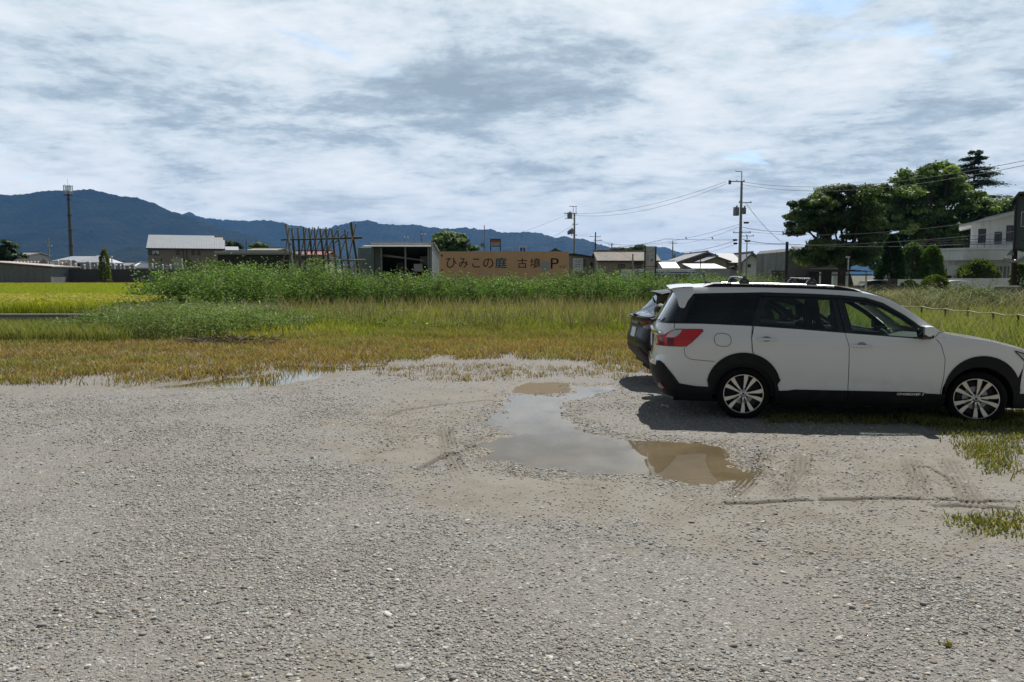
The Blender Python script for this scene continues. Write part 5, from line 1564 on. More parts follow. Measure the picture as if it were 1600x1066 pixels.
# --- utility poles ---
def transformer(parent, x, y, z, r=.28, h=.8):
    m = MB(); m.lathe([(0, 0), (r*.9, 0), (r, .05), (r, h-.08), (r*.9, h), (0, h)], 16, 'z', (x, y, z)); m.tube([(x, y-.08, z+h), (x, y-.08, z+h+.18)], .04, 6); m.tube([(x+.1, y, z+h), (x+.1, y, z+h+.18)], .04, 6)
    m.build('transformer', M['grey_metal'], parent, smooth=True)
def pole(u, vt, Y, label, r=.16, arms=(), boxes=(), taper=.6, m='pole', group='utility poles in the village', top=None, name='utility_pole', tilt=0):
    x = XX(u, Y); zt = Zv(vt, Y)
    o = empty(name, (x, Y, GZ), 0, label, 'utility pole', group); H = zt-GZ
    p = MB(); p.tube([(tilt*H*0, 0, 0), (tilt*H, 0, H)], [r, r*taper], 12); p.build('pole', M[m], o, smooth=True)
    for (v, a, b, th) in arms:      # pixel row, left and right reach in metres
        z = Zv(v, Y)-GZ; c = MB(); c.box(-a, b, -.05-r, .05-r, z-th, z+th)
        co = c.build('crossarm', M['galv'], o)
        n = max(2, int((a+b)/.7)+1)
        for k in range(n):
            xx = -a+.08+(a+b-.16)*k/(n-1)
            q = MB(); q.lathe([(.0, 0), (.035, 0), (.07, .03), (.03, .07), (.065, .10), (.025, .15), (0, .15)], 8, 'z', (xx, -r, z+th)); q.build('insulator', M['white'], co, smooth=True)
    for (u2, v, rr, hh) in boxes:
        transformer(o, XX(u2, Y, v)-x, -r-.1, Zv(v, Y)-GZ-hh/2, rr, hh)
    return o
def tube_thing(name, label, cat, pts, r, m, group=None, n=5):
    t = MB(); p0 = Vector(pts[0]); t.tube([Vector(p)-p0 for p in pts], r, n)
    return tag(t.build(name, m, None, smooth=True, loc=p0), label, cat, group)

P1 = pole(1155.5, 283, 80, 'tallest utility pole with two transformers and a bent top bracket', .19, [(284, 1.35, .25, .05), (317, .3, 1.0, .04), (364, .8, 1.0, .035)], [(1149, 331, .30, .85), (1161, 330, .22, .65)])
_t = MB(); H_ = Zv(284, 80)-GZ; _t.tube([(0, 0, H_-.3), (-.02, 0, H_+1.0)], .05, 6); _t.tube([(-.02, 0, H_+1.0), (-.62, 0, H_+1.03)], .04, 6); _t.tube([(-.62, 0, H_+1.03), (-.62, 0, H_+1.12)], .04, 6); _t.build('top_bracket', M['galv'], P1)
_t = MB(); _t.box(-1.38, -1.12, -.24, -.14, Zv(287, 80)-GZ-.1, Zv(287, 80)-GZ+.28); _t.build('switch', M['grey_metal'], P1)
pole(1166, 368, 84, 'thin leaning utility pole just right of the tallest pole', .08, [(369, .9, .7, .03)], tilt=.0)
P2 = pole(897, 333, 110, 'utility pole right of the long signboard with a square bracket on top', .19, [(334, 1.4, .3, .05), (342, 1.3, .1, .03), (351, .3, .5, .03), (368, .5, .4, .03)], [(890, 337, .36, .8), (893, 362, .25, .7), (888.5, 364, .2, .5)])
_t = MB(); H_ = Zv(334, 110)-GZ; _t.tube([(-.18, 0, H_), (-.18, 0, H_+1.0)], .045, 6); _t.tube([(.22, 0, H_), (.22, 0, H_+1.0)], .045, 6); _t.tube([(-.75, 0, H_+1.0), (.35, 0, H_+1.0)], .045, 6); _t.build('top_bracket', M['galv'], P2)
pole(930, 363, 140, 'dark utility pole between the tan house and the old tiled house', .17, [(370, 1.0, .9, .04), (376, .3, 1.1, .05), (393, .1, .2, .15)], m='dark_metal')
pole(955.5, 380, 180, 'concrete pole standing in front of the old tiled roof', .2, [(383, .8, .6, .05)])
pole(988.5, 397, 66, 'short concrete pole left of the upright sign board', .1, [], group='utility poles in the village')
pole(1050.5, 376, 160, 'utility pole between the upright sign board and the gabled houses', .17, [(380, .9, .9, .05)], [(1053, 402, .3, .8)])
pole(757, 352, 150, 'slim utility pole behind the signboard left of the red billboard', .12, [], [(756, 383, .3, .9), (752, 383, .2, .5)])
pole(1228.5, 378, 70, 'dark wooden pole at the corner of the weathered barn', .16, [], m='black', taper=.8)
pole(1225, 392, 90, 'slim grey pole with a small box left of the barn', .06, [(393, .25, .2, .05)])
pole(1200, 398, 130, 'thin distant pole above the blue sheet left of the barn', .09, [])
pole(1192, 396, 150, 'very thin distant mast right of the white gabled house', .05, [(406, .3, .6, .03)])
pole(78, 371, 120, 'utility pole left of the mobile mast at the graveyard', .11, [(385, .1, .6, .04)])
pole(659, 360, 90, 'thin antenna pole with a small cross piece behind the open shed', .05, [(368, .1, .5, .06), (370, .1, .15, .15)], m='dark_metal')
pole(633, 372, 90, 'thin T-shaped antenna behind the open shed roof', .035, [(372, .1, .45, .02)], m='dark_metal')
pole(386, 374, 110, 'dark post rising behind the long low building', .07, [], m='dark_metal')
pole(168, 384, 120, 'thin pale pole behind the cone shaped bush', .06, [])

# power lines as sagging cables
def line(a, b, sag, label, r=.022, n=22, extra=()):
    a = Vector(a); b = Vector(b); pts = []
    for i in range(n+1):
        t = i/n; p = a.lerp(b, t); p.z -= sag*4*t*(1-t); pts.append(p)
    return tube_thing('power_line', label, 'power line', pts, r*.72, M['wire'], 'power lines between the poles', 4)
pl = lambda u, v, Y: at(u, v, Y)
line(pl(1134, 284, 80), pl(890, 334, 110), .9, 'upper power line from the tallest pole to the bracketed pole')
line(pl(1136, 287, 80), pl(892, 336, 110), 1.2, 'second power line just below the upper one towards the bracketed pole')
line(pl(1158, 284, 80), pl(1640, 243, 42), 1.0, 'upper power line from the tallest pole out to the right over the trees')
line(pl(1158, 288, 80), pl(1640, 250, 42), 1.1, 'second power line running right over the tree tops')
line(pl(1164, 317, 80), pl(1224, 380, 90), .3, 'steep service line falling right from the tallest pole', .02)
line(pl(1166, 317, 80), pl(1226, 381, 90), .45, 'twin of the steep service line right of the tallest pole', .02)
line(pl(1154, 351, 80), pl(932, 378, 140), 1.2, 'middle power line from the tallest pole to the dark pole')
line(pl(1154, 355, 80), pl(1050, 381, 160), .5, 'short power line from the tallest pole to the pole behind the sign')
BIRD_A, BIRD_B = pl(1040, 373.5, 90), pl(1154, 375, 80)
line(pl(1040, 373.5, 90), pl(1154, 375, 80), .05, 'taut cable on which two birds perch', .03)
line(pl(1040, 373.5, 90), pl(900, 384, 110), .6, 'cable from the perching birds on towards the bracketed pole', .03)
line(pl(1150, 376, 80), pl(1020, 392, 130), .7, 'lower communication cable crossing left above the gabled houses', .03)
line(pl(1154, 380, 80), pl(1060, 394, 130), .6, 'lowest communication cable above the gabled houses', .02)
line(pl(1160, 355, 80), pl(1236, 362, 70), .15, 'power line right of the tallest pole at mid height', .03)
line(pl(1160, 374, 80), pl(1228, 381, 70), .15, 'thick communication cable right of the tallest pole', .04)
line(pl(1228, 381, 70), pl(1640, 373, 44), .35, 'cable crossing in front of the trees towards the right edge', .022)
line(pl(1160, 380, 80), pl(1640, 356, 44), .5, 'cable crossing the tree crowns to the right edge', .02)
line(pl(1160, 361, 80), pl(1640, 330, 44), .8, 'high cable crossing the dark tree crowns', .018)
line(pl(886, 336, 110), pl(640, 395, 170), 1.5, 'power line running left from the bracketed pole into the hills', .02)
line(pl(896, 351, 110), pl(780, 396, 150), 1.0, 'lower power line falling left of the bracketed pole', .02)
line(pl(896, 372, 110), pl(759, 392, 150), .6, 'dark cable behind the red billboard from the bracketed pole', .03)
line(pl(898, 366, 110), pl(930, 370, 140), .1, 'short cable from the bracketed pole to the dark pole', .02)
line(pl(932, 370, 140), pl(956, 382, 180), .2, 'short cable from the dark pole to the pole before the tiled roof', .02)
line(pl(934, 376, 140), pl(1050, 379, 160), .8, 'cable from the dark pole to the pole behind the sign', .02)
for (u, v, w, lab) in ((1166, 348, .55, 'small dark cable joint box on the cable right of the tallest pole'), (1148.5, 375, .45, 'cable joint box left of the tallest pole'), (1168, 376.5, .6, 'long cable joint box right of the tallest pole'), (1149, 380.5, .4, 'lower cable joint box left of the tallest pole')):
    b = MB(); p = at(u, v, 79.6); b.tube([(-w/2, 0, 0), (-w/2+.06, 0, 0), (w/2-.06, 0, 0), (w/2, 0, 0)], [.04, .11, .11, .04], 8); tag(b.build('cable_joint', M['dark_metal'], None, True, loc=p), lab, 'cable joint', 'cable joints by the tallest pole')
def bird(u, v, Y, label):
    b = MB(); b.tube([(.10, 0, .0), (.07, 0, .05), (0, 0, .13), (-.03, 0, .20), (-.035, 0, .235)], [.01, .045, .065, .05, .03], 8); b.tube([(-.035, 0, .24), (-.05, 0, .25), (-.085, 0, .24)], [.03, .032, .006], 6); b.tube([(0, .02, .06), (0, .02, -.01)], .006, 4)
    tag(b.build('bird', M['dark_metal'], None, True, loc=at(u, v, Y)), label, 'bird', 'birds on the cable')
bird(1072, 373.6, 87.4, 'small dark bird perched on the cable, left one'); bird(1113, 374.2, 83.5, 'small dark bird perched on the cable nearer the tallest pole')

# --- left edge: graveyard, mast, houses
def mast():
    Y = 170; x = XX(113, Y); o = empty('mobile_mast', (x, Y, GZ), 0, 'tall grey tubular mobile phone mast with antenna cage on top', 'mast'); k = Y/1225
    z = lambda v: Zv(v, Y)-GZ
    m = MB(); pr = [(0, .44), (z(385), .41), (z(361), .37), (z(337), .32), (z(313), .27), (z(303), .22)]
    pts = []; rs = []
    for i in range(len(pr)-1):
        pts += [(-.10*pr[i][0]*.05, 0, pr[i][0]), (-.10*pr[i+1][0]*.05, 0, pr[i+1][0]-.02)]; rs += [pr[i][1], pr[i+1][1]+.03]
    m.tube(pts, rs, 16); m.build('tower', mat('mast_grey', (.10, .11, .125), .5, .3), o, smooth=True)
    for v in (313, 337, 361, 385):
        f = MB(); f.lathe([(.2, 0), (.55 if v > 330 else .42, 0), (.55 if v > 330 else .42, .16), (.2, .16)], 16, 'z', (-.10*z(v)*.05, 0, z(v))); f.build('flange', M['dark_metal'], o)
    xo = -.10*z(300)*.05
    f = MB(); f.lathe([(.2, 0), (.9, 0), (.9, .12), (.2, .12)], 20, 'z', (xo, 0, z(305.5))); f.build('platform', M['dark_metal'], o)
    f = MB(); f.tube([(xo, 0, z(305)), (xo, 0, z(290))], .14, 8); f.tube([(xo, 0, z(290)), (xo, 0, z(280))], .03, 6); f.build('top_rod', M['grey_metal'], o)
    for a in (0, 60, 120, 180, 240, 300):
        f = MB(); dx, dy = math.cos(R(a+20))*.82, math.sin(R(a+20))*.82
        f.tube([(xo+dx, dy, z(304)), (xo+dx, dy, z(289.5))], .09, 8); f.tube([(xo, 0, z(291)), (xo+dx, dy, z(291))], .035, 5); f.build('antenna', M['galv'], o, smooth=True)
mast()
def low_wall(name, label, u0, u1, vt, Y, th=.2, m=M['concrete'], cap=None, zt=None, cat='wall'):
    x0, x1 = XX(u0, Y), XX(u1, Y); z = zt if zt is not None else Zv(vt, Y)
    o = empty(name, ((x0+x1)/2, Y, GZ), 0, label, cat); w = (x1-x0)/2; H = z-GZ
    b = MB(); b.box(-w, w, 0, th, 0, H); b.build('wall', m, o)
    c = MB(); c.box(-w-.02, w+.02, -.04, th+.04, H, H+.06); c.build('coping', cap or m, o)
    return o
low_wall('graveyard_wall', 'long dark concrete wall below the gravestones beyond the rice', 80, 292, 421.5, 100, m=mat('dark_block_wall', (.11, .11, .115), .9, var=.2, stain=((.05, .05, .045), .5), streak=True))
STONEG = mat('gravestone_granite', (.34, .35, .36), .5, var=.2, scale=5)
GR = [(90, 407, 1.0), (97, 411, .8), (103, 409, .9), (109, 406, 1.0), (118, 411, .7), (131, 413, .8), (139, 409, 1.0), (147, 414, .8), (152, 412, .7), (178, 412, .8), (187, 414, .9), (193, 413, .7), (208, 414, 1.0), (237, 412, .9), (243, 416, .7), (248, 415, .8), (253, 413, .9), (264, 413, 1.3), (275, 417, .7), (284, 414, .9)]
for i, (u, v, w) in enumerate(GR):
    o = empty('gravestone', (XX(u, 102), 102, GZ), 0, 'grey granite gravestone standing behind the dark graveyard wall', 'gravestone', 'gravestones behind the graveyard wall')
    H = Zv(v, 102)-GZ; b = MB(); b.box(-w*.6, w*.6, -.5, .5, 0, H*.55); b.box(-w*.42, w*.42, -.35, .35, H*.55, H*.7); b.build('base', STONEG, o)
    b = MB(); b.box(-w*.22, w*.22, -.2, .2, H*.7, H-.06); b.prism([(-w*.22, H-.06), (w*.22, H-.06), (w*.12, H), (-w*.12, H)], -.2, .2); b.build('stone', STONEG, o)
def tiled_shelter(u0, u1, vt, ve, Y, label):
    x0, x1 = XX(u0, Y), XX(u1, Y); o = empty('tiled_shelter', ((x0+x1)/2, Y, GZ), 0, label, 'shelter', 'dark tiled shelters with white scalloped eaves')
    w = (x1-x0)/2; z1 = Zv(vt, Y)-GZ; z0 = Zv(ve, Y)-GZ
    r = MB(); r.prism([(-.9, z0), (0, z1), (.9, z0), (.9, z0-.1), (-.9, z0-.1)], -w, w, 'yz'); ro = r.build('roof', BROWN, o)
    n = int(w*2/.42)
    for k in range(n):
        c = MB(); c.lathe([(0, 0), (.15, 0), (.15, .12), (0, .12)], 12, 'y', (-w+.2+k*(2*w-.4)/(n-1), -1.0, z0-.02)); c.build('eave_tile', M['white'], ro)
    for s in (-w+.25, w-.25):
        b = MB(); b.box(s-.08, s+.08, -.6, -.44, 0, z0-.1); b.build('post', BROWN, o)
    b = MB(); b.box(-w+.35, w-.35, .3, .45, 0, z0-.1); b.build('back_wall', GREYW, o)
tiled_shelter(27, 69, 404.5, 410, 104, 'longer dark tiled shelter with white scalloped eaves at far left')
tiled_shelter(90, 117, 406.5, 411, 104, 'shorter dark tiled shelter with white scalloped eaves below the mast')
def hip_house(name, label, u0, u1, uR0, uR1, vt, ve, Y, D, wall, roof, open_=False, cat='house'):
    x0, x1 = XX(u0, Y), XX(u1, Y); o = empty(name, ((x0+x1)/2, Y, GZ), 0, label, cat); ox = (x0+x1)/2
    a, b = x0-ox, x1-ox; r0, r1 = XX(uR0, Y)-ox, XX(uR1, Y)-ox; z1 = Zv(vt, Y)-GZ; z0 = Zv(ve, Y)-GZ
    r = MB(); r.add([(a, 0, z0), (b, 0, z0), (b, D, z0), (a, D, z0), (r0, D/2, z1), (r1, D/2, z1), (a, 0, z0-.15), (b, 0, z0-.15), (b, D, z0-.15), (a, D, z0-.15)],
          [(0, 1, 5, 4), (1, 2, 5), (2, 3, 4, 5), (3, 0, 4), (0, 6, 7, 1), (1, 7, 8, 2), (2, 8, 9, 3), (3, 9, 6, 0), (9, 8, 7, 6)]); r.build('roof', roof, o)
    if open_:
        for px_ in (a+.5, a+(b-a)*.5, b-.5):
            for py_ in (.5, D-.5):
                p = MB(); p.box(px_-.12, px_+.12, py_-.12, py_+.12, 0, z0-.15); p.build('post', BROWN, o)
        p = MB(); p.box(a+1, b-1, D-.9, D-.7, 0, z0*.75); p.build('back_wall', mat('rust_panel', (.22, .10, .06), .8), o)
    else:
        w = MB(); w.box(a+.5, b-.5, .5, D-.5, 0, z0-.15); w.build('wall', wall, o)
        windowed(o, a+1.0, a+2.4, z0*.35, z0*.7, .5)
    return o
hip_house('house', 'low house with a grey hipped roof behind the mast', 80, 131, 90, 130, 399.5, 408, 118, 8, GREYW, ROOFG)
hip_house('pavilion', 'open pavilion with a grey pyramid roof right of the mast', 114, 158, 134, 141, 398.5, 410, 108, 6.5, GREYW, ROOFG, True, 'pavilion')
gable_house('house', 'small pale house behind the dark tree at far left', 'house', XX(28, 135), XX(45, 135), 135, 141, Zv(399, 135), Zv(395, 135), LGREY, TILE)
def lean_shed(name, label, u0, u1, vl, vr, Y, D, wall, roof, over=.3):
    x0, x1 = XX(u0, Y), XX(u1, Y); o = empty(name, ((x0+x1)/2, Y, GZ), 0, label, 'shed'); a, b = (x0-x1)/2, (x1-x0)/2
    zl, zr = Zv(vl, Y)-GZ, Zv(vr, Y)-GZ
    w = MB(); w.prism([(a, 0), (b, 0), (b, zr-.08), (a, zl-.08)], 0, D); w.build('wall', wall, o)
    r = MB(); r.prism([(a-over, zl), (b+over, zr), (b+over, zr+.12), (a-over, zl+.12)], -over, D+over); r.build('roof', roof, o)
    n = int((b-a)/.9)
    for k in range(1, n):
        s = MB(); xx = a+(b-a)*k/n; s.box(xx-.02, xx+.02, -.03, 0, 0, zl+(zr-zl)*k/n-.1); s.build('wall_rib', M['grey_metal'], o)
    return o
lean_shed('shed', 'grey corrugated shed with a rusty sloping roof at the far left of the rice', -30, 79, 408.5, 417.5, 96, 6, SHEDW, mat('rusty_roof', (.40, .34, .30), .7, var=.2, stain=((.18, .09, .05), .6)))
gable_house('greenhouse', 'low white roofed outbuilding left of the brown house', 'outbuilding', XX(205, 112), XX(234, 112), 112, 118, Zv(419, 112), Zv(411, 112), LGREY, WROOF, over=.2)
gable_house('outbuilding', 'tiny grey outbuilding behind the cone shaped bush', 'outbuilding', XX(168, 122), XX(200, 122), 122, 127, Zv(416, 122), Zv(411, 122), GREYW, TILE, over=.2)
def brown_house():
    Y = 110; TH = R(20); X0 = XX(232.5, Y); D = 8.5
    def loc_(u):      # distance along the turned front for an image column
        k_ = XX(u, 1000)/1000; return (X0-k_*Y)/(k_*math.sin(TH)-math.cos(TH))
    zl = lambda v, w_=5: Zv(v, Y+w_*math.sin(TH))-GZ
    o = empty('house', (X0, Y, GZ), TH, 'large brown sided house with a ribbed grey metal roof', 'house'); a, b = 0.0, loc_(350)
    ze = zl(387, 0); zr = zl(370.5, 8)+.25
    w = MB(); w.prism([(0, 0), (D, 0), (D, ze), (D/2, zr-.1), (0, ze)], a, b, 'yz'); w.build('wall', BEIGE, o)
    xs = loc_(336); sl = (zr-ze)/(D/2); e = .45
    r = MB(); r.prism([(-e, ze-sl*e), (D/2, zr), (D+e, ze-sl*e), (D+e, ze-sl*e+.14), (D/2, zr+.14), (-e, ze-sl*e+.14)], a-.2, xs, 'yz'); ro = r.build('roof', ROOFG, o)
    k = .62; r2 = MB(); r2.prism([(-e, ze-sl*e), (D/2*k, ze+(zr-ze)*k), (D*.8, ze-.1), (D*.8, ze+.04), (D/2*k, ze+(zr-ze)*k+.14), (-e, ze-sl*e+.14)], xs+.003, b+.25, 'yz'); r2.build('lower_roof', ROOFG, o)
    n = 30
    for i in range(n+1):
        rb = MB(); xx = a-.16+(b+.36-a)*i/n; kk = 1.0 if xx < xs else k
        rb.add([(xx-.02, -e, ze-sl*e+.14), (xx+.02, -e, ze-sl*e+.14), (xx+.02, D/2*kk, ze+(zr-ze)*kk+.14), (xx-.02, D/2*kk, ze+(zr-ze)*kk+.14), (xx-.02, -e, ze-sl*e+.19), (xx+.02, -e, ze-sl*e+.19), (xx+.02, D/2*kk, ze+(zr-ze)*kk+.19), (xx-.02, D/2*kk, ze+(zr-ze)*kk+.19)], [(0,3,2,1),(4,5,6,7),(0,1,5,4),(1,2,6,5),(2,3,7,6),(3,0,4,7)])
        rb.build('roof_seam', ROOFG, ro)
    g = MB(); g.box(a-.2, b+.25, -e-.12, -e, ze-sl*e-.06, ze-sl*e+.08); g.build('gutter', M['dark_metal'], ro)
    xl = loc_
    wn = windowed(o, xl(232.9), xl(250.5), zl(399, 1), zl(391, 1), 0)
    c = MB(); c.add([(xl(239.5), 0, zl(391.8, 1)), (xl(249.8), 0, zl(391.8, 1)), (xl(249.8), 0, zl(398, 1)), (xl(246), 0, zl(396, 1)), (xl(244.5), 0, zl(392.2, 1)), (xl(243), 0, zl(396, 1)), (xl(239.5), 0, zl(398, 1))], [(0, 6, 5, 4), (0, 4, 1), (4, 3, 2, 1)])
    c.build('curtain', M['white'], wn, fix=False).location.y = -.026
    for u0, u1, v0, v1 in ((277, 281.5, 398.5, 392), (300.5, 304.5, 399, 392), (310, 314, 399, 393), (252, 253.8, 412, 404)): windowed(o, xl(u0), xl(u1), zl(v0, xl(u0)), zl(v1, xl(u0)), 0, mull=0)
    d = MB(); d.tube([(xl(293), -.06, zl(412)), (xl(293), -.06, ze-.1)], .05, 6); d.build('downpipe', M['dark_metal'], o)
    d = MB(); d.tube([(xl(287.5), -.06, 0), (xl(287.5), -.06, zl(391.5)), (xl(283), -.06, zl(391))], .04, 6); d.build('downpipe', M['dark_metal'], o)
    x2 = loc_(372); zz = zl(391.5, x2)
    w = MB(); w.box(b, x2, 2, 8, 0, zz); w.build('annex_wall', BEIGE, o)
    r = MB(); r.prism([(1.6, zz), (1.6, zz+.1), (6, zz+.75), (6, zz+.6)], b+.26, x2+.2, 'yz'); r.build('annex_roof', ROOFG, o)
brown_house()
def long_building():
    Y = 92; x0, x1 = XX(341, Y), XX(452, Y); o = empty('long_building', ((x0+x1)/2, Y, GZ), 0, 'long low dark building with a pale flat roof edge', 'building'); a, b = (x0-x1)/2, (x1-x0)/2; z = Zv(398, Y)-GZ
    w = MB(); w.box(a, b, 0, 7, 0, z); w.build('wall', BROWN, o)
    r = MB(); r.box(a-.2, b+.2, -.4, 7.3, z, z+.16); r.build('fascia', GREYW, o)
    r = MB(); r.box(a-.25, b+.25, -.45, 7.4, z+.163, z+.42); r.build('roof', LGREY, o)
long_building()
gable_house('house', 'low brown roofed house behind the long dark building', 'house', XX(388, 120), XX(430, 120), 120, 128, Zv(392, 120), Zv(388, 120), BEIGE, OLDTILE, over=.3)
gable_house('house', 'reddish roofed cottage seen through the bamboo frame', 'house', XX(452, 100), XX(508, 100), 100, 106, Zv(399, 100), Zv(393, 100), BEIGE2, mat('red_brown_roof', (.24, .08, .06), .7, var=.2), over=.3)
def lamp_post(u, v, Y, label, arm=.5, r=.06):
    x = XX(u, Y); H = Zv(v, Y)-GZ; o = empty('lamp_post', (x, Y, GZ), 0, label, 'lamp post')
    m = MB(); m.tube([(0, 0, 0), (0, 0, H)], r, 8); m.build('post', M['white'], o, smooth=True)
    m = MB(); m.box(-arm, .08, -.1, .1, H, H+.12); m.build('lamp_head', M['white'], o)
lamp_post(175.5, 401.5, 103, 'short white lamp post behind the graveyard wall', .15, .09)
lamp_post(280, 405.5, 102, 'white lamp post in front of the brown house wall', .45, .12)
lamp_post(1325, 403, 62, 'slim white lamp post behind the car port', .18, .05)
lamp_post(800, 388, 120, 'street lamp with a long curved arm behind the signboard', 1.2, .04)
_s = tag(MB().box(-.55, .55, 0, .3, 0, Zv(404, 101.5)-GZ).build('stone_pillar', LGREY, None, loc=(XX(278, 101.5), 101.5, GZ)), 'pale stone pillar beside the white lamp post by the brown house', 'pillar')

# --- trestle of crossed bamboo poles
def bamboo_frame():
    Y = 60; s = Y/1225*1.0
    BAM = mat('weathered_bamboo', (.055, .055, .032), .6, var=.35, scale=2); PALEB = mat('pale_bamboo', (.27, .25, .20), .7, var=.25, scale=2)
    x0 = XX(506, Y); o = empty('bamboo_frame', (x0, Y, GZ), 0, 'frame of crossed bamboo poles lashed to two long rails', 'bamboo frame')
    lx = lambda u: XX(u, Y)-x0; lz = lambda v: Zv(v, Y)-GZ
    front = [(444.5, 350, 459, 394, 1.7), (454, 355, 464, 400, 1), (463, 354, 473, 403, 1), (472, 355, 482, 404, 1), (480.5, 356, 492, 406, 1), (489, 356, 499, 402, 1), (498, 357, 510, 410, 1), (507, 355, 517, 408, 1), (516.5, 358.5, 528, 412, 1), (525.5, 356, 537, 408, 1), (537, 359, 548, 410, 1), (546.5, 347, 562.5, 420, 1.7)]
    for u0, v0, u1, v1, w in front:
        a = Vector((lx(u0), .75, lz(v0))); b = Vector((lx(u1), -.75, lz(v1))); d = (b-a); t = (0-a.z)/d.z; b = a+d*t*.96
        m = MB(); m.tube([a, a.lerp(b, .5), b], .078*w**.6, 7); m.build('bamboo_pole', BAM, o, smooth=True)
    back = [(451, 380), (461, 357), (471, 356), (484, 357), (494, 356), (503, 355), (514, 358), (521, 357), (532, 360), (543, 366), (549, 362), (560.5, 350)]
    back[0] = (458, 356)
    for i, (u, v) in enumerate(back):
        um = [450, 459, 467, 476, 485.5, 494, 502.5, 512, 521, 530.5, 541, 552][i]
        a = Vector((lx(u), -.75, lz(v))); mid = Vector((lx(um), 0, lz(374))); d = mid-a; t = (0-a.z)/d.z; b = a+d*t*.96; b.y = .75 if b.y < .75 else b.y
        m = MB(); m.tube([a, a.lerp(b, .5), b], .042, 7); m.build('bamboo_pole', PALEB, o, smooth=True)
    m = MB(); m.tube([(lx(440), 0, lz(375)), (lx(500), 0, lz(373.5)), (lx(567), 0, lz(371.5))], [.055, .06, .09], 8); m.build('rail', BAM, o, smooth=True)
    m = MB(); m.tube([(lx(449), -.8, lz(408)), (lx(574), -.8, lz(406.5))], .05, 8); m.build('rail', PALEB, o, smooth=True)
    m = MB(); m.tube([(lx(449), .8, lz(408)), (lx(570), .8, lz(406.5))], .05, 8); m.build('rail', BAM, o, smooth=True)
    for u, v in ((552, 373), (451, 375)):
        m = MB(); m.lathe([(.10, 0), (.12, .06), (.10, .12)], 10, 'x', (lx(u)-.06, 0, lz(v))); m.build('lashing', mat('straw_rope', (.45, .35, .15), .9), o)
    for k in range(9):
        u = 536+k*3.1; m = MB(); a = Vector((lx(u+(k % 3)*3-3), .1*k-.4, lz(399+(k*5) % 9))); b = Vector((lx(545+k*1.2), 0, 0)); m.tube([a, b], .035, 6); m.build('prop', PALEB, o)
bamboo_frame()

# --- open tractor shed
def open_shed():
    Y = 66; x0, x1 = XX(581, Y), XX(676, Y); D = 7.5; ox = (x0+x1)/2; o = empty('open_shed', (ox, Y, GZ), 0, 'grey corrugated open-fronted farm shed with dark clutter inside', 'shed'); a, b = x0-ox, x1-ox
    zl = lambda v: Zv(v, Y)-GZ; zt = zl(385); 
    COR = mat('corrugated_sheet', (.42, .44, .45), .5, .3, var=.08, stain=((.22, .22, .22), .4), streak=True)
    w = MB(); w.box(a, a+.08, 0, D, 0, zt); w.build('side_wall', SHEDW, o)
    w = MB(); w.prism([(0, 0), (D+1.5, 0), (D+1.5, zt-.9), (0, zt+.25)], b-.08, b, 'yz'); sw = w.build('side_wall', COR, o)
    for k in range(1, 14):
        r = MB(); yy = k*.6; r.box(b, b+.03, yy, yy+.08, 0, zt+.2-yy*.12); r.build('wall_rib', COR, sw)
    w = MB(); w.box(a+.08, b-.08, D-.1, D, 0, zt-.6); w.build('back_wall', BROWN, o)
    w = MB(); w.box(a-.02, b+.02, -.02, .06, zt-.02, zl(380)); w.build('front_fascia', COR, o)
    w = MB(); w.prism([(-.9, zl(386.3)), (-.9, zl(385.2)), (0, zl(384.0)), (0, zl(385.0))], a-.6, b-.1, 'yz'); w.build('awning', WROOF, o)
    w = MB(); w.prism([(.06, zl(380)), (.06, zl(380)+.08), (D+1.7, zt-.80), (D+1.7, zt-.88)], a-.1, b+.15, 'yz'); w.build('roof', COR, o)
    for u in (583, 596, 633.5, 669.5, 673):
        p = MB(); xx = XX(u, Y)-ox; p.box(xx-.07, xx+.07, .07, .2, 0, zt-.05); p.build('post', M['grey_metal'], o)
    p = MB(); p.box(XX(584, Y)-ox, XX(595, Y)-ox, .5, .55, 0, zt-.1); p.build('door_panel', mat('blue_grey_door', (.16, .20, .23), .5), o)
    p = MB(); p.prism([(XX(588, Y)-ox, zl(398)), (XX(598, Y)-ox, zl(397)), (XX(660, Y)-ox, zl(406)), (XX(660, Y)-ox, zl(408)), (XX(640, Y)-ox, zl(405)), (XX(590, Y)-ox, zl(400))], 1.2, 1.5); p.build('beam', M['grey_metal'], o)
    p = MB(); p.box(XX(649, Y)-ox, XX(668, Y)-ox, 3.5, 4.2, zl(414), zl(399)); p.build('store_cupboard', LGREY, o)
    p = MB(); p.box(XX(642, Y)-ox, XX(656, Y)-ox, 2.0, 2.6, zl(424), zl(412)); p.build('crate', M['galv'], o)
    p = MB(); p.box(XX(613, Y)-ox, XX(624, Y)-ox, 2.4, 3.4, 0, zl(410)); p.build('shelf', M['dark_metal'], o)
    # rice machinery: a dark cultivator shape
    p = MB(); c = XX(606, Y)-ox; p.box(c-.5, c+.5, 2, 3.6, .5, 1.3); p.tube([(c-.4, 2, .5), (c-.4, 2, 2.0), (c+.4, 2, 2.1)], .06, 6); p.build('machine_body', M['dark_metal'], o, bevel=.05)
    for dx in (-.45, .45):
        p = MB(); p.lathe([(.18, -.1), (.5, -.1), (.5, .1), (.18, .1)], 18, 'x', (c+dx, 3.2, .5), close=True); p.build('machine_wheel', M['rubber'], o)
open_shed()
gable_house('outbuilding', 'pale grey windowless outbuilding between the bamboo frame and the open shed', 'outbuilding', XX(560, 74), XX(582, 74), 74, 80, Zv(388, 74), Zv(386, 74), mat('blue_grey_sheet', (.20, .24, .27), .6, .2), ROOFG, over=.05, thick=.06)

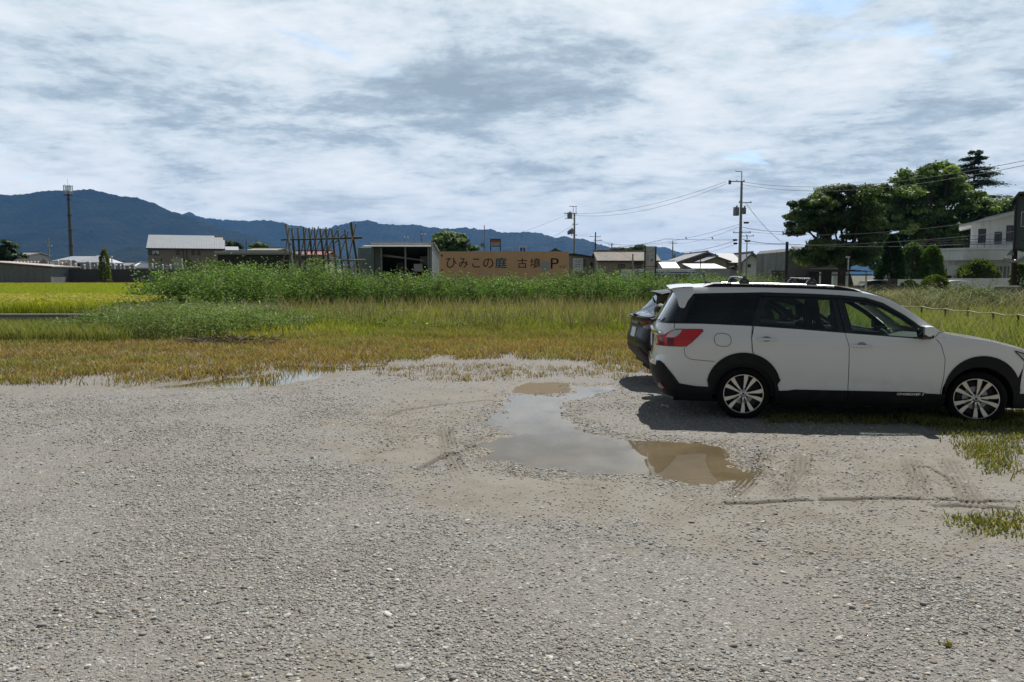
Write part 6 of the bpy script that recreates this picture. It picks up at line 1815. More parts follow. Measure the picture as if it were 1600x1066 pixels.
# --- the long signboard
def flat_text(body, size, m, parent, loc, name, ext=.004, sx=1.0, off=.004, bold=0):
    tx = bpy.data.curves.new(name, 'FONT'); tx.body = body; tx.size = size; tx.extrude = ext; tx.align_x = 'LEFT'; tx.align_y = 'BOTTOM_BASELINE'; tx.offset = bold; tx.resolution_u = 6
    to = bpy.data.objects.new(name, tx); scene.collection.objects.link(to)
    me = bpy.data.meshes.new_from_object(to.evaluated_get(bpy.context.evaluated_depsgraph_get())); bpy.data.objects.remove(to)
    l = link(name, me, m, parent); l.location = loc; l.rotation_euler = (R(90), 0, 0); l.scale = (sx, 1, 1)
    return l
def signboard():
    Y = 48; x0, x1 = XX(686.5, Y), XX(888.5, Y); zt = Zv(393, Y)-GZ; o = empty('signboard', (x0, Y, GZ), 0, 'long orange brown signboard with large dark Japanese lettering', 'signboard')
    W = x1-x0; px_m = W/202.0; zb = .75
    TAN = mat('orange_brown_board', (.80, .44, .28), .75, var=.06, scale=1.2); INK = mat('dark_brown_ink', (.022, .008, .005), .7, var=.05)
    n = 5
    for k in range(n):
        b = MB(); b.box(W*k/n+.002, W*(k+1)/n-.002, 0, .03, zb, zt); b.build('board', TAN, o)
    for k in range(n+1):
        p = MB(); xx = min(max(W*k/n, .05), W-.05); p.box(xx-.045, xx+.045, .035, .125, 0, zt-.05); p.build('post', M['bark'], o)
    tl = lambda u, v: ((u-686.5)*px_m, -.006, zt-(v-393)*px_m)
    def glyph(ch, u0, u1, vt, vb, mname=INK, bold=.0):
        me = flat_text(ch, 1.0, mname, o, (0, 0, 0), 'lettering', .002, bold=bold)
        xs = [v.co.x for v in me.data.vertices]; ys = [v.co.y for v in me.data.vertices]
        if not xs: return
        w = max(xs)-min(xs); h = max(ys)-min(ys); sx = (u1-u0)*px_m/w; sy = (vb-vt)*px_m/h
        a = tl(u0, vb); me.scale = (sx, sy, 1); me.location = (a[0]-min(xs)*sx, -.006, a[2]-min(ys)*sy)
    for ch, u0, u1, vt, vb in (('ひ', 697, 713.5, 403, 418.5), ('み', 717, 731.5, 403.5, 418.5), ('こ', 738, 750, 404, 418), ('の', 755, 771, 404, 418.5), ('庭', 774, 792, 402.5, 419), ('古', 808.5, 823.5, 403.5, 419), ('墳', 828, 844.5, 403.5, 419)):
        glyph(ch, u0, u1, vt, vb, bold=.002)
    glyph('P', 860.5, 873, 403.5, 420, bold=.0)
    glyph('Y', 873.5, 878.5, 415, 419.8, mat('brown_ink', (.16, .06, .035), .7)); glyph('O', 879.5, 885, 415, 420, mat('brown_ink', (.16, .06, .035), .7))
    GREYD = mat('grey_disc', (.42, .43, .45), .8, var=.15)
    for u, v, r in ((781.5, 410.5, 8), (852, 415.5, 7.6)):
        c = MB(); p = tl(u, v); c.lathe([(0, 0), (r*px_m, 0), (r*px_m, .002)], 32, 'y', (p[0], -.004, p[2])); c.build('grey_disc', GREYD, o, fix=False)
    RD = mat('dark_red_dot', (.20, .03, .035), .7)
    for u, v in ((690.5, 399.5), (690.5, 422)):
        c = MB(); p = tl(u, v); c.lathe([(0, 0), (1.7*px_m, 0), (1.7*px_m, .003)], 20, 'y', (p[0], -.005, p[2])); c.build('red_dot', RD, o, fix=False)
signboard()

# --- buildings and signs right of the signboard
def billboard():
    Y = 120; x0, x1 = XX(766, Y), XX(782.5, Y); o = empty('billboard', ((x0+x1)/2, Y, GZ), 0, 'dark framed roadside billboard with red and cream panels on two legs', 'billboard'); a, b = (x0-x1)/2, (x1-x0)/2; zl = lambda v: Zv(v, Y)-GZ
    m = MB(); m.box(a, b, 0, .15, zl(385.5), zl(373.3)); m.build('frame', M['dark_metal'], o)
    m = MB(); m.box(a+.12, b-.12, -.02, -.002, zl(378), zl(374.5)); m.build('upper_panel', mat('sign_red', (.38, .09, .07), .6, var=.4, scale=3), o)
    m = MB(); m.box(a+.12, b-.12, -.02, -.002, zl(384.5), zl(378.3)); m.build('lower_panel', mat('sign_cream', (.45, .38, .32), .6, var=.4, scale=4, stain=((.30, .06, .05), .9)), o)
    for s in (a+.08, b-.08): m = MB(); m.box(s-.08, s+.08, .02, .14, 0, zl(385.5)); m.build('leg', M['dark_metal'], o)
billboard()
def blue_sign():
    Y = 110; x0, x1 = XX(810.5, Y), XX(822.5, Y); o = empty('roadside_sign', ((x0+x1)/2, Y, GZ), 0, 'square white and blue roadside sign showing over the signboard', 'sign'); a, b = (x0-x1)/2, (x1-x0)/2; zl = lambda v: Zv(v, Y)-GZ
    m = MB(); m.box(a, b, 0, .2, zl(396), zl(384.5)); m.build('panel', M['white'], o); BL = mat('sign_blue', (.03, .07, .45), .5)
    m = MB(); m.prism([(a+.18, zl(387)), (a+.55, zl(387)), (a+.45, zl(395)), (a+.2, zl(395))], -.01, -.002); m.build('blue_mark', BL, o)
    m = MB(); m.prism([(b-.45, zl(387)), (b-.15, zl(387)), (b-.18, zl(395)), (b-.42, zl(395))], -.01, -.002); m.build('blue_mark', BL, o)
    m = MB(); m.box(-.1, .1, .02, .16, 0, zl(396)); m.build('post', M['galv'], o)
blue_sign()
gable_house('house', 'cream gabled house peeping over the right end of the signboard', 'house', XX(856, 125), XX(880, 125), 125, 133, Zv(395, 125), Zv(390.5, 125), BEIGE2, BROWN, 'y', over=.35, thick=.15)
def tan_house():
    Y = 100; x0, x1 = XX(889, Y), XX(929, Y); o = empty('house', ((x0+x1)/2, Y, GZ), 0, 'tan plaster house with a white notice panel right of the signboard', 'house'); a, b = (x0-x1)/2, (x1-x0)/2; zl = lambda v: Zv(v, Y)-GZ
    w = MB(); w.prism([(a, 0), (b, 0), (b, zl(403)), (a, zl(398))], 0, 8); w.build('wall', BEIGE2, o)
    r = MB(); r.prism([(a-.2, zl(397)), (a+.6, zl(396)), (b+.1, zl(401.5)), (b+.1, zl(403)), (a-.2, zl(398.6))], -.4, 8.4); r.build('roof', BROWN, o)
    p = MB(); p.box(XX(895, Y)-o.location.x, XX(911, Y)-o.location.x, -.08, -.03, zl(424), zl(403.5)); pn = p.build('notice_panel', M['white'], o)
    for k, v in enumerate((407, 409.5, 413, 416)):
        q = MB(); q.box(XX(898+k % 2, Y)-o.location.x, XX(909-k, Y)-o.location.x, -.09, -.081, zl(v+.8), zl(v)); q.build('print_line', M['grey_metal'], pn)
    windowed(o, XX(911.5, Y)-o.location.x, XX(914.5, Y)-o.location.x, zl(416), zl(405), 0, mull=0); windowed(o, XX(922, Y)-o.location.x, XX(926, Y)-o.location.x, zl(417), zl(410), 0, mull=0)
tan_house()
def old_house():
    Y = 95; x0, x1 = XX(932, Y), XX(1032, Y); o = empty('house', ((x0+x1)/2, Y, GZ), 0, 'long old house with a worn brown tiled roof and outside stair', 'house'); a, b = (x0-x1)/2, (x1-x0)/2; zl = lambda v: Zv(v, Y)-GZ
    D = 8; ze, zr = zl(408), Zv(395, Y+D/2)-GZ
    w = MB(); w.prism([(0, 0), (D, 0), (D, ze), (D/2, zr-.1), (0, ze)], a+.2, b-.3, 'yz'); w.build('wall', BEIGE2, o)
    sl = (zr-ze)/(D/2)
    r = MB(); r.prism([(-.4, ze-sl*.4), (D/2, zr), (D+.4, ze-sl*.4), (D+.4, ze-sl*.4+.15), (D/2, zr+.15), (-.4, ze-sl*.4+.15)], a, b, 'yz'); ro = r.build('roof', OLDTILE, o)
    t = MB()
    for i in range(44):
        xx = a+.1+(b-a-.2)*i/43; t.tube([(xx, -.42, ze-sl*.42+.16), (xx, D/2, zr+.16)], .045, 5)
    t.build('tile_rows', OLDTILE, ro)
    q = MB(); q.box(a, b, D/2-.15, D/2+.15, zr+.13, zr+.34); q.build('ridge', OLDTILE, ro)
    q = MB(); q.box(a, b, -.5, -.38, ze-sl*.4-.03, ze-sl*.4+.1); q.build('gutter', BROWN, ro)
    xl = lambda u: XX(u, Y)-o.location.x
    windowed(o, xl(966), xl(976), zl(419), zl(413), 0); windowed(o, xl(993.5), xl(1002), zl(419), zl(413), 0, mull=0); windowed(o, xl(1024), xl(1027), zl(418), zl(413), 0, mull=0)
    s = MB(); s.prism([(xl(972), zl(429)), (xl(990), zl(411)), (xl(990), zl(413)), (xl(974), zl(430))], -1.4, -1.3); s.build('stair', BROWN, o)
    s = MB(); s.box(xl(989), xl(1003), -1.4, -.02, zl(412.5), zl(411.5)); s.build('landing', BROWN, o)
    s = MB(); s.box(xl(934), xl(942), -.4, -.03, zl(427), zl(420)); s.build('white_box', M['white'], o)
old_house()
def tall_sign():
    Y = 58; x0, x1 = XX(1006.5, Y), XX(1025, Y); o = empty('sign_board', ((x0+x1)/2, Y, GZ), 0, 'upright white sign with faint print and a red stripe between two black posts', 'sign'); a, b = (x0-x1)/2, (x1-x0)/2; zl = lambda v: Zv(v, Y)-GZ
    xl = lambda u: XX(u, Y)-o.location.x
    for s in (a+.04, b-.04): m = MB(); m.box(s-.045, s+.045, -.05, .08, 0, zl(385)); m.build('post', M['black'], o)
    m = MB(); m.box(a+.09, b-.09, 0, .04, zl(429), zl(385)); pn = m.build('panel', mat('sign_white', (.55, .57, .59), .5, var=.05), o)
    def bar(u0, u1, v0, v1, mm, nm='print_line'):
        q = MB(); q.box(xl(u0), xl(u1), -.004, -.001, zl(v1), zl(v0)); q.build(nm, mm, pn)
    LG = mat('faint_grey_print', (.30, .32, .34), .6); OR = mat('faint_orange_print', (.48, .33, .25), .6); RD = mat('stripe_red', (.38, .05, .05), .6); BLU = mat('stripe_blue', (.04, .07, .42), .6); NV = mat('navy_print', (.06, .06, .16), .6)
    bar(1019, 1022, 389, 391, OR); bar(1013, 1021, 392.5, 394, OR); bar(1010, 1011.5, 392, 395, LG)
    for u in (1010, 1011.5, 1013): bar(u, u+.6, 398, 408, LG)
    bar(1018, 1020, 398, 400, LG); bar(1020, 1021.5, 403, 404.5, LG)
    bar(1017, 1019.5, 405, 408.5, NV, 'emblem'); bar(1017.7, 1018.9, 406, 408, M['white'], 'emblem_centre')
    bar(1008.2, 1023.2, 416, 417.3, RD, 'red_stripe')
    for k in range(6): bar(1009.5+k*2.1, 1010.9+k*2.1, 419.8, 421.3, NV)
    bar(1008.2, 1023.2, 425.6, 427.4, BLU, 'blue_stripe')
tall_sign()
def shop():
    Y = 74; x0, x1 = XX(991, Y), XX(1085, Y); o = empty('convenience_store', ((x0+x1)/2, Y, GZ), 0, 'low grey convenience store with a blue striped white fascia', 'shop'); a, b = (x0-x1)/2, (x1-x0)/2; zl = lambda v: Zv(v, Y)-GZ; xl = lambda u: XX(u, Y)-o.location.x
    w = MB(); w.box(a, b, 0, 9, 0, zl(420.5)); w.build('wall', LGREY, o)
    f = MB(); f.box(xl(998), xl(1086), -.25, -.003, zl(428.5), zl(423)); fa = f.build('fascia', M['white'], o)
    q = MB(); q.box(xl(998), xl(1036), -.256, -.251, zl(427), zl(425.2)); q.build('blue_stripe', mat('fascia_blue', (.035, .06, .38), .5), fa)
    q = MB(); q.box(xl(1046), xl(1085.5), -.256, -.251, zl(427), zl(425.2)); q.build('blue_stripe', mat('fascia_blue', (.035, .06, .38), .5), fa)
    q = MB(); q.box(xl(1037), xl(1045), -.256, -.251, zl(426.6), zl(425.6)); q.build('fascia_mark', mat('faded_blue', (.25, .28, .5), .5), fa)
    for u0, u1 in ((1004, 1012), (1013, 1022), (1024, 1034), (1036, 1046), (1056, 1062), (1063, 1070)): windowed(o, xl(u0), xl(u1), 0.1, zl(429.5), -.03, M['grey_metal'])
    q = MB(); q.box(xl(1072), xl(1075), -.15, -.02, 0, zl(429)); q.build('dark_pillar', M['black'], o)
    q = MB(); q.box(xl(1075.2), xl(1084), -.1, -.02, 0, zl(430)); q.build('shutter', M['galv'], o)
shop()
low = gable_house('outbuilding', 'small white roofed shed behind the convenience store', 'outbuilding', XX(1036, 100), XX(1061, 100), 100, 106, Zv(420, 100), Zv(409.5, 100), LGREY, WROOF, over=.1)
h1 = gable_house('house', 'grey tiled house with a broad brown gable left of the tallest pole', 'house', XX(1067, 105), XX(1134, 105), 105, 116, Zv(408, 105), Zv(396, 105), BEIGE2, TILE, 'y', over=.9, thick=.22, ridge=.53)
windowed(h1, -2.4, -.9, 1.0, 2.0, 0, mull=1); windowed(h1, -.5, .6, 1.0, 2.0, 0)
h2 = gable_house('house', 'smaller brown gabled house in front of the broad gabled one', 'house', XX(1104, 99), XX(1135, 99), 99, 104, Zv(408, 99), Zv(402.5, 99), BEIGE2, TILE, 'y', over=.5, thick=.16, ridge=.48)
def grey_wall_building():
    Y = 84; x0, x1 = XX(1083, Y), XX(1141, Y); o = empty('outbuilding', ((x0+x1)/2, Y, GZ), 0, 'long grey walled building with a bright white roof below the gabled houses', 'outbuilding'); a, b = (x0-x1)/2, (x1-x0)/2; zl = lambda v: Zv(v, Y)-GZ
    w = MB(); w.box(a, b, 0, 6, 0, zl(420.5)); w.build('wall', LGREY, o)
    r = MB(); r.prism([(-.15, zl(420.8)), (5, Zv(413.5, Y+5)-GZ), (5, Zv(413.5, Y+5)-GZ+.1), (-.15, zl(420.8)+.1)], a-.1, b-.4, 'yz'); r.build('roof', WROOF, o)
    windowed(o, XX(1097.5, Y)-o.location.x, XX(1102, Y)-o.location.x, zl(434), zl(428.5), 0, mull=0)
    p = MB(); p.tube([(XX(1096, Y)-o.location.x, .5, zl(421)), (XX(1096, Y)-o.location.x, .5, zl(404))], .05, 6); p.build('vent_pipe', M['dark_metal'], o)
grey_wall_building()
def white_gable():
    o = gable_house('house', 'white gabled house with dark eaves and one square window', 'house', XX(1160, 100), XX(1190, 100), 100, 110, Zv(409, 100), Zv(397.5, 100), M['white_wall'], TILE, 'y', over=.7, thick=.25, ridge=.42)
    Y = 100; xl = lambda u: XX(u, Y)-o.location.x; zl = lambda v: Zv(v, Y)-GZ
    windowed(o, xl(1168), xl(1172.8), zl(418), zl(413), 0, mull=0)
    w = MB(); w.box(xl(1134), xl(1161), 1, 9, 0, zl(410)); w.build('side_wing', LGREY, o)
    r = MB(); r.prism([(.3, zl(411.5)), (5, Zv(397, 105)-GZ), (9.5, zl(411)), (9.5, zl(410)), (5, Zv(396, 105)-GZ), (.3, zl(410.3))], xl(1133), xl(1162), 'yz'); r.build('side_roof', TILE, o)
    r = MB(); r.prism([(xl(1137), zl(418)), (xl(1145), zl(416)), (xl(1147), zl(421)), (xl(1146.5), zl(422))], -.9, -.1); r.build('porch_roof', BROWN, o)
    p = MB(); p.tube([(xl(1186), -.1, zl(411)), (xl(1185.5), -.1, 0)], .05, 6); p.build('downpipe', M['grey_metal'], o)
white_gable()
tag(MB().box(0, XX(1229, 92)-XX(1190, 92), 0, .2, 0, Zv(411, 92)-GZ).build('fence_screen', mat('blue_net', (.06, .14, .26), .8, var=.2), None, loc=(XX(1190, 92), 92, GZ)), 'blue sheet screen between the white gabled house and the barn', 'screen') if False else None
low_wall('block_wall', 'dark block wall left of the weathered barn', 1206, 1226, 424, 76, m=mat('dark_grey_block', (.12, .12, .12), .9))
def barn():
    Y = 79; x0 = XX(1231, Y); zl = lambda v, y=Y: Zv(v, y)-GZ; o = empty('barn', (XX(1246, Y), Y, GZ), 0, 'weathered grey barn with a peaked end wall left of the big tree', 'barn'); xl = lambda u: XX(u, Y)-o.location.x
    BW = mat('weathered_barn_wall', (.19, .195, .18), .9, var=.25, scale=.8, stain=((.05, .055, .05), .8), streak=True)
    w = MB(); w.prism([(xl(1230), 0), (xl(1263), 0), (xl(1263), zl(419)), (xl(1254), zl(404)), (xl(1235), zl(388)), (xl(1230), zl(393))], 0, 10); w.build('wall', BW, o)
    r = MB(); r.prism([(xl(1235), zl(387)), (xl(1360), zl(389)), (xl(1362), zl(409)), (xl(1256), zl(405.5))], .0, 9.9)
    r = MB(); 
    r.add([(xl(1234), -.2, zl(387)), (xl(1256), -.2, zl(405.5)), (xl(1350), 6, zl(410)), (xl(1340), 8, zl(385)), (xl(1234), -.2, zl(387)+.14), (xl(1256), -.2, zl(405.5)+.14), (xl(1350), 6, zl(410)+.14), (xl(1340), 8, zl(385)+.14)], [(0,3,2,1),(4,5,6,7),(0,1,5,4),(1,2,6,5),(2,3,7,6),(3,0,4,7)])
    r.build('roof', OLDTILE, o)
    w = MB(); w.box(xl(1263)+.01, xl(1335), 1.5, 9, 0, zl(408)); w.build('long_wall', BW, o)
    r = MB(); r.prism([(xl(1256), zl(419)), (xl(1266), zl(419.5)), (xl(1320), zl(419)), (xl(1320), zl(420.5)), (xl(1266), zl(424))], -1.5, -.02); r.build('lean_to_roof', mat('tan_roof', (.33, .28, .20), .85, var=.2), o)
    r = MB(); r.box(xl(1264), xl(1320), -.5, 0, 0, zl(424)); r.build('lean_to_wall', BROWN, o)
barn()
def carport():
    Y = 60; o = empty('carport', (XX(1318, Y), Y, GZ), 0, 'low car port with a dark slatted flat roof on white posts', 'car port'); xl = lambda u: XX(u, Y)-o.location.x; zl = lambda v: Zv(v, Y)-GZ
    r = MB()
    for k in range(5): r.box(xl(1280+k*1.5), xl(1364-k*1), k*.9, k*.9+.5, zl(424.6-k*.8), zl(423.6-k*.8))
    r.box(xl(1278), xl(1362), -.1, 0, zl(430.5), zl(428.8)); r.build('roof', M['dark_metal'], o)
    for u, w_ in ((1306.5, .16), (1324, .04), (1355, .05), (1283, .05)):
        p = MB(); p.box(xl(u)-w_, xl(u)+w_, .1, .1+w_*2, 0, zl(425)); p.build('post', M['white'], o)
    w = MB(); w.box(xl(1275), xl(1362), 4.5, 4.6, 0, zl(431)); w.build('back_fence', BROWN, o)
carport()

# --- right: garden wall, white house, grey-green building
GW = M['white_wall']
low_wall('garden_wall', 'white garden wall section between the pillar and the green shrubs', 1404, 1470, 437.5, 80, m=GW)
low_wall('garden_wall', 'long white garden wall in front of the white house', 1483, 1592, 436, 80, m=GW)
low_wall('garden_wall', 'short white wall stub beside the dark gate pillar', 1383, 1387.5, 437, 79, m=GW)
tag(MB().box(-.35, .35, 0, .7, 0, Zv(436, 79)-GZ).build('gate_pillar', mat('brown_pillar', (.07, .05, .045), .8), None, loc=(XX(1397.5, 79), 79, GZ)), 'dark brown gate pillar left of the white garden wall', 'gate pillar')
def road_strip():
    m = MB(); y0, y1 = 66, 77; m.add([(XX(1280, y0), y0, -.09), (XX(1700, y0), y0, -.09), (XX(1700, y1), y1, -.09), (XX(1260, y1), y1, -.09)], [(0, 1, 2, 3)])
    tag(m.build('road', mat('worn_asphalt', (.21, .20, .18), .95, var=.2, scale=.6, bump=.3), fix=False), 'pale road running past the white garden wall', kind='structure')
road_strip()
def white_house():
    Y0 = 88; TH = R(-30); c_, s_ = math.cos(TH), math.sin(TH); X0 = XX(1471, Y0)
    o = empty('white_house', (X0, Y0, GZ), TH, 'white modern two storey house with projecting balcony and slanting eaves', 'house')
    def W(u, d=0.0): k_ = XX(u, 1000)/1000; return (k_*(Y0+d*c_)-X0+d*s_)/(c_-k_*s_)
    def Z(v, w=0.0, d=0.0): return Zv(v, Y0+w*s_+d*c_)-GZ
    P = lambda u, d: (W(u, d), d)
    E_ = W(1640, 3)
    zp0, zp1, zc = Z(407, 0, -1), Z(391, 0, -1), Z(388, 0, -1)
    w = MB(); w.box(W(1471, 1.2), E_, 1.2, 9, 0, zp0+.05); w.build('ground_floor_wall', GW, o)
    w = MB(); w.box(W(1476, .2), W(1510, .2), .2, 1.2-.003, 0, zp0+.04); w.build('front_wall', GW, o)
    bl = [(W(1436, 1.2), 1.2), (W(1505, -1.2), -1.2), (W(1536, -.4), -.4), (E_, -.4), (E_, 6), (W(1436, 1.2), 6)]
    pa = MB().prism(bl, zp0, zp1, 'xy').build('balcony_parapet', GW, o)
    cp = [(bl[0][0]-.2, 1.0), (bl[1][0], -1.45), (bl[2][0]+.05, -.62), (E_, -.62), (E_, 6), (bl[0][0]-.2, 6)]
    MB().prism(cp, zp1+.003, zc, 'xy').build('parapet_cap', M['white'], pa)
    D = 2.6; xa = W(1514, D); z0 = zc+.01
    zr0, zr1 = Z(350.5, xa, D), Z(334, W(1583, D), D); sl = (zr1-zr0)/(W(1583, D)-xa); zr = lambda x: zr0+sl*(x-xa)
    w = MB(); w.prism([(xa, z0), (E_, z0), (E_, zr(E_)-.05), (xa, zr0-.05)], D, 9); up = w.build('upper_wall', GW, o)
    xe = W(1495, D-1.2)
    r = MB(); r.prism([(xe, zr(xe)-.12), (E_, zr(E_)-.12), (E_, zr(E_)+.16), (xe, zr(xe)+.16)], D-1.2, 10); r.build('roof', mat('white_eaves', (.62, .62, .62), .7, stain=((.35, .34, .33), .4)), o)
    r = MB(); r.prism([(xe+1.2, zr(xe+1.2)+.165), (E_, zr(E_)+.165), (E_, zr(E_)+.4), (xe+2.6, zr(xe+2.6)+.4)], D+.2, 9.6); r.build('roof_sheet', TILE, o)
    for u0, u1, v0, v1, mu in ((1525.5, 1537.5, 381, 358, 1), (1551, 1562.5, 381, 362.5, 1), (1569, 1598, 379, 352.5, 2)):
        x0_, x1_ = W(u0, D), W(u1, D); windowed(o, x0_, x1_, Z(v0, x0_, D), Z(v1, x0_, D), D, M['dark_metal'], mull=mu, t=.09)
    rail = [bl[0], bl[1], bl[2], bl[3]]
    for h in (.35, .62, .9):
        m = MB(); m.tube([(p[0], p[1]+.15, zc+h) for p in rail], .028, 6); m.build('balcony_rail', M['dark_metal'], o)
    for i in range(3):
        a, b_ = Vector(rail[i]), Vector(rail[i+1]); n = max(1, int((b_-a).length/2.2))
        for k in range(n+1 if i == 2 else n):
            p = a.lerp(b_, k/n); m = MB(); m.tube([(p.x, p.y+.15, zc), (p.x, p.y+.15, zc+.9)], .03, 6); m.build('rail_post', M['dark_metal'], o)
    zb = lambda v: Z(v, 3, 1.2)
    windowed(o, W(1555, 1.2), W(1579, 1.2), zb(436), zb(415), 1.2, M['white'], mull=3, t=.10)
    windowed(o, W(1583, 1.2), W(1604, 1.2), zb(436), zb(416), 1.2, M['white'], mull=1, t=.10)
    ax = W(1481.5, .2); zt = Z(419, 0, .2)
    a = MB(); a.prism([(ax-.34, 0)]+[(ax+.34*math.cos(R(180-i*18)), zt-.34+.34*math.sin(R(180-i*18))) for i in range(11)]+[(ax+.34, 0)], .13, .19); a.build('arched_door', M['dark_metal'], o)
    d_ = -3.0; zq = lambda v: Z(v, 1, d_)
    p = MB(); p.box(W(1479.5, d_), W(1504.5, d_), d_, d_+.1, zq(430.5), zq(415.5)); pb = p.build('white_panel', M['white'], o)
    p = MB(); xm = W(1492, d_); p.box(xm-.07, xm+.07, d_+.11, d_+.25, 0, zq(418)); p.build('panel_post', M['grey_metal'], pb)
white_house()
def green_building():
    Y = 46; TH = R(-37); o = empty('building', (XX(1582.5, Y), Y, GZ), TH, 'grey green corrugated upper storey overhanging at the right edge', 'building'); zl = lambda v: Zv(v, Y)-GZ
    GG = mat('grey_green_siding', (.085, .105, .098), .7, var=.15, stain=((.05, .05, .045), .5), streak=True); k = Y/1225
    w = MB(); w.box(0, 6, 0, 6, zl(390), zl(306)); w.build('upper_wall', GG, o)
    w = MB(); w.box(.55, 6, .5, 6, 0, zl(390)-.003); w.build('lower_wall', GREYW, o)
    w = MB(); w.box(-.05, 6, -.06, 0, zl(391.5), zl(389)); w.build('sill_beam', M['black'], o)
    r = MB(); r.prism([(-.25, zl(319)), (.14, zl(304)), (6.2, zl(304)), (6.2, zl(300.5)), (.12, zl(300.5)), (-.32, zl(317.5))], -.35, 6.3); r.build('roof', mat('dark_grey_tile', (.13, .13, .135), .7, var=.25), o)
    windowed(o, .26, 1.6, zl(355), zl(331), 0, M['galv'], mull=2, t=.05)
    d = MB(); d.tube([(-.02, -.12, zl(309)), (.0, -.12, zl(388)), (-.10, -.12, zl(396))], .06, 8); d.build('downpipe', M['black'], o, smooth=True)
    d = MB(); d.tube([(.75, -.2, zl(400)), (.15, -.2, zl(408.5)), (-.18, -.2, zl(408)), (-.46, -.2, zl(403.5))], [.09, .10, .11, .10], 10); d.build('duct', M['galv'], o, smooth=True)
    d = MB(); d.prism([(-.34, zl(399)), (-.10, zl(390)), (.02, zl(399))], -.3, .1); d.build('small_awning', M['grey_metal'], o)
green_building()
tube_thing('rusty_post', 'rusty brown steel post under the overhanging building at the right edge', 'post', [(XX(1584, 46.5), 46.5, GZ), (XX(1584, 46.5), 46.5, Zv(391, 46.5))], .14, mat('rust', (.05, .028, .016), .9, var=.5, scale=4), n=8)
def block_wall():
    Y = 44; x0, x1 = XX(1554, Y), XX(1597, Y); o = empty('block_wall', ((x0+x1)/2, Y, GZ), 0, 'grey concrete block wall with white caps among dry reeds at the right', 'wall'); a, b = (x0-x1)/2, (x1-x0)/2; H = Zv(448.5, Y)-GZ
    w = MB(); w.box(a, b, 0, .15, 0, H); w.build('wall', mat('grey_block', (.17, .17, .17), .9, var=.2, stain=((.08, .08, .08), .6), streak=True), o)
    n = 7
    for k in range(n):
        c = MB(); xx = a+(b-a)*(k+.5)/n; c.box(xx-(b-a)/n*.46, xx+(b-a)/n*.46, -.03, .18, H, H+.06); c.build('cap_block', M['white'], o)
block_wall()
# bamboo rail fence with short dark posts
def rail_fence():
    pts = [(1396, 476, 25.5), (1440, 479.5, 23.8), (1477, 482.5, 22.4), (1512, 486, 21.0), (1552, 489, 19.6), (1591, 492.5, 18.3), (1640, 498, 17)]
    o = empty('rail_fence', at(*pts[0][:2], pts[0][2])*1.0, 0, 'low fence of pale bamboo rails tied to short dark posts in the tall grass', 'fence')
    o.location.z = GZ; L = lambda p: p-o.location
    P = [at(u, v, Y) for u, v, Y in pts]
    RB = mat('pale_bamboo_rail', (.27, .23, .15), .7, var=.3, scale=3)
    for i in range(len(P)-1):
        m = MB(); a, b = L(P[i]), L(P[i+1]); m.tube([a+(a-b)*.04+Vector((0, 0, .01*(i % 2))), a.lerp(b, .5)+Vector((0, 0, -.04)), b+(b-a)*.04], [.018, .016, .013], 7); m.build('rail', RB, o, smooth=True)
    for i, p in enumerate(P):
        m = MB(); q = L(p); m.tube([(q.x+.03, q.y+.03, 0), (q.x+.02, q.y+.03, q.z+.01+.06*(i == 3))], .024, 7); m.build('post', M['bark'], o)
    m = MB(); a, b = L(at(1470, 497, 22)), L(at(1530, 496, 20)); m.tube([a, b], .010, 5); m.build('lower_rail', RB, o)
rail_fence()

# distant parked cars half hidden by the weeds (simple but complete little cars)
def far_car(u, Y, col, label, flip=1, L=4.2):
    o = empty('parked_car', (XX(u, Y), Y, GZ), 0 if flip > 0 else math.pi, label, 'car')
    side = [(-2.1, .35), (-2.12, .75), (-2.0, 1.0), (-1.75, 1.08), (-1.45, 1.42), (-.6, 1.52), (.35, 1.48), (.95, 1.08), (1.7, .95), (2.05, .78), (2.1, .35)]
    m = MB(); m.prism(side, -.82, .82); m.build('body', col, o, bevel=.07, smooth=True)
    g = MB(); g.prism([(-1.55, 1.10), (-1.32, 1.38), (-.62, 1.45), (-.05, 1.44), (-.05, 1.08)], -.828, -.822); g.build('side_window', M['window'], o)
    g = MB(); g.prism([(.0, 1.08), (.0, 1.43), (.33, 1.41), (.78, 1.08)], -.828, -.822); g.build('side_window', M['window'], o)
    for x in (-1.3, 1.3):
        for s in (-.78, .78):
            w = MB(); w.lathe([(0, -.09), (.2, -.09), (.3, -.08), (.31, 0), (.3, .08), (.2, .09), (0, .09)], 20, 'y', (x, s, .31)); wo = w.build('wheel', M['rubber'], o, smooth=True)
            w = MB(); w.lathe([(0, -.1), (.17, -.1), (.18, -.09)], 16, 'y', (x, s, .31)); w.build('hub_cap', M['galv'], wo)
far_car(1374, 76, M['dark_metal'], 'dark car parked far behind the dry reeds by the gate pillar')
far_car(1484, 74, M['paint_white'], 'white car roof glimpsed between the shrubs before the garden wall', -1)

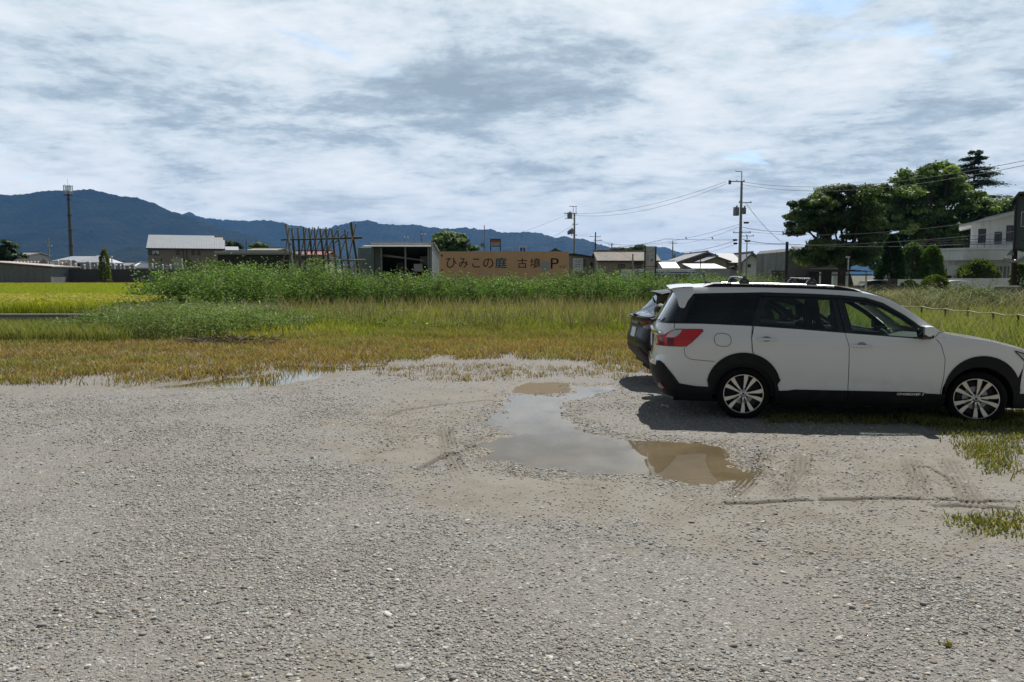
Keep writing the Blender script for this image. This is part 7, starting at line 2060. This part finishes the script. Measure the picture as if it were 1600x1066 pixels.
# ------------------------------------------------------------------ trees
def tree(name, label, base, H, lobes, n_leaf, leaf, cols, seed, trunk_r=.35, limbs=9, clump_r=1.0, trunk_h=.4, group=None, dens=1.0, cat='tree', up=.35, lean=(0, 0)):
    """lobes: (dx, dy, dz, rx, ry, rz) ellipsoids relative to the base; leaves sit in clumps on their shells"""
    rg = np.random.default_rng(seed)
    o = empty(name, base, 0, label, cat, group)
    lob = np.array(lobes, float); vol = lob[:, 3]*lob[:, 4]*lob[:, 5]; nc = int(vol.sum()**.667*11*dens/clump_r**1.3)+8
    i = rg.choice(len(lob), nc, p=vol**.8/(vol**.8).sum())
    d = rg.normal(size=(nc, 3)); d /= np.linalg.norm(d, axis=1, keepdims=True); d[:, 2] = np.where((d[:, 2] < -.35) & (rg.random(nc) < .6), -d[:, 2], d[:, 2])
    rr = rg.random(nc)**.35*1.0
    cen = lob[i, :3]+d*lob[i, 3:]*rr[:, None]
    cr = clump_r*(.55+.75*rg.random(nc))
    per = max(6, n_leaf//nc)
    ld = rg.normal(size=(nc, per, 3)); ld /= np.linalg.norm(ld, axis=2, keepdims=True); ld[..., 2] = ld[..., 2]*.8+.15
    P = cen[:, None]+ld*cr[:, None, None]*np.array([1, 1, .62])*(.55+.5*rg.random((nc, per, 1)))
    N = ld+rg.normal(size=ld.shape)*.45+np.array([0, 0, up]); N /= np.linalg.norm(N, axis=2, keepdims=True)
    r = rg.normal(size=N.shape); D = np.cross(N, r); D /= np.linalg.norm(D, axis=2, keepdims=True); S = np.cross(N, D)
    s = leaf*(.6+.8*rg.random((nc, per, 1)))
    V = np.stack([P-D*s*.5, P+S*s*.30, P+D*s*.5, P-S*s*.30], 2).reshape(-1, 3)
    cs = np.array(cols, float); cc = cs[rg.integers(0, len(cs), nc)]*(.75+.5*rg.random((nc, 1)))
    cl = (cc[:, None]*(.8+.4*rg.random((nc, per, 1)))).reshape(-1, 3)
    q = np.arange(nc*per*4).reshape(-1, 4)
    fast_mesh('crown', V, [q], np.repeat(cl, 4, 0), M['foliage'], o)
    t = MB(); top = Vector((lob[:, 0].mean()+lean[0], lob[:, 1].mean(), H*trunk_h))
    t.tube([(0, 0, -.2), (top.x*.3, 0, top.z*.5), top], [trunk_r*1.25, trunk_r, trunk_r*.8], 9)
    pick = rg.choice(nc, min(limbs, nc), replace=False)
    for j, k in enumerate(pick):
        e = Vector(cen[k]); st_ = Vector((top.x*.4, 0, top.z*(.55+.45*rg.random()))); mid = st_.lerp(e, .55)+Vector((0, 0, -.08*H*rg.random()+.03*H))
        t.tube([st_, mid, e], [trunk_r*.5, trunk_r*.28, trunk_r*.08], 6)
    t.build('trunk', M['bark'], o, smooth=True)
    return o
CAM = [(.13, .19, .06), (.10, .15, .05), (.17, .23, .075), (.07, .11, .04)]
CAMB = [(.18, .26, .06), (.13, .20, .05), (.23, .31, .08), (.08, .13, .04)]
def lobes_px(L, Y, depth, u_base):
    """(u, v, half width px, half height px) -> ellipsoids at real distance"""
    k = Y/1225; xb = XX(u_base, Y); out = []
    for u, v, a, b in L:
        out.append((XX(u, Y, v)-xb, random.uniform(-.35, .35)*depth, Zv(v, Y)-GZ, a*k, max(a*k*.9, depth*.5), b*k))
    return out
Yt = 108
L1 = [(1268, 330, 34, 26), (1250, 352, 24, 22), (1300, 318, 26, 24), (1330, 312, 22, 20), (1290, 360, 36, 30), (1330, 350, 34, 34), (1275, 392, 18, 16), (1310, 398, 26, 18), (1345, 320, 20, 24), (1352, 370, 20, 36), (1262, 398, 16, 14), (1295, 412, 24, 12), (1345, 405, 20, 20), (1362, 345, 22, 30), (1240, 345, 12, 14), (1365, 305, 20, 14)]
tree('broadleaf_tree', 'spreading dark broadleaf tree with sky gaps right of the barn', (XX(1332, 73), 73, GZ), 10.5, lobes_px(L1, 73, 4, 1332), 76000, .26, CAM, 3, .38, 30, .80, .34, dens=1.3)
L2 = [(1385, 325, 28, 26), (1380, 345, 30, 30), (1430, 285, 34, 22), (1465, 278, 34, 20), (1490, 290, 30, 22), (1400, 318, 32, 24), (1440, 320, 44, 34), (1495, 330, 40, 34), (1545, 335, 30, 22), (1400, 360, 40, 40), (1450, 375, 46, 44), (1500, 375, 44, 40), (1550, 350, 30, 28), (1375, 395, 30, 32), (1425, 410, 40, 26), (1480, 410, 40, 26)]
tree('camphor_tree', 'huge rounded bright green evergreen tree behind the white house', (XX(1445, 112), 112, GZ), 18, lobes_px(L2, 112, 8, 1445), 110000, .42, CAMB, 5, .8, 26, 1.0, .3, dens=1.25)
def conifer(name, label, u, vt, Y, half, n, cols, seed, base_v=430, cat='tree'):
    rg = np.random.default_rng(seed); xb = XX(u, Y); H = Zv(vt, Y)-GZ; o = empty(name, (xb, Y, GZ), 0, label, cat); k = Y/1225; W = half*k
    t = MB(); t.tube([(0, 0, 0), (0, 0, H*.97)], [H*.022, .05], 8)
    P = []; D = []
    nb = 64; lev = np.sort(rg.random(nb))
    for j, f in enumerate(lev):
        z = H*(.42+.56*f); rad = W*(1.05-f)**.75*(.65+.5*rg.random()); a = rg.random()*6.283
        tip = Vector((math.cos(a)*rad, math.sin(a)*rad, z-.10*rad)); t.tube([(0, 0, z-.05), tip], [.09, .02], 4)
        for q in range(int(n/nb)):
            s = rg.random()**.6; p = Vector((0, 0, z)).lerp(tip, s)+Vector((rg.normal()*.22*rad*s**.3, rg.normal()*.22*rad*s**.3, rg.normal()*.10-.18*rad*s*rg.random()*.6))
            P.append(p); D.append(Vector((math.cos(a)+rg.normal()*.5, math.sin(a)+rg.normal()*.5, -.25+rg.normal()*.2)))
    P = np.array([tuple(p) for p in P]); D = np.array([tuple(p) for p in D])
    leaves('crown', P, D, rg.uniform(.2, .5, len(P))*(Y/120), pal(len(P), cols), M['foliage'], .32, o)
    t.build('trunk', M['bark'], o)
conifer('cedar_tree', 'dark layered cedar rising behind the big green tree', 1515, 231, 122, 62, 20000, [(.045, .085, .055), (.06, .10, .065), (.035, .065, .045)], 9)
def cone_bush(name, label, u, vt, vb, Y, wpx, n, cols, seed, leaf=.2, cat='bush', top=.25):
    rg = np.random.default_rng(seed); k = Y/1225; H = Zv(vt, Y)-GZ; o = empty(name, (XX(u, Y), Y, GZ), 0, label, cat)
    h = rg.random(n)**.9; a = rg.random(n)*6.283; rad = wpx*k*((1-h)**.6*(1-top)+top*(1-h**6))*(.75+.35*np.sqrt(rg.random(n)))*(.50+1.0*fbm(h*5+seed, a*1.7, 3, seed))
    P = np.stack([np.cos(a)*rad, np.sin(a)*rad, H*h], 1); D = np.stack([np.cos(a), np.sin(a), rg.normal(.6, .5, n)], 1)
    br = (.7+.6*fbm(a*1.6, h*6, 2, seed+3))[:, None]
    leaves('foliage', P, D, rg.uniform(.6, 1.4, n)*leaf, pal(n, cols)*br, M['foliage'], .45, o)
    t = MB(); t.tube([(0, 0, 0), (0, 0, H*.8)], [.1, .03], 6); t.build('stem', M['bark'], o)
DG = [(.035, .07, .02), (.05, .09, .025), (.028, .055, .018)]
cone_bush('conical_bush', 'cone shaped yellow green bush in front of the graveyard wall', 164, 391, 432, 98, 6.5, 2600, [(.20, .23, .08), (.15, .18, .06)], 12, .26, top=.6)
cone_bush('conifer_bush', 'tall dark conical evergreen below the big trees', 1392, 368, 445, 84, 19, 9000, DG, 13, .30, top=.15)
cone_bush('leafy_bush', 'rounded dark leafy bush left of the white house', 1425, 382, 445, 86, 22, 8000, CAM, 14, .34, top=.8)
cone_bush('leafy_bush', 'sunlit light green bush at the corner of the white house', 1455, 387, 445, 84, 15, 6500, [(.10, .17, .03), (.13, .20, .04), (.07, .12, .025)], 15, .34, top=.75)
cone_bush('garden_shrub', 'spiky bright green garden shrub in front of the white house', 1530, 409, 440, 83, 22, 6000, [(.10, .14, .04), (.14, .17, .05), (.07, .10, .03)], 16, .42, top=.85)
cone_bush('round_shrub', 'rounded green shrub before the white wall left of the dry reeds', 1462, 432, 462, 58, 21, 5000, [(.10, .14, .035), (.13, .17, .045), (.06, .09, .025)], 17, .2, top=.9)
cone_bush('wall_shrub', 'small dark shrub against the white garden wall', 1422, 440, 460, 72, 12, 2200, DG, 18, .22, top=.8)
cone_bush('small_shrub', 'small dark shrub in front of the brown house wall', 292, 405, 425, 104, 12, 1500, DG, 19, .26, top=.9)
cone_bush('edge_shrub', 'dark green shrub right of the grey building post', 1593, 414, 440, 60, 9, 1800, CAM, 20, .25, top=.9)
tree('round_tree', 'round dark green tree behind the open shed', (XX(700, 125), 125, GZ), 8, lobes_px([(700, 378, 24, 15), (684, 383, 15, 11), (716, 380, 16, 13), (700, 390, 28, 10)], 125, 3, 700), 9000, .5, CAM, 21, .35, 10, .8, .35)
tree('small_tree', 'small green tree top just right of the round tree', (XX(735, 128), 128, GZ), 5, lobes_px([(735, 391, 12, 6)], 128, 2, 735), 1500, .4, CAM, 22, .2, 6, .6, .35)
tree('dark_tree', 'dark evergreen clump at the far left edge', (XX(14, 118), 118, GZ), 6, lobes_px([(10, 398, 17, 12), (14, 386, 8, 8), (28, 404, 12, 8), (-10, 398, 16, 14)], 118, 3, 14), 6500, .45, DG, 23, .3, 8, .7, .35)
tree('distant_tree', 'distant green tree tops right of the brown house', (XX(362, 150), 150, GZ), 5, lobes_px([(362, 383, 10, 5), (372, 384, 6, 4)], 150, 2, 362), 1200, .5, DG, 24, .2, 5, .7)
tree('distant_tree', 'distant tree top above the long dark building', (XX(404, 150), 150, GZ), 5, lobes_px([(404, 385, 9, 4)], 150, 2, 404), 900, .5, CAM, 25, .2, 5, .7)
tree('distant_tree', 'low distant treetops above the old tiled roof', (XX(968, 200), 200, GZ), 6, lobes_px([(962, 392, 8, 4), (974, 393, 9, 3)], 200, 2, 968), 1200, .7, DG, 26, .2, 5, .9)
tree('distant_tree', 'airy distant tree left of the upright sign board', (XX(998, 190), 190, GZ), 6, lobes_px([(999, 388, 8, 4), (990, 392, 4, 4)], 190, 2, 998), 1000, .7, CAM, 27, .2, 5, .8, dens=.7)

# ------------------------------------------------------------------ hills
def hills_mat():
    m, g = new_mat('forested_hill')
    pos = g.n('ShaderNodeNewGeometry').outputs['Position']
    a = g.noise(pos, .004, 6, .65).outputs[0]; b = g.noise(pos, .03, 5, .7).outputs[0]
    c = g.mix(g.ramp(a, .35, .65), (.005, .009, .006), (.020, .028, .016))
    c = g.mix(g.ramp(b, .4, .7), c, (.004, .007, .005))
    bp = g.n('ShaderNodeBump', ins={'Height': b, 'Strength': 1.0, 'Distance': 25.0})
    p = g.n('ShaderNodeBsdfPrincipled', ins={'Base Color': c, 'Roughness': .95, 'Normal': bp.outputs[0]}); p.inputs['Specular IOR Level'].default_value = .1
    g.n('ShaderNodeOutputMaterial', ins={0: p.outputs[0]})
    return m
M['hill'] = hills_mat()
def ridge(prof, Y, depth, label, seed, base=0):
    us = np.array([p[0] for p in prof], float); vs = np.array([p[1] for p in prof], float)
    nx = int((us[-1]-us[0])/2.2); ny = 34
    u = np.linspace(us[0], us[-1], nx); v = np.interp(u, us, vs)
    x = np.array([XX(a, Y, b) for a, b in zip(u, v)]); h = np.array([Zv(b, Y) for b in v])
    h = h + (fbm(x*.012, x*0, 4, seed)-.5)*.012*Y*.35 + (fbm(x*.06, x*0, 3, seed+9)-.5)*.0025*Y
    rows = []
    for j in range(ny):
        t = j/(ny-1)                      # 0 front foot .. 1 crest
        yy = Y-depth*(1-t)
        sp = t**1.15
        gul = (np.abs(fbm(x*.0016+3, np.full(nx, yy)*.0011, 4, seed+3)-.5)*2)
        hh = h*sp*(1-(1-gul)*.30*math.sin(math.pi*t)) + (fbm(x*.01, np.full(nx, yy)*.01, 3, seed+6)-.5)*.006*Y*math.sin(math.pi*t)
        rows.append(np.stack([x*(yy/Y)**.0, np.full(nx, yy), hh+(-.2)], 1))
    rows.append(np.stack([x, np.full(nx, Y+depth*.7), np.full(nx, -1.0)], 1))
    V = np.concatenate(rows); idx = np.arange(V.shape[0]).reshape(ny+1, nx)
    q = np.stack([idx[:-1, :-1].ravel(), idx[:-1, 1:].ravel(), idx[1:, 1:].ravel(), idx[1:, :-1].ravel()], 1)
    tag(fast_mesh('hills', V, [q], None, M['hill'], smooth=True), label, kind='structure')
A = [(-420, 330), (-200, 315), (-80, 306), (0, 304), (20, 304.5), (40, 302), (60, 298), (80, 297.5), (110, 297.5), (140, 296), (160, 299), (180, 304), (210, 309), (240, 317), (262, 328), (285, 335), (300, 340), (330, 350), (360, 358), (400, 372), (460, 392), (540, 415), (600, 431)]
ridge(A, 4200, 1700, 'long dark blue wooded mountain behind the mast', 3)
B = [(150, 400), (240, 352), (285, 334), (296, 333), (312, 339), (330, 341), (350, 343), (370, 344), (400, 345.6), (425, 346.5), (446, 350), (470, 354), (492, 358.5), (512, 357), (526, 352), (540, 350.5), (550, 347), (558, 345.6), (565, 347), (572, 345), (580, 347), (592, 349), (620, 352), (645, 352), (660, 353), (681, 356), (700, 358), (712, 357), (728, 354.5), (740, 356), (749, 358), (765, 359), (787, 362.5), (809, 364), (820, 362), (828, 361), (845, 364), (864, 370), (894, 372), (911, 374), (932, 381), (947, 385), (962, 390), (985, 402), (1010, 418), (1040, 431)]
ridge(B, 6200, 2200, 'blue mountain ridge stretching across behind the signboard', 31)
Cc = [(940, 431), (985, 405), (1010, 391), (1026, 387), (1037, 387), (1050, 391), (1066, 396), (1079, 394.5), (1088, 397), (1105, 402), (1125, 406), (1150, 410), (1175, 411), (1191, 409.5), (1203, 407.5), (1226, 408), (1260, 409), (1320, 411), (1420, 408), (1520, 412), (1620, 409), (1760, 412), (1900, 431)]
ridge(Cc, 8600, 2000, 'low pale blue far hills behind the gabled houses', 47)
F_ = [(60, 431), (95, 420), (115, 412), (150, 402), (185, 391), (200, 387), (230, 386), (260, 389), (300, 395), (360, 402), (430, 410), (520, 420), (600, 431)]
ridge(F_, 2900, 800, 'low dark foothill in front of the long mountain', 53)
# scattered far houses at the foot of the hills
def far_town():
    rg = random.Random(4)
    for i in range(26):
        u = rg.choice([rg.uniform(120, 235), rg.uniform(30, 90), rg.uniform(500, 575)]); Y = rg.uniform(260, 420); w = rg.uniform(6, 13); h = rg.uniform(3, 5.5)
        gable_house('house', 'tiny distant house on the plain at the foot of the mountains', 'house', XX(u, Y), XX(u, Y)+w, Y, Y+7, GZ+h, GZ+h+1.6, [GREYW, LGREY, BEIGE2][i % 3], [TILE, ROOFG, OLDTILE][(i*7) % 3], 'x' if i % 2 else 'y', group='tiny distant houses on the plain')
far_town()
# ------------------------------------------------------------------ the person crouching between the cars
def skin_chain(name, chains, m, parent, sub=2, root=0):
    """chains: lists of (x,y,z,r) joined where points coincide"""
    vs = []; es = []; rs = []; key = {}
    def vid(p):
        k = (round(p[0], 4), round(p[1], 4), round(p[2], 4))
        if k not in key: key[k] = len(vs); vs.append(p[:3]); rs.append(p[3])
        return key[k]
    for c in chains:
        ids = [vid(p) for p in c]; es += [(ids[i], ids[i+1]) for i in range(len(ids)-1)]
    me = bpy.data.meshes.new(name); me.from_pydata(vs, es, [])
    o = link(name, me, m, parent)
    md = o.modifiers.new('skin', 'SKIN'); md.use_smooth_shade = True
    for i, r in enumerate(rs):
        d = me.skin_vertices[0].data[i]; d.radius = (r if not isinstance(r, tuple) else r[0], r if not isinstance(r, tuple) else r[1]); d.use_root = (i == root)
    if sub: s = o.modifiers.new('sub', 'SUBSURF'); s.levels = sub; s.render_levels = sub
    dg = bpy.context.evaluated_depsgraph_get(); me2 = bpy.data.meshes.new_from_object(o.evaluated_get(dg)); bpy.data.objects.remove(o)
    return link(name, me2, m, parent)
def person():
    base = gnd(1047, 613)
    SK = mat('skin', (.45, .28, .20), .55, var=.05); HAIR = mat('dark_hair', (.018, .012, .009), .5, var=.3, scale=30, bump=.5, bscale=120)
    o = empty('person', base, 0, 'crouching person in dark clothes and blue trainers behind the white car', 'person')
    TH = R(-62); o.rotation_euler = (0, 0, TH)
    hp = Matrix.Rotation(-TH, 3, 'Z') @ (at(1032, 490, 12.15)-base)          # head centre
    hip = Vector((hp.x+.30, hp.y+.02, .62)); chest = Vector((hp.x+.12, hp.y, 1.00)); neck = Vector((hp.x+.04, hp.y-.02, hp.z-.13))
    body = [[(hip.x, hip.y, hip.z, .15), ((hip.x+chest.x)/2, .09, .84, .145), (chest.x, chest.y, chest.z, .15), (neck.x+.02, neck.y, neck.z-.06, .07), (neck.x, neck.y, neck.z, .058), (hp.x, hp.y, hp.z-.03, .085), (hp.x-.01, hp.y, hp.z+.05, .09)]]
    ch = [(hip.x, hip.y, hip.z, .15)]
    FEET = {-1: Vector((.0, .0, 0)), 1: Vector((-.06, .26, 0))}
    hip = Vector((.20, .12, .50)); body[0][0] = (hip.x, hip.y, hip.z, .15); body[0][1] = ((hip.x+chest.x)/2, (hip.y+chest.y)/2, .76, .14)
    for s, fx in ((-1, .0), (1, .22)):
        ft = FEET[s]; kn = (ft.x-.22, ft.y+s*.04, .50)
        body.append([(hip.x, hip.y, hip.z, .15), (hip.x-.02, hip.y+s*.10, hip.z-.02, .11), (*kn, .075), (ft.x+.03, ft.y, .13, .048), (ft.x+.03, ft.y, .06, .042)])
        body.append([(chest.x, chest.y, chest.z, .15), (chest.x-.0, chest.y+s*.17, chest.z+.03, .065), (chest.x-.02, chest.y+s*.22, chest.z-.26, .045), (chest.x+.04, chest.y+s*.14, chest.z-.42, .035), (chest.x+.01, chest.y+s*.13, chest.z-.44, .03)])
    skin_chain('body', body, SK, o)
    # clothing follows the same chains, slightly larger
    grow = lambda c, g: [(p[0], p[1], p[2], p[3]+g) for p in c]
    skin_chain('jacket', [grow(body[0][:4], .02)]+[grow(b[:4], .016) for b in body if b[0][:3] == (chest.x, chest.y, chest.z)], mat('dark_jacket', (.02, .022, .028), .8), o, root=0)
    skin_chain('trousers', [grow(b[:5], .016) for b in body[1:] if b[0][:3] == (hip.x, hip.y, hip.z)], mat('dark_trousers', (.03, .035, .05), .85), o)
    h = MB(); rgp = random.Random(3); vs, fs = ico2(); P = [(hp.x-.015+v[0]*.112+.015, hp.y+v[1]*.098, hp.z+.045+v[2]*.112) for v in vs if True]
    keep = [f for f in fs if sum(P[i][2] for i in f)/3 > hp.z+.01 or sum(P[i][0] for i in f)/3 > hp.x-.03]
    h.add(P, [tuple(int(i) for i in f) for f in keep]); h.build('hair', HAIR, o, smooth=True)
    # face turned to the black car: nose, eyes, mouth, ears
    f = MB(); f.tube([(hp.x-.085, hp.y, hp.z+.03), (hp.x-.112, hp.y, hp.z-.015), (hp.x-.088, hp.y, hp.z-.022)], [.008, .014, .008], 6); f.build('nose', SK, o, smooth=True)
    for s in (-1, 1):
        e = MB(); e.lathe([(0, -.006), (.012, 0), (0, .006)], 10, 'x', (hp.x-.088, hp.y+s*.032, hp.z+.022)); e.build('eye', M['white'], o)
        e = MB(); e.lathe([(.0, -.006), (.022, -.004), (.026, .004), (0, .008)], 10, 'y', (hp.x+.01, hp.y+s*.088, hp.z+.01)); e.build('ear', SK, o, smooth=True)
    e = MB(); e.cbox((hp.x-.088, hp.y, hp.z-.052), (.012, .045, .008)); e.build('mouth', mat('lips', (.35, .14, .12), .6), o, bevel=.003)
    # hands with fingers resting on the knees
    for s in (-1, 1):
        w = Vector((chest.x+.01, chest.y+s*.13, chest.z-.44)); hd = []
        palm = w+Vector((-.07, 0, -.02)); hd.append([(w.x, w.y, w.z, .028), (palm.x, palm.y, palm.z, .034)])
        for k in range(4):
            off = (k-1.5)*.019; ln = (.030, .034, .032, .025)[k]
            a = palm+Vector((-.03, off, 0)); hd.append([(palm.x, palm.y, palm.z, .034), (a.x, a.y, a.z, .010), (a.x-ln, a.y, a.z-.012, .009), (a.x-ln*1.4, a.y, a.z-.04, .008)])
        a = palm+Vector((.01, -s*.035, -.01)); hd.append([(palm.x, palm.y, palm.z, .034), (a.x, a.y, a.z, .011), (a.x-.035, a.y-s*.012, a.z-.02, .009)])
        skin_chain('hand', hd, SK, o, 1)
    BLUE = mat('shoe_blue', (.03, .10, .55), .5); 
    for s, fx in ((-1, .0), (1, .22)):
        ax, ay = FEET[s].x, FEET[s].y
        sh = MB(); n = 10
        prof = [(.09, .0, .036, .075), (.05, 0, .042, .095), (.0, 0, .044, .085), (-.06, 0, .047, .060), (-.12, 0, .047, .045), (-.165, 0, .036, .035), (-.185, 0, .015, .02)]
        rows = [[(ax+px_, ay+w_*math.cos(t), .026+hh*max(0, math.sin(t))) for t in np.linspace(0, math.pi, n)] for px_, _, w_, hh in prof]
        sh.add([p for r in rows for p in r], [(i*n+j, (i+1)*n+j, (i+1)*n+j+1, i*n+j+1) for i in range(len(rows)-1) for j in range(n-1)]+[tuple(range(n))])
        so = sh.build('shoe', BLUE, o, smooth=True)
        sl = MB(); out = [(ax+px_, ay+w_*1.08) for px_, _, w_, hh in prof]+[(ax+px_, ay-w_*1.08) for px_, _, w_, hh in reversed(prof)]; sl.prism(out, .002, .028, 'xy'); sl.build('sole', M['white'], so)
person()

# ------------------------------------------------------------------ air
def haze():
    m = bpy.data.materials.new('haze_air'); m.use_nodes = True; g = NT(m.node_tree)
    v = g.n('ShaderNodeVolumePrincipled'); v.inputs['Color'].default_value = (.14, .44, 1.0, 1); v.inputs['Density'].default_value = HAZE; v.inputs['Anisotropy'].default_value = 0.0
    o = g.n('ShaderNodeOutputMaterial'); g.t.links.new(v.outputs[0], o.inputs['Volume'])
    b = MB(); b.box(-12200, 12200, -600, 11200, -3, 640)
    tag(b.build('haze', m), 'thin blue air between the lot and the hills', kind='stuff')
HAZE = 5.4e-5
haze()
